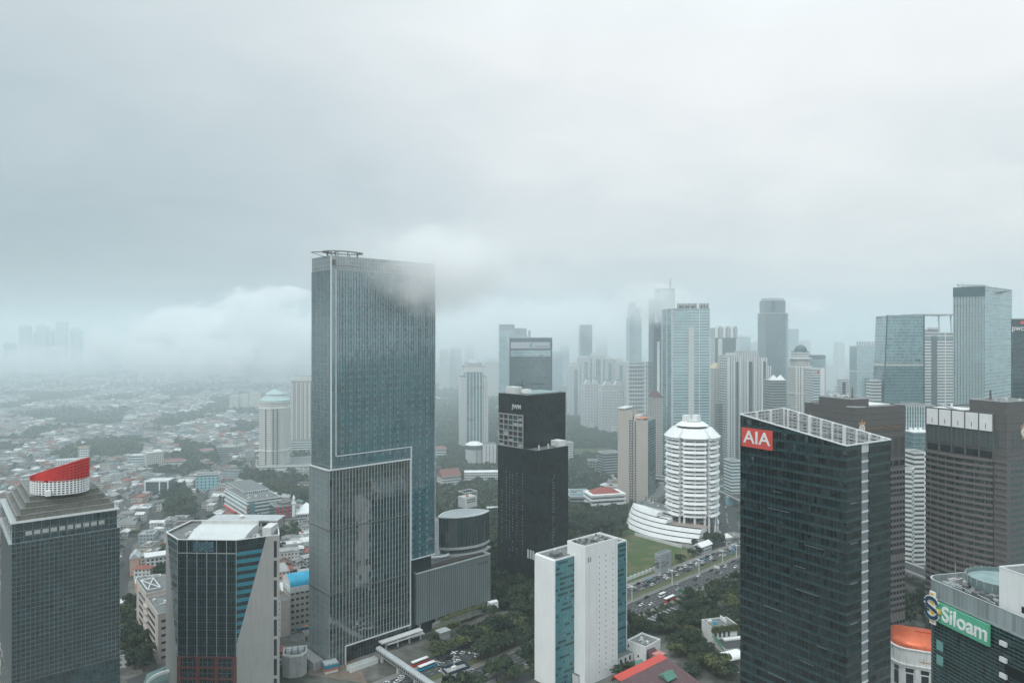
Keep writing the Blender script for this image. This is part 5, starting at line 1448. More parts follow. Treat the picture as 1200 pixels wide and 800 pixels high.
for k in range(6): part(S, 'crown_panel', MB().box(S.W*k/6+.6, -1, S.H+.9, S.W*(k+.62)/6, 1.5, S.z(382)), WHITE if k % 2 == 0 else METAL)
wbox(S, 'crown_core', .5, S.W-.5, 2, S.L-1, S.H, S.z(384), [METAL]); wbox(S, 'white_pier', S.W*.12, S.W*.3, -1.3, -.05, 0, S.H-1, [OFFW]); wbox(S, 'white_pier', S.W*.9, S.W, -1.3, -.05, 0, S.H-1, [OFFW])
S = tower('apartment_tower', 'cream apartment tower with small gold arched crown left of the white stepped slab', 'apartment tower', 837, 1130, 14, 833, 848, 432, 'apt_cream', 'apt_cream', L=18)
part(S, 'arched_crown', MB().prism([(S.W*.05,0),(S.W,0),(S.W,S.L),(S.W*.05,S.L)], S.H, S.H+8.5, inset=[(S.W*.4,2),(S.W*.9,2),(S.W*.9,S.L-2),(S.W*.4,S.L-2)]), plain('pale_gold', (.58,.50,.33), .6, .1, .2, .1))
wbox(S, 'banded_base', 1, S.W+4, -9, -.2, 0, S.z(473), [fm('band_grey'), ROOFG], 1)
S = tower('apartment_tower', 'white apartment slab of stepped ribbed wings with many balconies below the dark notched tower', 'apartment tower', 852, 1110, 16, 848, 870, 417, 'apt_rib', 'apt_grid', L=24)
x = S.W
for px, yt, dy in ((890, 411, 2), (899.5, 419, 0), (904.5, 429, 1)):
    x2 = S.lx(px, 0); wbox(S, 'wing', x+.05, x2, dy, 24-dy, 0, S.z(yt), [fm('apt_rib'), ROOFG, fm('apt')], 1, 2); x = x2
pent(S, .3, .8, .3, .7, 5)
for px in (853, 860, 867, 876, 884, 893):
    part(S, 'rib', MB().box(S.lx(px), -.9, 0, S.lx(px)+1.3, -.02 if px < 870 else 1.98, S.z(418 if px < 870 else 421)), WHITE)
for px in (864, 880, 896): wbox(S, 'glass_bay', S.lx(px)-2.2, S.lx(px)+2.2, -.5, 1.9 if px > 870 else -.03, 0, S.z(424), [fm('glass_dark')])
S = tower('office_tower', 'dark blue green tower with notched shoulders and rounded top against the clouds', 'office tower', 897.6, 1550, 5, 897, 923.6, 367, 'glass_dark', 'glass_dark', L=42)
wbox(S, 'upper_shaft', S.W*.07, S.W*.9, 2, 40, S.H, S.z(352), [fm('glass_dark'), ROOFG], 1); wbox(S, 'cap', S.W*.12, S.W*.85, 4, 38, S.z(352), S.z(349), [METAL])
wbox(S, 'dark_slot', S.W*.28, S.W*.4, 1.6, 1.98, S.z(365), S.z(352), [BLACK])
wbox(S, 'pale_facet', S.W*.9, S.W, -.6, -.02, 0, S.H, [fm('glass_teal')])
S = tower('office_tower', 'faint grey tower almost lost in haze just right of the dark notched tower', 'office tower', 924, 2400, 4, 923, 936, 386, 'glass_teal', L=40); pent(S, .2, .9, .2, .8, 4)
S = tower('office_block', 'grey banded block with two white pyramid gables beside the stepped apartment slab', 'office block', 904, 1000, 8, 902, 921.5, 446, 'band_grey', 'band_grey', L=22)
for f in (.27, .73): part(S, 'gable', MB().prism([(S.W*(f-.25),0),(S.W*(f+.25),0),(S.W*(f+.25),12),(S.W*(f-.25),12)], S.H, S.H+8, inset=[(S.W*f-.2,5),(S.W*f+.2,5),(S.W*f+.2,6),(S.W*f-.2,6)]), WHITE)
S = tower('domed_tower', 'white classical tower with vertical window ribs and a blue green dome', 'tower', 932.5, 1060, 7, 931, 951, 430, 'apt_cream', 'apt_cream', L=22)
z1 = S.z(420)
wbox(S, 'upper_storey', 1.5, S.W-1.2, 1.5, S.L-1.5, S.H, z1, [fm('apt_cream'), ROOFG], 1); wbox(S, 'upper_storey', 3, S.W-2, 3, S.L-3, z1, S.z(411.5), [fm('office_white'), ROOFG], 1)
for z in (S.H, z1, S.H-40): wbox(S, 'cornice', -.8, S.W+.8, -.8, S.L+.8, z-.6, z+.5, [WHITE], bottom=True)
ribs(S, 'r', .7, S.W-.7, 6, 1.3, .9, 0, S.H-.6, WHITE)
mb = MB()
for j in range(6):
    a, b = math.pi/2*j/6, math.pi/2*(j+1)/6
    mb.cyl(S.W*.55, S.L/2, S.z(411.5)+9.6*math.sin(a), S.z(411.5)+9.6*math.sin(b), 9.4*math.cos(a)+.01, 9.4*math.cos(b)+.01, 20)
part(S, 'dome', mb, plain('verdigris', (.09,.15,.16), .6, .15, .2, .1)); part(S, 'finial', MB().cyl(S.W*.55, S.L/2, S.z(411.5)+9.5, S.z(411.5)+14, .5, .1, 6), METAL)
S = tower('office_block', 'white office block with a ribbed glass centre right of the domed tower', 'office block', 951.5, 1010, 6, 951, 966, 432, 'office_white', L=20)
wbox(S, 'glass_centre', S.W*.1, S.W*.62, -.5, -.03, 0, S.H-9, [fm('band_white')]); part(S, 'roof_emblem', MB().cyl(S.W*.5, -.2, S.H-5.6, S.H-3.4, 1.3, n=10), REDP); wbox(S, 'white_pier', S.W*.66, S.W, -1, -.03, 0, S.H, [WHITE])
S = tower('office_block', 'hazy teal block with a flat darker cap behind the white office block', 'office block', 952, 1450, 4, 951, 967.5, 422, 'glass_teal', L=26); wbox(S, 'cap', 0, S.W, 0, 26, S.H+.9, S.z(416), [fm('glass_dark'), ROOFG], 1)
S = tower('office_tower', 'pale hazy gridded tower with picket roof screen left of the slanted glass building', 'office tower', 1004, 1330, 12, 995.5, 1031, 406, 'glass_light', 'glass_teal')
for k in range(9): part(S, 'roof_picket', MB().box(S.W*k/9, -.3, S.H+.9, S.W*(k+.6)/9, .8, S.z(400)), METAL)
wbox(S, 'side_wing', S.W*.35, S.W*.8, -8, -.1, 0, S.z(443), [fm('glass_dark'), ROOFG], 1); wbox(S, 'belt', -.2, S.W+.2, -.4, S.L, S.z(436), S.z(434), [METAL])
S = tower('office_block', 'small white and black block in front of the hazy gridded tower', 'office block', 987, 1080, 6, 986, 995, 445, 'office_white', L=14); wbox(S, 'dark_front', .2, S.W*.45, -.6, -.05, 0, S.H-3, [DGLASS])
S = tower('office_block', 'white banded block at the left foot of the slanted teal glass building', 'office block', 1022.5, 930, 6, 1021, 1033, 447, 'band_wide', L=14); pent(S, .2, .8, .2, .8, 3)
# slanted glass building
def slanted_glass():
    S = Site('office_tower', 'teal glass building whose left edge leans inward beside the white canopied tower', 'office tower', 1031, 930, 3)
    W_ = S.lx(1083); H = S.z(370); x1 = S.lx(1039.5); L_ = 26; zb = S.z(427)
    f = lambda z: x1*z/H
    for z0, z1, m in ((0, zb-2, 'glass_teal'), (zb+1.5, H, 'glass_light')):
        poly = [(f(z0),0),(W_,0),(W_,L_),(f(z0),L_)]
        part(S, 'curtain_wall', MB().prism(poly, z0, z1, 0, 1, inset=[(f(z1),0),(W_,0),(W_,L_),(f(z1),L_)]), [fm(m), ROOFG])
    part(S, 'sky_garden_band', MB().prism([(f(zb)+.3,.6),(W_-.3,.6),(W_-.3,L_-.6),(f(zb)+.3,L_-.6)], zb-2, zb+1.5), OFFW)
    part(S, 'edge_frame', MB().beam((0,-.3,0),(x1,-.3,H+1),1.2,1.0), plain('teal_edge', (.04,.09,.1), .4, .1, .2, 0)); part(S, 'edge_frame', MB().box(W_-1.0,-.8,0,W_+.3,.3,H+2), MATS['teal_edge'])
    part(S, 'roof_rim', MB().box(x1,-.4,H,W_,.4,H+1), METAL)
slanted_glass()
S = tower('office_tower', 'white banded tower with dark glass spine under a flat roof canopy on posts', 'office tower', 1083.5, 1010, 5, 1083, 1117, 390, 'band_wide', L=30)
wbox(S, 'glass_spine', S.lx(1091.5), S.lx(1098), -.6, -.04, 0, S.H-4, [fm('glass_dark')]); wbox(S, 'top_band', 0, S.W, -.3, -.03, S.H-9, S.H-4.5, [fm('glass_teal')])
ribs(S, 'r', S.lx(1107), S.lx(1108), 1, 1.0, .7, 0, S.H, WHITE)
zc = S.z(368.5)
part(S, 'canopy', MB().box(S.lx(1071), -3, zc-1.2, S.lx(1118), 30, zc+.6), CONC)
for a in (.02, .55, .98): part(S, 'canopy_post', MB().beam((S.W*a, 2, S.H), (S.W*(a-.03), 2, zc-1.2), 1.6), OFFW)
wbox(S, 'penthouse', S.W*.12, S.W*.52, 3, 20, S.H, S.H+5, [METAL]); part(S, 'roof_unit', MB().box(S.W*.15, 1, S.H+5, S.W*.5, 3, S.H+8), OFFW)
S = tower('skyscraper', 'tall teal glass skyscraper with pale vertical fins on its left face, tallest at the right', 'skyscraper', 1154, 810, 40, 1117, 1186, 336, 'glass_band', 'glass_rib')
wbox(S, 'blank_crown', -.8, -.05, -.5, S.L, S.H-10.5, S.H+.5, [plain('teal_cladding', (.075,.13,.135), .4, .08, .1, .1)])
for k in range(11): part(S, 'fin', MB().box(-1.2, 1+k*(S.L-2)/10-.35, 0, -.05, 1+k*(S.L-2)/10+.35, S.H-10.5), plain('pale_teal_fin', (.38,.45,.45), .4, .06, .2, .05))
part(S, 'roof_crane_rail', MB().box(4, 6, S.H+1, S.W*.7, S.L*.8, S.H+2.2), METAL); part(S, 'roof_beam', MB().beam((2, S.L*.9, S.H+4), (S.W*.4, S.L*.3, S.H+4), 1.2), METAL)
for k in range(5): part(S, 'roof_post', MB().box(3+k*4, S.L*(.85-k*.12), S.H, 4+k*4, S.L*(.85-k*.12)+1, S.H+4), METAL)
part(S, 'roof_notch', MB().add([(S.W*.35,-.1,S.H-5.5),(S.W*.62,-.1,S.H-2.5),(S.W*.98,-.1,S.H-.5),(S.W*.6,-.1,S.H-5)], [(0,1,2,3)]).box(S.W*.35,-.9,S.H-5.8,S.W*.6,-.1,S.H-5.2), DCONC)
S = tower('office_tower', 'dark teal glass tower with white pwc letters cut by the right picture edge', 'office tower', 1187.5, 660, 6, 1184.8, 1240, 374, 'glass_dark', 'glass_dark')
lz = S.z(384.5, 4)
text(S, 'pwc', 7.4, WHITE, (S.lx(1192.6), -.3, lz), 0, .1, .05)
part(S, 'sign_mark', MB().box(S.lx(1195.4), -.35, S.z(379.5), S.lx(1201), -.05, S.z(376)), plain('sign_pink', (.62,.16,.20), .5, .05, .3, 0))
# in the gap between the two granite towers
S = tower('office_block', 'teal glass block with white vertical fins and rooftop cooling domes between the granite towers', 'office block', 1061, 700, 4, 1058, 1096, 476, 'glass_teal', 'glass_dark', L=20)
ribs(S, 'r', 1, S.W-1, 12, .45, .4, S.z(505), S.H, TRIM)
wbox(S, 'front_wing', -1, S.W, -14, -.1, 0, S.z(507, 0, -14), [fm('glass_teal'), ROOFG], 1); wbox(S, 'wing_coping', -1.3, S.W, -14.3, -.1, S.z(507, 0, -14), S.z(507, 0, -14)+1.0, [WHITE], bottom=True)
for px in (1067.5, 1073, 1078.5): part(S, 'cooling_dome', MB().cyl(S.lx(px, -7), -7, S.z(507,0,-14)+1, S.z(507,0,-14)+4, 2.1, 1.3, 12), WHITE)
part(S, 'roof_pole', MB().beam((-4, 2, S.H+4), (S.W*.5, 2, S.H+3), .7), METAL)
S = tower('office_block', 'white office slab with dark window bands seen in the gap between the granite towers', 'office block', 1071.5, 640, 4, 1070, 1087, 531, 'band_wide', L=18); wbox(S, 'end_pier', S.lx(1083), S.lx(1086), -.6, -.02, 0, S.H, [WHITE])
S = tower('office_block', 'narrower white block with short balconies before the banded slab between the granite towers', 'office block', 1068.5, 615, 50, 1059, 1071.5, 551, 'office_white', 'band_wide')
S = Site('pavilion', 'low pavilion with a tilted pale green roof below the white banded slab', 'pavilion', 1066, 655, 8)
W_ = S.lx(1080); wbox(S, 'wall', 0, W_, 0, 11, 0, 5, [OFFW]); part(S, 'roof', MB().add([(-1,-1.5,4.5),(W_+1,-1.5,4.5),(W_+3,10,12),(1.5,10,12),(-1,-1.5,4.9),(W_+1,-1.5,4.9),(W_+3,10,12.5),(1.5,10,12.5)], [(4,5,6,7),(0,1,5,4),(3,2,1,0),(1,2,6,5),(2,3,7,6),(3,0,4,7)]), plain('pale_green_sheet', (.19,.36,.28), .6, .1, .2, .15))
# ------------------------------------------------------------------ left side: round apartment tower and its neighbours
def round_apartments():
    S = Site('apartment_tower', 'round cream apartment tower with blue green conical roof on a railed podium', 'apartment tower', 322, 1085, 20)
    n = 24; r0 = 22.5
    P = []
    for i in range(n):
        a = 2*math.pi*i/n; k = r0*(1.0 if (i//2) % 2 == 0 else .93); P.append((k*math.cos(a), k*math.sin(a)))
    g = lambda k: [(p[0]*k, p[1]*k) for p in P]
    H = S.z(469)
    part(S, 'facade', MB().prism(P, 0, H), facade('round_apt_facade', (.60,.585,.55), (.10,.115,.12), 2.9, 3.2, (.28,.72), (.25,.72), .4, .1, .7, .2))
    for z in (H-1, H-10, H-74): part(S, 'cornice', MB().ring(g(1.035), g(.9), z-.9, z+.6), WHITE)
    for i in (15, 17, 18): 
        a = 2*math.pi*(i+.5)/n; part(S, 'window_strip', MB().beam((r0*.985*math.cos(a), r0*.985*math.sin(a), 4), (r0*.985*math.cos(a), r0*.985*math.sin(a), H-11), 1.6, 1.0), fm('glass_dark'))
    vd = plain('pale_verdigris', (.36,.47,.47), .6, .08, .2, .15)
    part(S, 'roof', MB().prism(g(1.05), H+.6, H+7, inset=g(.66), bottom=True), vd)
    part(S, 'lantern', MB().prism(g(.64), H+7, H+10), OFFW)
    part(S, 'roof', MB().prism(g(.68), H+10, H+17, inset=g(.12), bottom=True), vd)
    w_ = facade('podium_bands', (.62,.61,.58), (.10,.115,.12), 4.5, 3.6, (.06,.94), (.3,.75), .4, .1, .7, .3)
    x0, y0 = S.loc(*gp(303, 553)[:2]); 
    pd = [(-27,-23),(60,-40),(75,10),(75,40),(-27,30)]
    part(S, 'podium', MB().prism(pd, 0, 11.5, 0, 1), [w_, ROOFG]); part(S, 'podium_rail', MB().ring(pd, [(p[0]*.98, p[1]*.98) for p in pd], 11.5, 13), OFFW)
round_apartments()
S = tower('apartment_tower', 'grey slab apartment tower with balconies standing behind the round cream tower', 'apartment tower', 341, 1230, 14, 336, 369, 446, 'apt_beige', 'apt_beige', L=20)
ribs(S, 'r', 2, S.W-2, 6, 2.2, 1.2, 0, S.H-4, OFFW); pent(S, .1, .95, .1, .9, 7.5); wbox(S, 'carpark_podium', -6, S.W, -22, -.2, 0, 26, [fm('band_white'), ROOFG], 1)
for n, r, yt, D, lab in ((269, 279, 464, 1950, 'leftmost'), (280, 291, 463, 1960, 'middle'), (292, 303, 461, 1950, 'rightmost')):
    S = tower('apartment_block', lab + ' of three pale apartment blocks in a row left of the round cream tower', 'apartment block', n, D, 6, n-1, r, yt, 'apt_cream', L=22, group='pale blocks left of the round tower'); pent(S, .2, .8, .2, .8, 4)
for n, r, yt, D, k, lab in ((161, 168, 437, 3000, 'apt', 'leftmost pale slab of three looming out of the cloud bank on the left'), (171, 184, 433, 3050, 'apt_rib', 'widest pale slab in the middle of three looming from the cloud bank'), (190, 197, 441, 3000, 'apt', 'rightmost small slab of three looming from the cloud bank on the left')):
    S = tower('apartment_block', lab, 'apartment block', n, D, 5, n-.5, r, yt, k, L=30, group='slabs in the cloud bank'); pent(S, .2, .8, .2, .8, 6)
for i, (n, r, yt, lab) in enumerate(((4, 18, 406, 'low wide tower at the far left edge of the distant hazy group'), (22, 36, 382, 'first tall tower of the distant hazy group above the suburbs'), (38, 40.5, 388, 'thin sliver tower in the distant hazy group'), (42, 56, 384, 'darkest wide tower in the middle of the distant hazy group'), (57, 63, 386, 'narrow tower right of the darkest one in the distant hazy group'), (65, 79, 380, 'tallest tower with a stepped top in the distant hazy group'), (55, 76, 409, 'low slab in front of the tallest tower in the distant hazy group'), (82, 96, 383, 'rightmost tower of the distant hazy group, nearly swallowed by cloud'))):
    S = tower('distant_tower', lab, 'tower', n, 3900 - (300 if yt > 400 else 0) + 20*i, 3, n-.4, r-2.2 if r-n > 4 else r, yt + (i*37 % 5)*1.6 - 3, 'glass_teal', L=30, group='distant hazy towers on the left'); pent(S, .1, .6, .1, .9, 14)
for n, r, yt, D, k, lab in ((545, 556, 404, 2900, 'apt', 'tall faint white tower far behind the slim ribbed tower'), (515, 526, 410, 2700, 'apt_cream', 'faint cream apartment block between tall tower and slim ribbed tower, left one'), (527, 541, 408, 2750, 'apt_cream', 'faint cream apartment block just left of the slim ribbed tower, right one'), (568, 584, 424, 2300, 'apt_cream', 'faint wide cream block between slim ribbed tower and lattice roofed tower'),
                             (648, 659, 412, 2700, 'glass_teal', 'faint teal block right of the dark sign band block'), (657, 667, 404, 3100, 'glass_teal', 'faint grey block left of the apartment cluster in thick haze'), (700, 712, 398, 3000, 'glass_teal', 'very faint tower in fog above the apartment cluster'), (968, 978, 428, 2500, 'apt', 'faint white tower in the hazy gap right of the domed tower'), (940, 950, 400, 2900, 'apt', 'faint white tower in haze behind the dome'), (982, 990, 402, 2800, 'apt', 'faint thin tower in haze left of the gridded tower'),
                             (868, 880, 395, 2600, 'glass_teal', 'faint tower in haze behind the stepped white slab'), (884, 894, 402, 2500, 'apt', 'faint pale tower between the stepped white slab and the dark notched tower')):
    S = tower('distant_tower', lab, 'tower', n, D, 4, n-.4, r, yt, k, L=34); pent(S, .2, .8, .2, .8, 6)

# ------------------------------------------------------------------ middle-distance buildings (base line read off the photograph)
def low(name, label, cat, near, yb, th, l, r, yt, right, left=None, roof=ROOFG, **k):
    return tower(name, label, cat, near, depth(yb), th, l, r, yt, right, left, roof=roof, **k)
low('office_block', 'blue grey office block with faint bands left of the beige slab tower', 'office block', 707, 563, 20, 705, 726, 531, 'band_grey', 'band_grey', L=16)
low('office_block', 'small grey block with large windows left of the blue grey block', 'office block', 691, 555, 10, 689, 706, 540, 'conc_open', L=14)
S = low('storage_block', 'pale windowless block peeping out right of the black netted tower', 'block', 664, 546, 8, 660, 672, 519, 'office_white', L=14); pent(S, .2, .6, .2, .6, 3)
S = low('office_house', 'white terraced office house with a red hipped roof beside the lawn trees', 'office house', 694, 603, 14, 689, 731, 581, 'band_white', 'band_white', L=24)
part(S, 'roof', MB().prism([(2,2),(S.W-2,2),(S.W-2,22),(2,22)], S.H+1, S.H+6.5, inset=[(12,10),(S.W-14,10),(S.W-14,14),(12,14)]), plain('brick_red_tiles', (.30,.085,.07), .8, .15, .4, .2))
for z in (S.H-.8, S.H-6, S.H-11): wbox(S, 'terrace_band', -2.2, S.W+2.2, -2.2, 26, z, z+2.0, [WHITE], bottom=True)
for n, yb, l, r, yt, lab in ((668, 598, 664, 690, 582, 'long blue green shed roof behind the lawn trees, nearer one'), (668, 586, 664, 690, 577, 'blue green shed roof just behind the nearer shed by the lawn')):
    S = low('shed', lab, 'shed', n, yb, 4, l, r, yt, 'band_grey', L=18, roof=plain('blue_green_sheet', (.14,.22,.24), .6, .12, .2, .2))
S = low('storehouse', 'long low white building with strip windows below the round annexe', 'building', 544, 568, 4, 543, 585, 554, 'office_white', L=16, roof=WHITE)
S = low('shed', 'white roofed service building between the glass drum and the black tower', 'building', 571, 606, 5, 570, 586, 597, 'office_white', L=12, roof=WHITE)
S = low('house', 'large white house with a long pitched red brown roof right of the tall tower', 'house', 519, 572, 30, 511, 540, 559, 'office_white', 'office_white', L=20)
part(S, 'roof', MB().add([(-1,-1,S.H),(S.W+1,-1,S.H),(S.W+1,21,S.H),(-1,21,S.H),(-1,10,S.H+9),(S.W+1,10,S.H+9)], [(0,1,5,4),(2,3,4,5),(0,4,3),(1,2,5)]), plain('red_brown_tiles', (.22,.10,.09), .8, .15, .4, .2))
S = low('apartment_house', 'four storey house with a brown roof at the right edge of the tall tower', 'house', 510, 541, 8, 509, 523, 526, 'band_white', L=16); part(S, 'roof', MB().prism([(-1,-1),(S.W+1,-1),(S.W+1,17),(-1,17)], S.H, S.H+4, inset=[(4,6),(S.W-4,6),(S.W-4,10),(4,10)]), MATS['red_brown_tiles'])
S = low('office_block', 'white block with a blue base beside the flyover left of the dark slanted tower', 'office block', 857, 590, 10, 856, 869, 541, 'band_white', L=20)
wbox(S, 'blue_base', -8, S.W+2, -8, -.2, 0, 10, [plain('pale_blue_wall', (.20,.40,.48), .6, .1, .2, .2), WHITE], 1)
# left quarter
S = low('office_block', 'dark blue glass block with two panels and a white frame among the small houses', 'office block', 169.5, 583, 3, 168, 197.5, 564, 'glass_dark', L=22, roof=OFFW)
for a in (0, S.W*.6, S.W-1.4): part(S, 'white_frame', MB().box(a, -.8, 0, a+1.4, -.03, S.H+1), WHITE)
wbox(S, 'white_frame', 0, S.W, -.9, -.05, S.H-.5, S.H+1.6, [WHITE], bottom=True)
S = low('shopping_mall', 'white three storey mall with green banded windows and a flat grey roof', 'shopping mall', 290, 612, 38, 263.5, 330, 588, 'band_white', 'glass_band', L=None)
wbox(S, 'rear_hall', S.W*.25, S.W, S.L*.5, S.L+24, 0, S.H+3, [fm('office_white'), ROOFG], 1); part(S, 'red_awning', MB().box(-3, 1, 3.6, -.1, S.L-2, 4.4), REDP)
for k in range(4): part(S, 'white_band', MB().box(-.8, 0, 4.6+k*5, -.05, S.L, 6.2+k*5), WHITE)
part(S, 'billboard', MB().box(2, -.8, 3, 8, -.1, S.H-2), plain('billboard_blue', (.12,.24,.28), .6, .3, .4, .1)); part(S, 'billboard', MB().box(-.9, -3, 4, -.2, -.2, S.H-3), plain('billboard_rose', (.4,.12,.14), .6, .3, .4, .1))
equipment(S, 4, S.W-4, 4, S.L-4, S.H, 16, 31)
S = low('shop_building', 'dark grey shop building with tall crimson panels left of the mosque', 'shop', 322, 614, 34, 316, 346, 594, 'conc_open', 'glass_dark', L=None)
for k in range(4): part(S, 'crimson_panel', MB().box(S.W*(.08+k*.24), -.7, 2, S.W*(.2+k*.24), -.05, S.H-1), plain('crimson_panel', (.36,.035,.055), .5, .1, .3, .1))
wbox(S, 'pitched_roof', S.W*.3, S.W, 2, 16, S.H, S.H+3, [DCONC])
def mosque():
    S = Site('mosque', 'small white mosque with arched windows and a slim minaret beside the tall tower', 'mosque', 347, depth(612), 16)
    W_ = 22; wl = OFFW
    wbox(S, 'prayer_hall', 0, W_, 0, 20, 0, 10, [wl, OFFW], 1)
    part(S, 'roof', MB().prism([(2,2),(W_-2,2),(W_-2,18),(2,18)], 10, 19, inset=[(10,9),(12,9),(12,11),(10,11)]), WHITE)
    for z in (4, 8.6): wbox(S, 'gallery', -1, W_+1, -1, -.05, z, z+1.1, [WHITE], bottom=True)
    windows(S, 'r', 1, W_-1, 0, 9, 7, 2, 1.6, 2.6, DGLASS)
    part(S, 'minaret', MB().cyl(-2.5, 1, 0, 21, 1.9, 1.6, 10).cyl(-2.5, 1, 21, 22, 2.6, 2.6, 10).cyl(-2.5, 1, 22, 27, 1.4, 1.3, 10).cyl(-2.5, 1, 27, 31, 1.5, .1, 10), WHITE)
mosque()
S = low('apartment_house', 'pale blue house with white trim by the street bend near the mall', 'house', 229, 574, 14, 224, 256, 557, 'band_white', 'office_white', L=18); wbox(S, 'blue_wall', .3, S.W-.3, -.3, -.02, 0, S.H-3, [facade('pale_blue_windows', (.25,.46,.52), (.05,.07,.08), 5, 4.2, (.3,.7), (.3,.75))])
S = low('school', 'white institute building with long window bands, left of a cream stair block', 'school', 152, 549, 8, 147, 176, 534, 'band_white', 'band_white', L=16, roof=OFFW)
S = low('school', 'cream five storey stair block joined to long white institute wings', 'school', 172, 551, 38, 167, 192, 531, 'apt_cream', 'apt_cream', L=None, roof=OFFW); pent(S, .1, .5, .5, 1.2, 8, fm('apt_cream'))
S = low('school', 'two storey white building with a brown hipped roof right of the cream stair block', 'school', 184, 549, 8, 181, 215, 541, 'office_white', L=14); part(S, 'roof', MB().prism([(-1,-1),(S.W+1,-1),(S.W+1,15),(-1,15)], S.H, S.H+4, inset=[(6,6),(S.W-6,6),(S.W-6,8),(6,8)]), MATS['red_brown_tiles'])
S = low('school', 'white four storey block with square windows seen behind the red crown', 'school', 64, 556, 24, 60, 93, 540, 'apt', 'apt', L=14, roof=OFFW)
S = low('stair_tower', 'slim pale stair tower rising behind the tip of the red crown', 'tower', 92, 553, 18, 90, 103, 524, 'office_white', L=10, roof=OFFW); pent(S, -.1, 1.1, -.1, 1.1, 1, YELLOW)
S = low('warehouse', 'long warehouse with a rust red roof above the street bend', 'warehouse', 231, 535, 4, 230, 253, 528.5, 'band_grey', L=24, roof=plain('rust_roof', (.26,.07,.075), .8, .15, .2, .2))
S = low('warehouse', 'grey hall with a white roof monitor right of the rust red warehouse', 'warehouse', 254, 536, 4, 253, 278, 524, 'band_grey', L=20, roof=DCONC); pent(S, .2, .8, .3, .7, 4)
def beige_block():
    S = Site('apartment_block', 'beige six storey block with dark window bands and a skylight roof frame', 'apartment block', 185, depth(778), 38)
    H = S.z(716); L_ = S.ly(160); W_ = 16
    wl = plain('beige_plaster', (.50,.455,.42), .8, .08, .2, .2)
    wbox(S, 'wall', 0, W_, 0, L_*.52, 0, H-2.5, [wl, ROOFG], 1); wbox(S, 'wall', 0, W_+4, L_*.52, L_, 0, H, [wl, ROOFG], 1)
    for k in range(6):
        z = H-7.5-k*4.6
        part(S, 'window_band', MB().box(-.1, L_*.12, z, -.01, L_*.44, z+1.7), DGLASS); part(S, 'window_band', MB().box(-.1, L_*.58, z+2, -.01, L_*.86, z+3.7), DGLASS)
        part(S, 'balcony', MB().box(-1.3, L_*.44, z-.2, -.02, L_*.58, z+1.0), wl)
        part(S, 'window_band', MB().box(2, -.1, z, W_-2, -.01, z+1.6), DGLASS)
    parapet(S, -.1, W_+.1, -.1, L_*.52, H-2.5, 1, .4, wl); parapet(S, -.1, W_+4.1, L_*.52+.05, L_+.1, H, 1, .4, wl)
    fr = MB(); y0, y1 = L_*.6, L_*.95
    for a, b in (((2,y0),(10,y0)),((10,y0),(10,y1)),((10,y1),(2,y1)),((2,y1),(2,y0)),((2,y0),(10,y1)),((10,y0),(2,y1))): fr.beam((*a,H+1.6),(*b,H+1.6),.5)
    part(S, 'skylight_frame', fr, TRIM); equipment(S, 2, W_-4, 2, L_*.45, H-2.5, 5, 3)
beige_block()
S = low('shop_building', 'white shop house with orange trim and framed signboards below the beige block', 'shop', 158, 703, 24, 153, 187, 684, 'office_white', 'office_white', L=16)
for k in range(2): part(S, 'signboard', MB().box(2+k*9, -.6, 2.5, 9+k*9, -.1, S.H-1.5), plain('grey_signboard', (.26,.27,.27), .6, .2, .4, .1))
for a in (.4, 10.2, S.W-1.6): part(S, 'orange_trim', MB().box(a, -.7, .5, a+1.0, -.02, S.H), ORANGE)
equipment(S, 2, S.W-3, 2, 14, S.H, 10, 8)

S = Site('house', 'pink walled house with a blank gable right of the dark gridded tower', 'house', 152, depth(675), 24); S.H = S.z(655)
wbox(S, 'wall', 0, S.lx(163), 0, 16, 0, S.H, [plain('pink_wall', (.50,.34,.27), .8, .08, .2, .2)]); part(S, 'roof', MB().prism([(-.5,-.5),(S.lx(163)+.5,-.5),(S.lx(163)+.5,16),(-.5,16)], S.H, S.H+4, inset=[(3,-.4),(4,-.4),(4,16),(3,16)]), METAL)
S = low('apartment_house', 'long pale blue grey house with a white overhanging roof left of the striped tower', 'house', 171, 672, 30, 163, 200, 655, 'apt', 'apt', L=12); wbox(S, 'roof_slab', -1, S.W+1, -1, S.L+1, S.H+1, S.H+2, [OFFW], bottom=True)
def vault_hall():
    S = Site('sports_hall', 'hall with a bright blue barrel roof squeezed between the striped and the tall tower', 'hall', 340, depth(742), 32)
    W_ = 40; H = S.z(690); L_ = 19
    wbox(S, 'wall', 0, W_, 0, L_, 0, H-3, [facade('hall_openings', (.42,.40,.37), (.05,.055,.06), 3.4, 4.2, (.2,.8), (.3,.7)), ROOFG], 1)
    wbox(S, 'eave_wall', -.3, W_, -.3, L_+.3, H-3, H+1, [OFFW], bottom=True)
    n = 14; v = []
    for i in range(n+1):
        a = math.pi*i/n; y, z = L_/2 - (L_/2)*math.cos(a), H+1 + 6.2*math.sin(a); v += [(0,y,z),(W_,y,z)]
    part(S, 'barrel_roof', MB().add(v, [(2*i,2*i+1,2*i+3,2*i+2) for i in range(n)]), BLUER); part(S, 'gable', MB().face([v[2*i] for i in range(n, -1, -1)]), OFFW)
    wbox(S, 'stair_block', -7, -.5, -3, 9, 0, H-6, [plain('beige_plaster', (.50,.455,.42)), ROOFG], 1)
    windows(S, 'l', -2, 8, 2, H-7, 2, 6, 2.2, 1.4, DGLASS, at=-7.0)
vault_hall()
S = Site('site_shelter', 'blue and orange tarpaulin shelter in the yard left of the tall tower', 'shelter', 347, depth(742), 20)
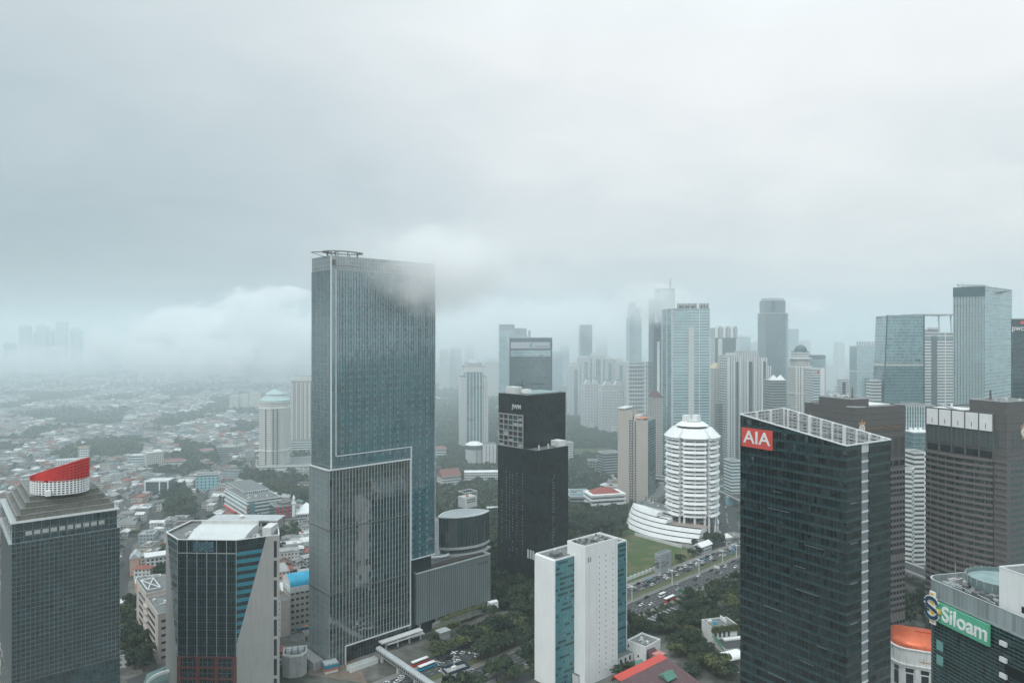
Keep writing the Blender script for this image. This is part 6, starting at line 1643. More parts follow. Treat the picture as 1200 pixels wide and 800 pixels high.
wbox(S, 'blue_sheet', 0, 11, 0, 9, 3.0, 3.3, [plain('blue_tarp', (.05,.20,.30), .6, .2, .5, .1)], bottom=True); part(S, 'orange_sheet', MB().box(3.5, 2, 3.4, 8.5, 6, 3.7), ORANGE)
for a, b in ((.3,.3),(10.5,.3),(.3,8.5),(10.5,8.5)): part(S, 'post', MB().box(a, b, 0, a+.2, b+.2, 3.0), METAL)
def corner_low():
    S = Site('annexe', 'grey octagonal annexe with rooftop machines at the foot of the striped tower', 'annexe', 331, 428, 15)
    pl = [(0,3),(4,0),(11,0),(14,4),(14,13),(0,13)]
    part(S, 'wall', MB().prism(pl, 0, 12.5, 0, 1), [CONC, ROOFG]); part(S, 'parapet', MB().ring(pl, [(p[0]*.9+.7,p[1]*.88+.9) for p in pl], 12.5, 13.6), OFFW)
    for i in range(3): part(S, 'chiller', MB().box(2+i*3.6, 4, 12.6, 4.8+i*3.6, 10, 15).cyl(3.4+i*3.6, 7, 15, 15.3, 1.2, n=12), METAL)
    S = Site('arched_pavilion', 'pavilion with dull green roof planes and a white arched beam at the bottom edge', 'pavilion', 172, 404, 20)
    g2 = plain('dull_green_sheet', (.12,.19,.18), .6, .15, .3, .2)
    wbox(S, 'wall', 0, 22, 0, 14, 0, 8, [CONC]); part(S, 'roof', MB().add([(-2,-2,8),(24,-2,8),(24,16,8),(-2,16,8),(10,7,15),(14,7,15)], [(0,1,5,4),(1,2,5),(2,3,4,5),(3,0,4)]), g2)
    mb = MB(); 
    for i in range(16):
        a, b = math.pi*i/16, math.pi*(i+1)/16
        mb.beam((12-12*math.cos(a), -2.5, 8.5+7*math.sin(a)), (12-12*math.cos(b), -2.5, 8.5+7*math.sin(b)), 1.2, 1.4)
    part(S, 'arch_beam', mb, WHITE)
    S = Site('kiosk', 'small teal and red topped site kiosk at the near corner of the tall tower', 'kiosk', 381, 434, 30)
    wbox(S, 'cabin', 0, 8, 0, 6, 0, 3, [OFFW]); wbox(S, 'red_fascia', -.3, 8.3, -.3, 6.3, 1.6, 2.6, [plain('coral_fascia', (.55,.14,.10), .6, .1, .4, .1)], bottom=True); wbox(S, 'upper_fascia', -.5, 8.5, -.5, 6.5, 3, 5.2, [TEAL], bottom=True); wbox(S, 'roof', -.2, 8.2, -.2, 6.2, 5.2, 6, [METAL])
corner_low()
# right foreground, in front of the toll road
S = Site('house', 'white flat roofed house with a grey roof terrace right of the white slab tower', 'house', 757, 447, 45); H = S.z(757.5)
wbox(S, 'wall', 0, S.lx(774), 0, S.ly(735), 0, H-1, [WHITE, ROOFG], 1); parapet(S, -.05, S.lx(774)+.05, -.05, S.ly(735)+.05, H-1, 1.1, .4, WHITE)
panels(S, 'window', DGLASS, [(0, 6.5, 2.6, -math.pi/2), (0, 14, 7, -math.pi/2), (4, 0, 6.5, 0)], 1.2, 1.6, .05); equipment(S, 2, 8, 2, 9, H-1, 7, 2, [OFFW, METAL])
part(S, 'lean_to_roof', MB().add([(1,-.1,9),(9,-.1,8.4),(13,-7,0.6),(-3,-7,.6)], [(3,2,1,0)]).add([(1,-.1,.0),(9,-.1,0),(13,-7,0),(-3,-7,0),(1,-.12,8.9),(9,-.12,8.3)], [(0,1,5,4)]), MAROON)
S = Site('cottage', 'tiny grey cottage with a pink flat roof behind the big maroon roof', 'cottage', 772, 440, 40); wbox(S, 'wall', 0, 6.5, 0, 5, 0, 8.0, [CONC]); wbox(S, 'roof', -.4, 6.9, -.4, 5.4, 8, 8.5, [plain('salmon_roof', (.48,.20,.17), .7, .15, .3, .2)], bottom=True); panels(S, 'window', DGLASS, [(1.2, 0, 5, 0), (4, 0, 5, 0)], 1.1, 1.4, .05)
def big_roof():
    S = Site('hall', 'large hall with maroon sheet roof and bright red ridge flank by the bottom edge', 'hall', 735, 406, 41)
    L = 62; e = [(-6,0,8.0),(L,0,8.0)]
    wbox(S, 'wall', -6, L-25, -25, 3, 0, 4.4, [CONC])
    z1 = 11.5
    part(S, 'red_slope', MB().add([(-6,5.5,z1+.9),(L-24,5.5,z1+.9),(L-24,0,z1),(-6,0,z1)], [(3,2,1,0)]).add([(-6,5.5,z1+.9),(L-24,5.5,z1+.9),(L-24,7,z1-3),(-6,7,z1-3)], [(0,1,2,3)]), plain('bright_red_sheet', (.55,.07,.055), .55, .1, .2, .2))
    part(S, 'maroon_slope', MB().add([(-6,0,z1),(L-24,0,z1),(L-24,-26,4.5),(-6,-26,4.5)], [(3,2,1,0)]), MAROON)
    for k in range(5): part(S, 'roof_seam', MB().beam((0+k*9,0,z1+.12),(0+k*9,-26,4.62),.35,.25), plain('seam_grey', (.17,.12,.125), .6, .1, .3, .1))
    S2 = Site('shed', 'small green sheet roofed shed beside the maroon hall roof', 'shed', 746, 431, 40); wbox(S2, 'wall', 0, 7, 0, 5, 0, 6, [OFFW]); part(S2, 'roof', MB().prism([(-.6,-.6),(7.6,-.6),(7.6,5.6),(-.6,5.6)], 6, 8, inset=[(-.4,2.3),(7.4,2.3),(7.4,2.7),(-.4,2.7)]), GREENR)
    part(S, 'roof_hatch', MB().add([(18,-8,z1-1.2),(27,-8,z1-1.2),(27,-15,z1-2.6),(18,-15,z1-2.6),(18,-11.5,z1+.6),(27,-11.5,z1+.6)], [(1,0,4,5),(3,2,5,4),(0,3,4),(2,1,5)]), GREENR)
big_roof()
def ivy_building():
    S = Site('villa', 'flat roofed villa with hanging ivy and a blue water tank near the dark slanted tower', 'villa', 834, depth(757), 14); H = S.z(735.5); W_ = S.lx(864); L_ = S.ly(822.2)
    wbox(S, 'wall', 0, W_, 0, L_, 0, H, [OFFW, ROOFG, WHITE], 1, 2); parapet(S, -.1, W_+.1, -.1, L_+.1, H, .7, .4, OFFW)
    panels(S, 'window', DGLASS, [(2+i*3.3, 0, 5.5, 0) for i in range(4)], 1.7, 3.2, .05)
    part(S, 'hanging_ivy', leafy(0, W_+1, -.9, .5, H-3.2, H+.9, 1500, 5), IVY)
    part(S, 'water_tank', MB().cyl(5, 4.5, H, H+2.2, 1.1, n=14), BLUER); part(S, 'rooftop_unit', MB().box(2,8,H,5,10,H+1.5), OFFW); part(S, 'stair_wall', MB().box(W_*.7, 5, H, W_*.7+.5, L_-1, H+2.6), WHITE)
    wbox(S, 'terrace', 2, W_+6, -15, -.3, 0, 4.4, [OFFW, plain('terrace_dark', (.06,.065,.065), .7, .2, .3, .2)], 1); part(S, 'awning', MB().box(7, -4.5, 4.6, W_+2, -1.2, 5.6), WHITE)
    part(S, 'side_stair', MB().add([(-1,-2,8),(1.5,-2,8),(5,-15,1),(2,-16,1)], [(0,1,2,3),(3,2,1,0)]), plain('green_netting', (.04,.12,.075), .8, .2, .4, .1))
    S = Site('tent', 'white curved marquee roof tucked against the foot of the dark slanted tower', 'marquee', 851, depth(783), 25); n = 10; v = []
    for i in range(n+1):
        a = math.pi*i/n; v += [(0, 5-5*math.cos(a), 4+3*math.sin(a)), (15, 5-5*math.cos(a), 4+3*math.sin(a))]
    part(S, 'canopy', MB().add(v, [(2*i,2*i+1,2*i+3,2*i+2) for i in range(n)]), WHITE)
    for a, b in ((.2,.2),(14.5,.2),(.2,9.6),(14.5,9.6)): part(S, 'post', MB().box(a,b,0,a+.25,b+.25,4.1), METAL)
    part(S, 'apron', MB().box(-1,-7,0,4,-.5,.5), OFFW)
ivy_building()
S = Site('ramp_canopy', 'low black glazed ramp canopy with a white frame beside the toll road', 'canopy', 763, depth(734), 43)
part(S, 'glass_roof', MB().box(0,0,2.6,34,6.5,2.9), DGLASS); part(S, 'ramp_wall', MB().box(0,-.6,0,34,-.1,2.5).box(0,6.6,0,34,7.1,2.5), plain('rusty_wall', (.24,.14,.10), .8, .2, .4, .3))
for k in range(8): part(S, 'frame_rib', MB().box(k*4.8,-.3,2.92,k*4.8+.4,6.8,3.1), OFFW)
part(S, 'frame_rib', MB().box(-.3,-.4,2.92,.1,6.9,3.3), WHITE)
def lattice_box():
    S = Site('screened_building', 'small grey building wrapped in slashed metal screens standing on the lawn edge', 'building', 774, depth(672), 46); H = S.z(651); L_, W_ = S.ly(767.3), S.lx(786.8)
    m = plain('light_screen_metal', (.36,.39,.41), .5, .1, .3, .2)
    wbox(S, 'screen', 0, W_, 0, L_, 0, H, [m, ROOFG], 1); parapet(S, -.05, W_+.05, -.05, L_+.05, H, 1, .4, m)
    r = random.Random(4)
    for k in range(16):
        z = r.uniform(3, H-2); a = r.uniform(0, W_*.6); part(S, 'slash_opening', MB().add([(a,-.06,z),(a+r.uniform(2,5),-.06,z+.5),(a+r.uniform(2,4),-.06,z+1.1),(a,-.06,z+.7)], [(0,1,2,3)]), DCONC)
        b = r.uniform(0, L_*.6); part(S, 'slash_opening', MB().add([(-.06,b+3,z),(-.06,b,z+.5),(-.06,b+.5,z+1.1),(-.06,b+3.4,z+.8)], [(0,1,2,3)]), DCONC)
lattice_box()
# long white garden wall and sheds along the toll road
S = empty('boundary_wall', (0,0,0), label='long whitewashed boundary wall running between lawn and toll road', cat='wall')
a, b = Vector(rp(-10, -27)), Vector(rp(95, -27)); MB().beam((a.x,a.y,1.3),(b.x,b.y,1.3),.5,2.6).build('wall', OFFW, S)
for k in range(20):
    p = a.lerp(b, k/19); MB().box(p.x-.5,p.y-.5,0,p.x+.5,p.y+.5,3.1).build('pier', WHITE, S)
S = low('canopy_station', 'white gabled gatehouse with arched roof by the road near the terraced building', 'gatehouse', 822, 649, 42, 820, 834, 641, 'office_white', L=8, roof=WHITE, par=0)
part(S, 'roof', MB().prism([(-1,-1),(S.W+1,-1),(S.W+1,9),(-1,9)], S.H, S.H+3, inset=[(-1,3.5),(S.W+1,3.5),(S.W+1,4.5),(-1,4.5)]), WHITE)
S = low('pavilion', 'tiny white roadside kiosk with a peaked roof right of the tiered tower', 'pavilion', 851, 636, 30, 850, 857, 630, 'office_white', L=5, par=0); part(S, 'roof', MB().prism([(-1,-1),(S.W+1,-1),(S.W+1,6),(-1,6)], S.H, S.H+4, inset=[(S.W*.5,2.5)]*4), WHITE)
# ------------------------------------------------------------------ footbridge
def footbridge():
    a = Vector(gp(443.5, 758, 8)); b = Vector(gp(507, 801, 8)); b = a + (b-a)*1.25
    d = (b-a).normalized(); s = Vector((d.y, -d.x, 0)); L = (b-a).length
    e = empty('footbridge', (a.x, a.y, 0), math.atan2(d.y, d.x), label='covered grey footbridge crossing the road to the foot of the tall tower', cat='footbridge')
    MB().box(0,-1.9,4.8,L,1.9,5.4).build('deck', CONC, e)
    n = 8; v = []
    for i in range(n+1):
        t = math.pi*i/n; v += [(0,-2.1*math.cos(t),7.6+1.2*math.sin(t)),(L,-2.1*math.cos(t),7.6+1.2*math.sin(t))]
    MB().add(v, [(2*i,2*i+1,2*i+3,2*i+2) for i in range(n)]).build('barrel_roof', METAL, e)
    for y in (-1.95, 1.85): MB().box(0,y,5.4,L,y+.1,7.7).build('side_glazing', facade('bridge_glazing', (.40,.42,.43), (.03,.04,.045), 2.4, 2.3, (.1,.9), (.12,.95), .4, .1, .5, .1), e)
    for k in range(4): MB().box(4+k*L/4,-.7,0,5.2+k*L/4,.7,4.8).build('pier', OFFW, e)
    e2 = empty('canopy_walk', (*gp(452, 772)[:2], 0), R(41), label='white cantilevered walkway canopy linking the footbridge to the mall', cat='walkway')
    for z, y0, y1, x0, x1, nm in ((6.2, 8, 13, 2, 34, 'roof_slab'), (4.6, 7.5, 8, 6, 34, 'fascia'), (3.2, 9, 14, 26, 36, 'lower_slab')): MB().box(x0,y0,z,x1,y1,z+.9).build(nm, OFFW, e2)
    for k in range(4): MB().box(6+k*9,10,0,7+k*9,11,6.2).build('column', OFFW, e2)
    e3 = empty('stair_ramp', (*gp(410, 788)[:2], 0), R(41), label='white covered stair ramp beside the road at the near foot of the tall tower', cat='ramp')
    MB().box(0,0,0,20,.4,3.2).build('side_wall', OFFW, e3); MB().box(0,4,0,20,4.4,3.2).build('side_wall', OFFW, e3); MB().add([(0,.4,.4),(20,.4,3),(20,4,3),(0,4,.4)], [(0,1,2,3)]).build('ramp_floor', CONC, e3)
footbridge()
e = empty('traffic_island', (*gp(532, 785)[:2], 0), R(41), label='fenced traffic island with blue hoardings and a tall lamp mast by the mall', cat='traffic island')
MB().prism([(-9,-5),(9,-6),(11,3),(-7,6)], 0, .5).build('island_base', CONC, e); MB().ring([(-8,-4.4),(8.4,-5.2),(10,2.6),(-6.4,5.2)], [(-7.6,-4),(8,-4.8),(9.6,2.3),(-6,4.8)], .5, 2.4).build('hoarding', plain('navy_hoarding', (.035,.06,.085), .6, .3, .4, .1), e)
MB().cyl(0,0,.5,11,.22,.14,8).build('mast', WHITE, e); MB().beam((-2.6,0,11),(2.6,0,11.3),.3).beam((0,-2,11),(0,2,11.2),.3).build('lamp_arm', WHITE, e); MB().box(-1.4,-1,.5,1.4,1,2.6).build('plinth', WHITE, e)
S = empty('guard_hut', (*gp(519, 747)[:2], 0), R(41), label='grey cube guard hut in front of the mall undercroft', cat='hut'); MB().box(-4,-3,0,4,3,5).build('wall', CONC, S); MB().box(-4.4,-3.4,5,4.4,3.4,5.5).build('roof', METAL, S)
# double armed lamp posts on the median
lamps = []
for px, py in ((789, 684.5), (819.2, 671), (847.2, 659.5), (743, 704.5), (862, 652.5)):
    X, Y, _ = gp(px, py); t = (Vector((X, Y)) - RO).dot(RD); X, Y = rp(t, 3.9)
    L = empty('street_lamp', (X, Y, 0), R(43), cat='street lamp', group='double armed lamps along the toll road')
    if not lamps:
        p = MB().cyl(0,0,0,11.2,.42,.3,8).build('pole', OFFW, L); a = MB().beam((0,-4.2,11.9),(0,0,11.1),.45).beam((0,4.2,11.9),(0,0,11.1),.45).build('arm', OFFW, L); h = MB().box(-.6,-.8,11.0,.6,.8,11.7).build('lamp_head', WHITE, L)
        lamps = [p, a, h]
    else:
        for q in lamps: c = q.copy(); COL.objects.link(c); c.parent = L
    L['label'] = {789:'double armed white lamp post in front of the screened building on the lawn edge', 819.2:'double armed white lamp post on the toll road left of the gatehouse', 847.2:'double armed white lamp post on the toll road near the peaked kiosk', 743:'double armed white lamp post closest to the white slab tower', 862:'double armed white lamp post right beside the dark slanted tower'}[px]
# ------------------------------------------------------------------ where things already stand
bpy.context.view_layer.update()
FOOT = []
for root in [o for o in COL.objects if o.parent is None and o.get('category') and o.get('category') not in ('flyover', 'footbridge', 'walkway')]:
    lo = np.array([1e9, 1e9]); hi = -lo
    inv = root.matrix_world.inverted()
    for c in root.children_recursive:
        if c.type != 'MESH': continue
        m = np.array(inv @ c.matrix_world); bb = np.array([list(b) + [1] for b in c.bound_box]) @ m.T
        if bb[:, 2].min() > 12: continue
        lo = np.minimum(lo, bb[:, :2].min(0)); hi = np.maximum(hi, bb[:, :2].max(0))
    if hi[0] > lo[0]:
        FOOT.append((root.location.x, root.location.y, math.cos(root.rotation_euler.z), math.sin(root.rotation_euler.z), *lo, *hi))
FOOT = np.array(FOOT)
def blocked(x, y, mar):
    dx, dy = x - FOOT[:, 0], y - FOOT[:, 1]
    a, b = dx*FOOT[:, 2] + dy*FOOT[:, 3], -dx*FOOT[:, 3] + dy*FOOT[:, 2]
    return bool(np.any((a > FOOT[:, 4]-mar) & (a < FOOT[:, 6]+mar) & (b > FOOT[:, 5]-mar) & (b < FOOT[:, 7]+mar)))
def inpoly(x, y, P):
    c = False; j = len(P)-1
    for i in range(len(P)):
        if (P[i][1] > y) != (P[j][1] > y) and x < (P[j][0]-P[i][0])*(y-P[i][1])/(P[j][1]-P[i][1])+P[i][0]: c = not c
        j = i
    return c
STREETS = []
for pts, hw in (((((238,612),(228,590),(252,565),(262,548),(255,520))), 7), (((140,600),(200,560),(300,540)), 7), (((0,560),(90,520),(200,500)), 8), (((142,700),(150,640),(190,600)), 7), (((470,800),(545,752),(640,700),(700,676)), 7), (((905,668),(862,640),(848,612),(846,590),(842,560)), 15), (((150,800),(330,740),(362,700)), 7)):
    STREETS.append(([gp(*p)[:2] for p in pts], hw))
def onroad(x, y, mar=0.0):
    q = Vector((x, y)) - RO; n = q.dot(RN)
    if -23 - mar < n < 30.5 + mar: return True
    for pts, hw in STREETS:
        for a, b in zip(pts, pts[1:]):
            ax, ay, bx, by = *a, *b; L2 = (bx-ax)**2 + (by-ay)**2
            t_ = max(0, min(1, ((x-ax)*(bx-ax)+(y-ay)*(by-ay))/L2))
            if math.hypot(x-ax-t_*(bx-ax), y-ay-t_*(by-ay)) < hw + mar: return True
    return False
LAWNP = [(664,700),(735,694),(816,652),(812,645),(795,634),(745,616),(700,620),(664,634)]
DENSE = [[gp(*p)[:2] for p in P] for P in (
    ((664,634),(664,597),(700,596),(745,603),(750,622),(742,630),(700,626)),
    ((545,757),(566,735),(590,710),(604,690),(628,672),(628,800),(560,800),(548,772)),
    ((738,754),(768,752),(806,726),(868,692),(868,722),(832,716),(818,730),(824,766),(845,788),(868,800),(842,800),(790,766),(778,740)),
    ((142,715),(158,712),(180,765),(182,788),(145,792)), ((190,586),(212,574),(230,592),(232,611),(198,612)), ((262,540),(296,558),(362,566),(362,596),(335,588),(290,572)),
    ((511,484),(586,470),(586,520),(540,552),(511,546)), ((662,486),(724,500),(724,525),(662,526)), ((662,536),(692,556),(724,566),(690,576),(662,576)), ((511,580),(586,568),(586,596),(511,602)),
    ((828,648),(836,610),(842,608),(850,640)), ((574,694),(628,664),(628,700),(590,712)), ((205,520),(255,530),(262,545),(215,545)), ((511,602),(586,598),(586,690),(574,690)))]
RECT = [(0,142,575,800), (194,328,612,800), (362,510,290,790), (480,576,652,735), (510,575,584,650), (583,667,455,680), (627,736,640,800), (867,1062,480,800), (1083,1200,474,800), (773,845,488,632), (733,815,583,632), (304,342,460,552), (723,774,480,590)]
def hidden(px, py): return any(a < px < b and c < py < d for a, b, c, d in RECT)
_ph = RNG.uniform(0, 6.28, (6, 3)); _k = RNG.normal(0, 1, (6, 2))
def fieldnoise(x, y, L):
    return sum(math.sin(_k[i][0]*x/L*3 + _k[i][1]*y/L*3 + _ph[i][0]) for i in range(6))/6

# ------------------------------------------------------------------ labels that tell like things apart
UNITS = 'first second third fourth fifth sixth seventh eighth ninth tenth eleventh twelfth thirteenth fourteenth fifteenth sixteenth seventeenth eighteenth nineteenth twentieth'.split()
def ordinal(i):
    if i < 20: return UNITS[i]
    tens = {2:'twenty', 3:'thirty', 4:'forty', 5:'fifty'}[(i+1)//10]; u = (i+1) % 10
    return tens + '-' + UNITS[u-1] if u else {3:'thirtieth', 4:'fortieth', 5:'fiftieth'}[(i+1)//10]
MARKS = [(70,560,'red crown'), (183,573,'dark blue glass block'), (240,564,'pale blue house'), (297,600,'white mall'), (350,604,'mosque'), (178,748,'beige banded block'), (152,660,'pink gabled house'), (322,548,'round cream tower'), (175,542,'cream stair block'), (241,531,'rust red warehouse'), (170,692,'orange shop'), (345,690,'blue barrel roof'), (262,635,'striped tower'), (526,566,'red brown gabled house'), (557,532,'round white annexe'), (710,590,'red hipped office house'), (740,655,'lawn'), (600,690,'black netted tower'), (775,605,'terraced building'), (755,760,'flat white house'), (843,738,'ivy hung villa'), (532,780,'traffic island'), (480,780,'footbridge'), (525,745,'guard hut'), (690,545,'grey block'), (770,722,'ramp canopy'), (777,660,'screened building'), (840,640,'peaked kiosk'), (680,780,'white slab tower'), (285,472,'three pale blocks'), (860,560,'blue based block'), (575,600,'glass drum'), (15,480,'left picture edge'), (110,480,'foggy suburb centre'), (230,500,'street bend')]
def zone(px, py):
    m = min(MARKS, key=lambda q: (q[0]-px)**2 + 2.2*(q[1]-py)**2)
    dx, dy = px - m[0], (py - m[1])*1.5
    if abs(dx) > abs(dy): return ('left of the ' if dx < 0 else 'right of the ') + m[2]
    return ('behind the ' if dy < 0 else 'before the ') + m[2]
def give_labels(items):
    """items: (object, description, zone, px); like things in one zone are counted from the left"""
    cl = {}
    for it in items: cl.setdefault((it[1], it[2]), []).append(it)
    for (d, z_), L in cl.items():
        L.sort(key=lambda q: q[3])
        for i, it in enumerate(L):
            it[0]['label'] = f'{d} {z_}' if len(L) == 1 else f'{ordinal(i)} {d} {z_}, from left'.replace(',,', ',')

# ------------------------------------------------------------------ houses of the low quarters
ROOFS = [('grey', (.20,.205,.205)), ('pale grey', (.34,.345,.34)), ('dark grey', (.095,.10,.10)), ('rust brown', (.155,.085,.07)), ('brick red', (.25,.095,.075)), ('white', (.60,.61,.60)), ('dull teal', (.15,.235,.23)), ('orange', (.45,.16,.075))]
RW = [.30, .20, .13, .13, .085, .12, .025, .01]
WALLS = [('white', (.56,.565,.555)), ('cream', (.47,.44,.39)), ('grey', (.27,.275,.27)), ('pale blue', (.33,.40,.42))]
RM = [plain('roof_' + n.replace(' ', '_'), c, .8, .3, .25, .35) for n, c in ROOFS]
WM = [facade('house_wall_' + n.replace(' ', '_'), c, (.045,.05,.052), 3.0, 3.3, (.25,.72), (.3,.72), .5, .3, .8, .3) for n, c in WALLS]
def house_shape(w_, d_, h, kind):
    W_ = MB(); W_.prism([(-w_/2,-d_/2),(w_/2,-d_/2),(w_/2,d_/2),(-w_/2,d_/2)], 0, h, cap=False)
    e = .5; x, y = w_/2+e, d_/2+e; Rf = MB(); rh = min(w_, d_)*.26
    if kind == 'hipped':
        k = max(0, x-y)
        Rf.add([(-x,-y,h),(x,-y,h),(x,y,h),(-x,y,h),(-k,0,h+rh),(k,0,h+rh)], [(0,1,5,4),(1,2,5),(2,3,4,5),(3,0,4),(3,2,1,0)])
    elif kind == 'gabled':
        Rf.add([(-x,-y,h),(x,-y,h),(x,y,h),(-x,y,h),(-x,0,h+rh),(x,0,h+rh)], [(0,1,5,4),(2,3,4,5),(3,2,1,0),(0,4,3),(1,2,5)])
    else:
        Rf.box(-w_/2-.15, -d_/2-.15, h, w_/2+.15, d_/2+.15, h+.35)
        Rf.ring([(-w_/2-.15,-d_/2-.15),(w_/2+.15,-d_/2-.15),(w_/2+.15,d_/2+.15),(-w_/2-.15,d_/2+.15)], [(-w_/2+.2,-d_/2+.2),(w_/2-.2,-d_/2+.2),(w_/2-.2,d_/2-.2),(-w_/2+.2,d_/2-.2)], h+.35, h+1.0)
    return W_, Rf
def in_quarter(px, py):
    if px < 368: return True
    return px > 505
HS, TS = [], []                     # candidates: houses (x, y, ...), trees (x, y, r, h)
rng = random.Random(77)
def scatter(Y0, Y1, step):
    y = Y0
    while y < Y1:
        x = -.80*y - 30
        while x < .80*y + 30:
            X, Y = x + rng.uniform(-.36, .36)*step, y + rng.uniform(-.36, .36)*step
            x += step
            px, py = pix(X, Y)
            if not (-30 < px < 1230) or not in_quarter(px, py) or py > 845: continue
            if onroad(X, Y, 4 if Y > 900 else 5) or blocked(X, Y, 4.5): continue
            if inpoly(px, py, LAWNP) or (662 < px < 722 and 524 < py < 536): continue
            if px > 843 and 560 < py < 700 and rng.random() < .8: continue
            dense = any(inpoly(X, Y, P) for P in DENSE)
            right = px > 500
            if dense: continue
            nz = fieldnoise(X, Y, 150) + .5*fieldnoise(Y, X, 60)
            if nz > ((.38 - .30*min(1, max(0, (Y-750)/700))) if not right else -.25):
                TS.append((X, Y, rng.uniform(3.2, 7), rng.uniform(7, 13)))
            else:
                if py > 700 and px > 500: continue
                a = R(20) + .9*math.sin(X/310) + .6*math.sin(Y/420) + rng.gauss(0, .06) + (math.pi/2 if rng.random() < .4 else 0)
                big = rng.random()
                if big < .075: w_, d_, h, k = rng.uniform(16, 30), rng.uniform(11, 15), rng.uniform(8, 16), 'flat'
                elif big < .15: w_, d_, h, k = rng.uniform(18, 32), rng.uniform(11, 15), rng.uniform(5, 8), rng.choice(['gabled', 'hipped'])
                else: w_, d_, h, k = rng.uniform(8.5, 15), rng.uniform(7.5, 11), rng.choice([3.6, 6.2, 6.6, 7, 9.4]), rng.choice(['hipped', 'gabled', 'gabled', 'flat', 'flat'])
                if blocked(X, Y, max(w_, d_)*.62): continue
                s = step/13.0
                if Y > 1500: w_ *= 1.12; d_ *= 1.12
                HS.append((X, Y, w_, d_, h, k, a, rng.choices(range(8), RW)[0] if k != 'flat' else rng.choices(range(8), [.32,.27,.14,.03,.02,.2,.02,.0])[0], rng.choices(range(4), [.42,.27,.2,.11])[0]))
                if rng.random() < .30: TS.append((X + step*.5, Y + step*.4, rng.uniform(2.2, 4.2), rng.uniform(5, 9)))
        y += step
scatter(430, 1500, 12.4)
scatter(1500, 2600, 16.5)
scatter(2600, 6500, 34.0)
for P in DENSE:
    xs, ys = [p[0] for p in P], [p[1] for p in P]
    st = 8.6 if min(ys) < 900 else 10.5
    y = min(ys)
    while y < max(ys):
        x = min(xs)
        while x < max(xs):
            X, Y = x + rng.uniform(-.4, .4)*st, y + rng.uniform(-.4, .4)*st
            x += st
            if inpoly(X, Y, P) and not blocked(X, Y, 2.5) and not onroad(X, Y, .5): TS.append((X, Y, rng.uniform(4.8, 8.2), rng.uniform(9, 15.5)))
        y += st
# rows of street trees
for n0, s0, s1, sp in ((-25, -40, 150, 9), (27, -130, -60, 8.5), (27.2, -22, 190, 5), (30.4, -20, 180, 6), (46, -130, 120, 10), (-25, -125, -90, 9), (-19.5, -170, -60, 9.5), (-1, -172, -84, 10), (27, -200, -70, 9.5), (48, -60, 110, 10), (-30, -90, -20, 9)):
    s = s0
    while s < s1:
        X, Y = rp(s + rng.uniform(-2, 2), n0 + rng.uniform(-1, 1)); s += sp
        if not blocked(X, Y, 2) and rng.random() < .85: TS.append((X, Y, rng.uniform(5.6, 8.4) if s < -60 else rng.uniform(1.2, 2.0) if n0 in (27.2, 30.4) else rng.uniform(3.2, 5.2), rng.uniform(10, 14) if s < -60 else rng.uniform(1.8, 3.2) if n0 in (27.2, 30.4) else rng.uniform(6, 9)))
GAP = [gp(*p)[:2] for p in ((770,795),(770,757),(800,757),(800,795))]
def screen(it, r_, h):
    px, py = pix(it[0], it[1], h*.6); return F*r_/it[1], px, py
hs = sorted(HS, key=lambda q: -(F*max(q[2], q[4])/q[1] if not hidden(*screen(q, 1, q[4])[1:]) and -5 < pix(q[0], q[1])[0] < 1205 and pix(q[0], q[1])[1] < 806 else F*.01/q[1]))
items = []; water = None
for i, (X, Y, w_, d_, h, k, a, rc, wc) in enumerate(hs[:300]):
    e = empty('house' if w_ < 17.5 else 'block', (X, Y, 0), a, cat='house' if w_ < 17.5 else 'low block', group='houses of the low quarters')
    Wb, Rb = house_shape(w_, d_, h, k)
    Wb.build('wall', WM[wc], e); r_ = Rb.build('roof', RM[rc], e)
    if k == 'flat' and rng.random() < .5:
        MB().box(-w_*.2, -d_*.2, h+.36, w_*.08, d_*.12, h+2.6).build('stair_head', WM[wc], e)
    if rng.random() < .3:
        MB().cyl(w_*.25, d_*.2, h+.3, h+2.2, .7, n=10).build('water_tank', rng.choice([BLUER, ORANGE, OFFW, METAL]), e)
    if k == 'flat' and w_ > 15: equipment_small = [MB().box(w_*.1*j, -d_*.3, h+.36, w_*.1*j+1.2, -d_*.3+1.2, h+1.5).build('rooftop_unit', METAL, e) for j in (1, 2)]
    px, py = pix(X, Y, h)
    size = 'long' if w_ > 17 else 'tall' if h > 9 else 'low' if h < 4 else 'two-storey'
    items.append((e, f'{size} {k} {WALLS[wc][0]} house, {ROOFS[rc][0]} roof,', zone(px, py), px))
give_labels(items)
rest = [q for q in hs[300:]]
mb = MB()
for X, Y, w_, d_, h, k, a, rc, wc in rest:
    c, s = math.cos(a), math.sin(a)
    Wb, Rb = house_shape(w_, d_, h, 'flat' if False else k) if Y < 2000 else house_shape(w_, d_, h, 'gabled' if k == 'gabled' else 'hipped' if k == 'hipped' else 'flat')
    for b, m in ((Wb, wc), (Rb, 4+rc)):
        mb.add([(X + p[0]*c - p[1]*s, Y + p[0]*s + p[1]*c, p[2]) for p in b.v], b.f, m)
tag(mb.build('distant_houses', WM + RM), 'crowd of small houses stretching away under the haze', kind='stuff')

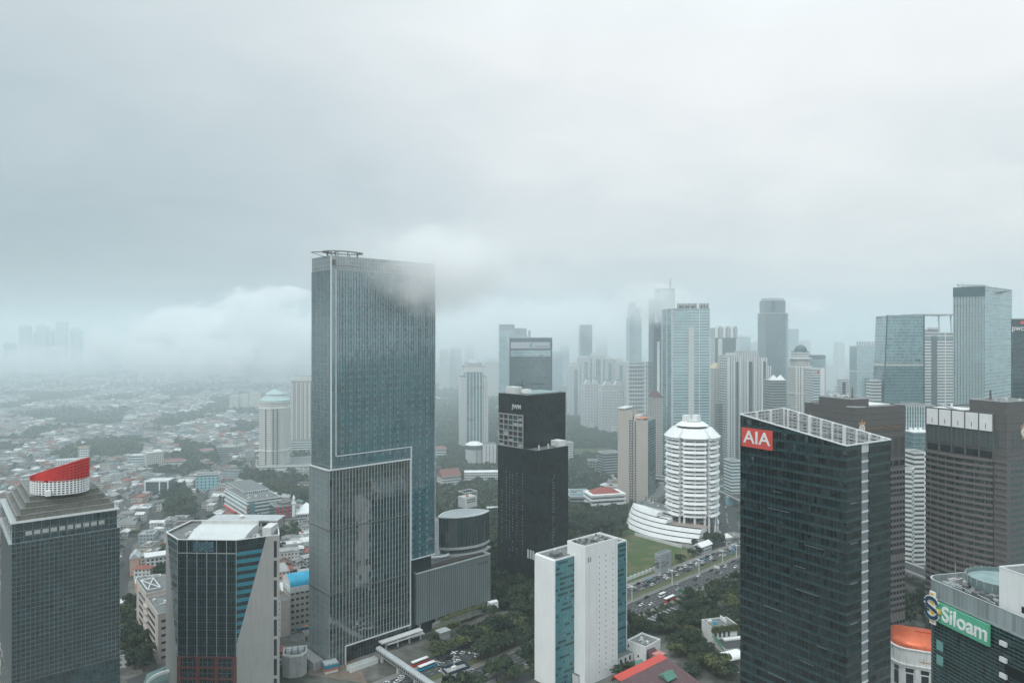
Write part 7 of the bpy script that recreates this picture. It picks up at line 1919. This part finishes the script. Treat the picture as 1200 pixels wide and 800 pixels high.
# ------------------------------------------------------------------ trees
def crown_mesh(seed, n, ls, flat):
    """unit crown (radius 1, height about 1.2) of leaf sprays gathered in uneven clumps"""
    r = np.random.default_rng(seed)
    k = 13
    cl = np.stack([r.normal(0, .42, k), r.normal(0, .42, k), r.uniform(.28, 1.0, k)*flat], 1); rad = r.uniform(.26, .46, k)
    w_ = rad**2; pick = r.choice(k, n, p=w_/w_.sum())
    d = r.normal(0, 1, (n, 3)); d /= np.linalg.norm(d, axis=1)[:, None]; d[:, 2] = np.where(d[:, 2] < -.25, -d[:, 2]*.6, d[:, 2])
    c = cl[pick] + d*(rad[pick]*r.uniform(.72, 1.06, n))[:, None]*np.array([1, 1, .8])
    nrm = d + r.normal(0, .45, (n, 3)); nrm /= np.linalg.norm(nrm, axis=1)[:, None]
    t = np.cross(nrm, r.normal(0, 1, (n, 3))); t /= np.linalg.norm(t, axis=1)[:, None]; b = np.cross(nrm, t)
    s = (ls*r.uniform(.6, 1.35, n))[:, None]
    return np.stack([c - t*s, c - b*s*.6, c + t*s*1.1, c + b*s*.7], 1)          # n x 4 x 3
def quads_mesh(name, q):
    n = len(q); me = bpy.data.meshes.new(name)
    me.vertices.add(n*4); me.vertices.foreach_set('co', q.reshape(-1).astype(np.float32))
    me.loops.add(n*4); me.loops.foreach_set('vertex_index', np.arange(n*4, dtype=np.int32))
    me.polygons.add(n); me.polygons.foreach_set('loop_start', np.arange(0, n*4, 4, dtype=np.int32))
    me.update(calc_edges=True); return me
BARK = plain('tree_bark', (.075,.062,.05), .9, .3, .8, .1)
PROT = []
for i in range(7):
    me = quads_mesh('crown', crown_mesh(40+i, 1500, .085, (.75, .95, .65, 1.1, .8, .7, 1.0)[i])); me.materials.append((LEAF, LEAF, LEAF2, LEAF, LEAF, LEAF2, LEAF)[i]); PROT.append(me)
tb = MB(); rr = random.Random(9)
tb.cyl(0, 0, 0, .55, .055, .04, 7)
for j in range(6):
    a = j*1.05 + rr.uniform(-.3, .3); tb.beam((0, 0, .42), (.32*math.cos(a), .32*math.sin(a), .78 + rr.uniform(0, .1)), .035)
tmp = tb.build('trunk', BARK); TRUNK = tmp.data; bpy.data.objects.remove(tmp)
ts = sorted(TS, key=lambda q: -(F*q[2]/q[1] if not hidden(*screen(q, 1, q[3])[1:]) and -5 < pix(q[0], q[1])[0] < 1205 and pix(q[0], q[1])[1] < 812 else F*.01/q[1]))
items = []
for i, (X, Y, r_, h) in enumerate(ts[:300]):
    pi_ = rng.randrange(7); a = rng.uniform(0, 6.28)
    e = empty('tree', (X, Y, 0), a, cat='tree', group='trees between the buildings')
    t_ = bpy.data.objects.new('trunk', TRUNK); COL.objects.link(t_); t_.parent = e; t_.scale = (h*.8, h*.8, h*.8)
    c = bpy.data.objects.new('crown', PROT[pi_]); COL.objects.link(c); c.parent = e
    c.location = (0, 0, h*.30); c.scale = (r_*1.12, r_*1.12*rng.uniform(.85, 1.1), h*.62)
    px, py = pix(X, Y, h*.6)
    d = ('small bushy' if r_ < 2.2 else 'broad' if r_ > 6.6 else 'slender' if r_ < 4.4 else 'round') + ' ' + ('olive' if pi_ in (2, 5) else 'dark green') + ' tree'
    items.append((e, d, zone(px, py), px))
give_labels(items)
far = ts[300:]
chunks = []
LOW = {n: [crown_mesh(70+i, n, {260:.17, 90:.27, 36:.42}[n], .85) for i in range(5)] for n in (260, 90, 36)}
for X, Y, r_, h in far:
    n = 260 if Y < 800 else 90 if Y < 1500 else 36
    q = LOW[n][rng.randrange(5)]; a = rng.uniform(0, 6.28); c, s = math.cos(a), math.sin(a)
    Mx = np.array([[c*r_*1.12, s*r_*1.12, 0], [-s*r_*1.12, c*r_*1.12, 0], [0, 0, h*.7]])
    chunks.append(q @ Mx + np.array([X, Y, h*.22]))
me = quads_mesh('woods', np.concatenate(chunks)); me.materials.append(LEAF)
o = bpy.data.objects.new('woods', me); COL.objects.link(o); tag(o, 'dark green mass of trees filling gaps between far houses', kind='stuff')
print('houses', len(HS), 'trees', len(TS), 'wood quads', len(me.polygons))

# ------------------------------------------------------------------ traffic
CARP = [('white', (.72,.73,.73)), ('black', (.018,.019,.02)), ('silver', (.36,.38,.39)), ('dark grey', (.07,.075,.08)), ('light blue', (.10,.42,.62)), ('dark blue', (.03,.06,.13)), ('red', (.42,.04,.035))]
CM = [plain('car_paint_' + n.replace(' ', '_'), c, .3, .05, .5, 0, spec=.6) for n, c in CARP]
TYRE = plain('tyre_rubber', (.02,.02,.02), .9, .1, .5, 0)
def car_meshes():
    b = MB()
    pr = [(-2.15,.35),(2.15,.35),(2.2,.75),(1.15,.95),(-1.9,1.0),(-2.2,.8)]
    v = [(x, -.88, z) for x, z in pr] + [(x, .88, z) for x, z in pr]; n = len(pr)
    b.add(v, [tuple(range(n)), tuple(range(2*n-1, n-1, -1))] + [((i+1) % n, i, n+i, n+(i+1) % n) for i in range(n)])
    b.add([(-1.35,-.68,1.52),(.35,-.68,1.52),(.35,.68,1.52),(-1.35,.68,1.52),(-1.3,-.66,1.45),(.3,-.66,1.45),(.3,.66,1.45),(-1.3,.66,1.45)], [(0,1,2,3),(7,6,5,4),(4,5,1,0),(5,6,2,1),(6,7,3,2),(7,4,0,3)])
    g = MB().add([(-1.85,-.8,.97),(1.05,-.8,.94),(1.05,.8,.94),(-1.85,.8,.97),(-1.32,-.66,1.47),(.32,-.66,1.47),(.32,.66,1.47),(-1.32,.66,1.47)], [(0,1,5,4),(1,2,6,5),(2,3,7,6),(3,0,4,7)])
    w_ = MB(); a = [2*math.pi*i/10 for i in range(10)]
    vv = [(.33*math.cos(t), -.1, .33*math.sin(t)) for t in a] + [(.33*math.cos(t), .1, .33*math.sin(t)) for t in a]
    w_.add(vv, [tuple(range(10)), tuple(range(19, 9, -1))] + [((i+1) % 10, i, 10+i, 10+(i+1) % 10) for i in range(10)])
    out = []
    for nm, m_, mat in (('body', b, None), ('window_band', g, DGLASS), ('wheel', w_, TYRE)):
        o = m_.build(nm, mat or CM[0]); out.append(o.data); bpy.data.objects.remove(o)
    return out
CB, CG, CW = car_meshes()
BODY = []
for m in CM:
    me = CB.copy(); me.materials[0] = m; BODY.append(me)
citems = []
def car(X, Y, rz, lane):
    k = rng.choices(range(7), [.34, .22, .15, .17, .06, .04, .02])[0]
    e = empty('car', (X, Y, .03), rz, cat='car', group='cars on the roads')
    sc_ = rng.choice([(1, 1, 1), (1, 1, 1), (1.06, 1.04, 1.2), (.9, .96, 1.08)]); e.scale = sc_
    for nm, me in (('body', BODY[k]), ('window_band', CG)):
        o = bpy.data.objects.new(nm, me); COL.objects.link(o); o.parent = e
    for x, y in ((1.35,-.8),(1.35,.8),(-1.35,-.8),(-1.35,.8)):
        o = bpy.data.objects.new('wheel', CW); COL.objects.link(o); o.parent = e; o.location = (x, y, .33)
    citems.append((e, CARP[k][0] + (' van-like' if sc_[2] > 1.1 else ' small' if sc_[0] < 1 else '') + ' car', lane, pix(X, Y)[0]))
def lane(off, s0, s1, g0, g1, name, rev=False, p=1.0):
    s = s0
    while s < s1:
        X, Y = rp(s, off + rng.uniform(-.3, .3)); px, py = pix(X, Y)
        if rng.random() < p and not hidden(px, py) and py < 805: car(X, Y, R(43) + (math.pi if rev else 0) + rng.gauss(0, .02), name)
        s += rng.uniform(g0, g1)
D1_ = 'left of the white slab tower'
for s0, s1, side in ((-260, -75, 'left of slab tower'), (-18, 190, 'right of slab tower')):
    lane(-15.2, s0, s1, 8, 17, 'lane by far kerb, ' + side)
    lane(-11.9, s0, s1, 7, 15, 'second lane from far kerb, ' + side)
    lane(-8.5, s0, s1, 8, 18, 'third lane from far kerb, ' + side)
    lane(-5.2, s0, s1, 10, 24, 'lane beside green median, ' + side)
    lane(8.3, s0, s1, 12, 34, 'lane beside concrete track, ' + side, True, .8)
    lane(11.6, s0, s1, 12, 36, 'second lane from concrete track, ' + side, True, .8)
    lane(15.0, s0, s1, 14, 40, 'third lane from concrete track, ' + side, True, .75)
    lane(18.5, s0, s1, 14, 40, 'lane by near kerb, ' + side, True, .7)
for pts, hw, off, nm, p in ((STREETS[4][0], 5, -2, 'on the side street by the mall', .6), (STREETS[5][0], 14, -8, 'on wide street under flyover, near side', .85), (STREETS[5][0], 14, -3, 'on wide street under flyover, middle', .85), (STREETS[5][0], 14, 4, 'on wide street under flyover, far side', .8), (STREETS[0][0], 4, -1, 'on the street winding past the white mall', .7), (STREETS[1][0], 4, 1, 'on the street past the glass block', .5)):
    for a, b in zip(pts, pts[1:]):
        a_, b_ = Vector(a), Vector(b); d = (b_-a_); L = d.length; d.normalize(); r_ = Vector((d.y, -d.x)); s = 3
        while s < L:
            q = a_ + d*s + r_*off; px, py = pix(q.x, q.y)
            if rng.random() < p and not hidden(px, py) and not blocked(q.x, q.y, .5): car(q.x, q.y, math.atan2(d.y, d.x), nm)
            s += rng.uniform(8, 20)
for px, py, n in ((735, 782, 3), (727, 783, 2), (740, 776, 2), (616, 778, 1), (860, 700, 3), (552, 735, 1)):
    for j in range(n):
        X, Y, _ = gp(px + j*4, py - j*2.2)
        if not blocked(X, Y, .3): car(X, Y, R(-48), 'parked near the ' + ('slab tower' if px < 760 else 'dark slanted tower'))
give_labels(citems)
def bus(px, py, body, top, label, L=11.5, n=43):
    X, Y, _ = gp(px, py); e = empty('bus', (X, Y, .03), R(n), label=label, cat='bus')
    MB().box(-L/2,-1.25,.45,L/2,1.25,1.9).build('body', body, e); MB().box(-L/2,-1.24,1.9,L/2,1.24,2.7).build('window_band', DGLASS, e); MB().box(-L/2,-1.25,2.7,L/2,1.25,3.25).build('roof', top, e)
    MB().box(L/2-.002,-1.22,.5,L/2+.08,1.22,3.1).build('front', body, e)
    for x in (-L*.32, L*.32):
        for y in (-1.15, 1.15):
            o = bpy.data.objects.new('wheel', CW); COL.objects.link(o); o.parent = e; o.location = (x, y, .48); o.scale = (1.45, 1.2, 1.45)
bus(784.5, 703.5, REDP, WHITE, 'red bus with a white roof on the toll road right of the slab tower', 12)
bus(492, 778, REDP, WHITE, 'white roofed bus with red ends beside the footbridge', 12)
bus(500, 783, BLUER, WHITE, 'white and blue bus next to the red ended one by the footbridge', 12)
bus(776, 699, WHITE, OFFW, 'white minibus directly behind the red bus', 7)
# advertising masts and small roadside signs
for px, py, h, lab in ((840, 672, 7, 'white roadside sign board on two legs below the gatehouse'), (800, 700, 6, 'green direction sign over the near lanes of the toll road')):
    X, Y, _ = gp(px, py); e = empty('road_sign', (X, Y, 0), R(133), label=lab, cat='sign')
    MB().box(-2.6,-.1,h-2.2,2.6,.1,h).build('panel', WHITE if px == 840 else plain('sign_board_green', (.03,.16,.09), .5, .1, .3, .05), e)
    for x in (-2, 2): MB().box(x-.12,-.12,0,x+.12,.12,h-2.2).build('leg', METAL, e)
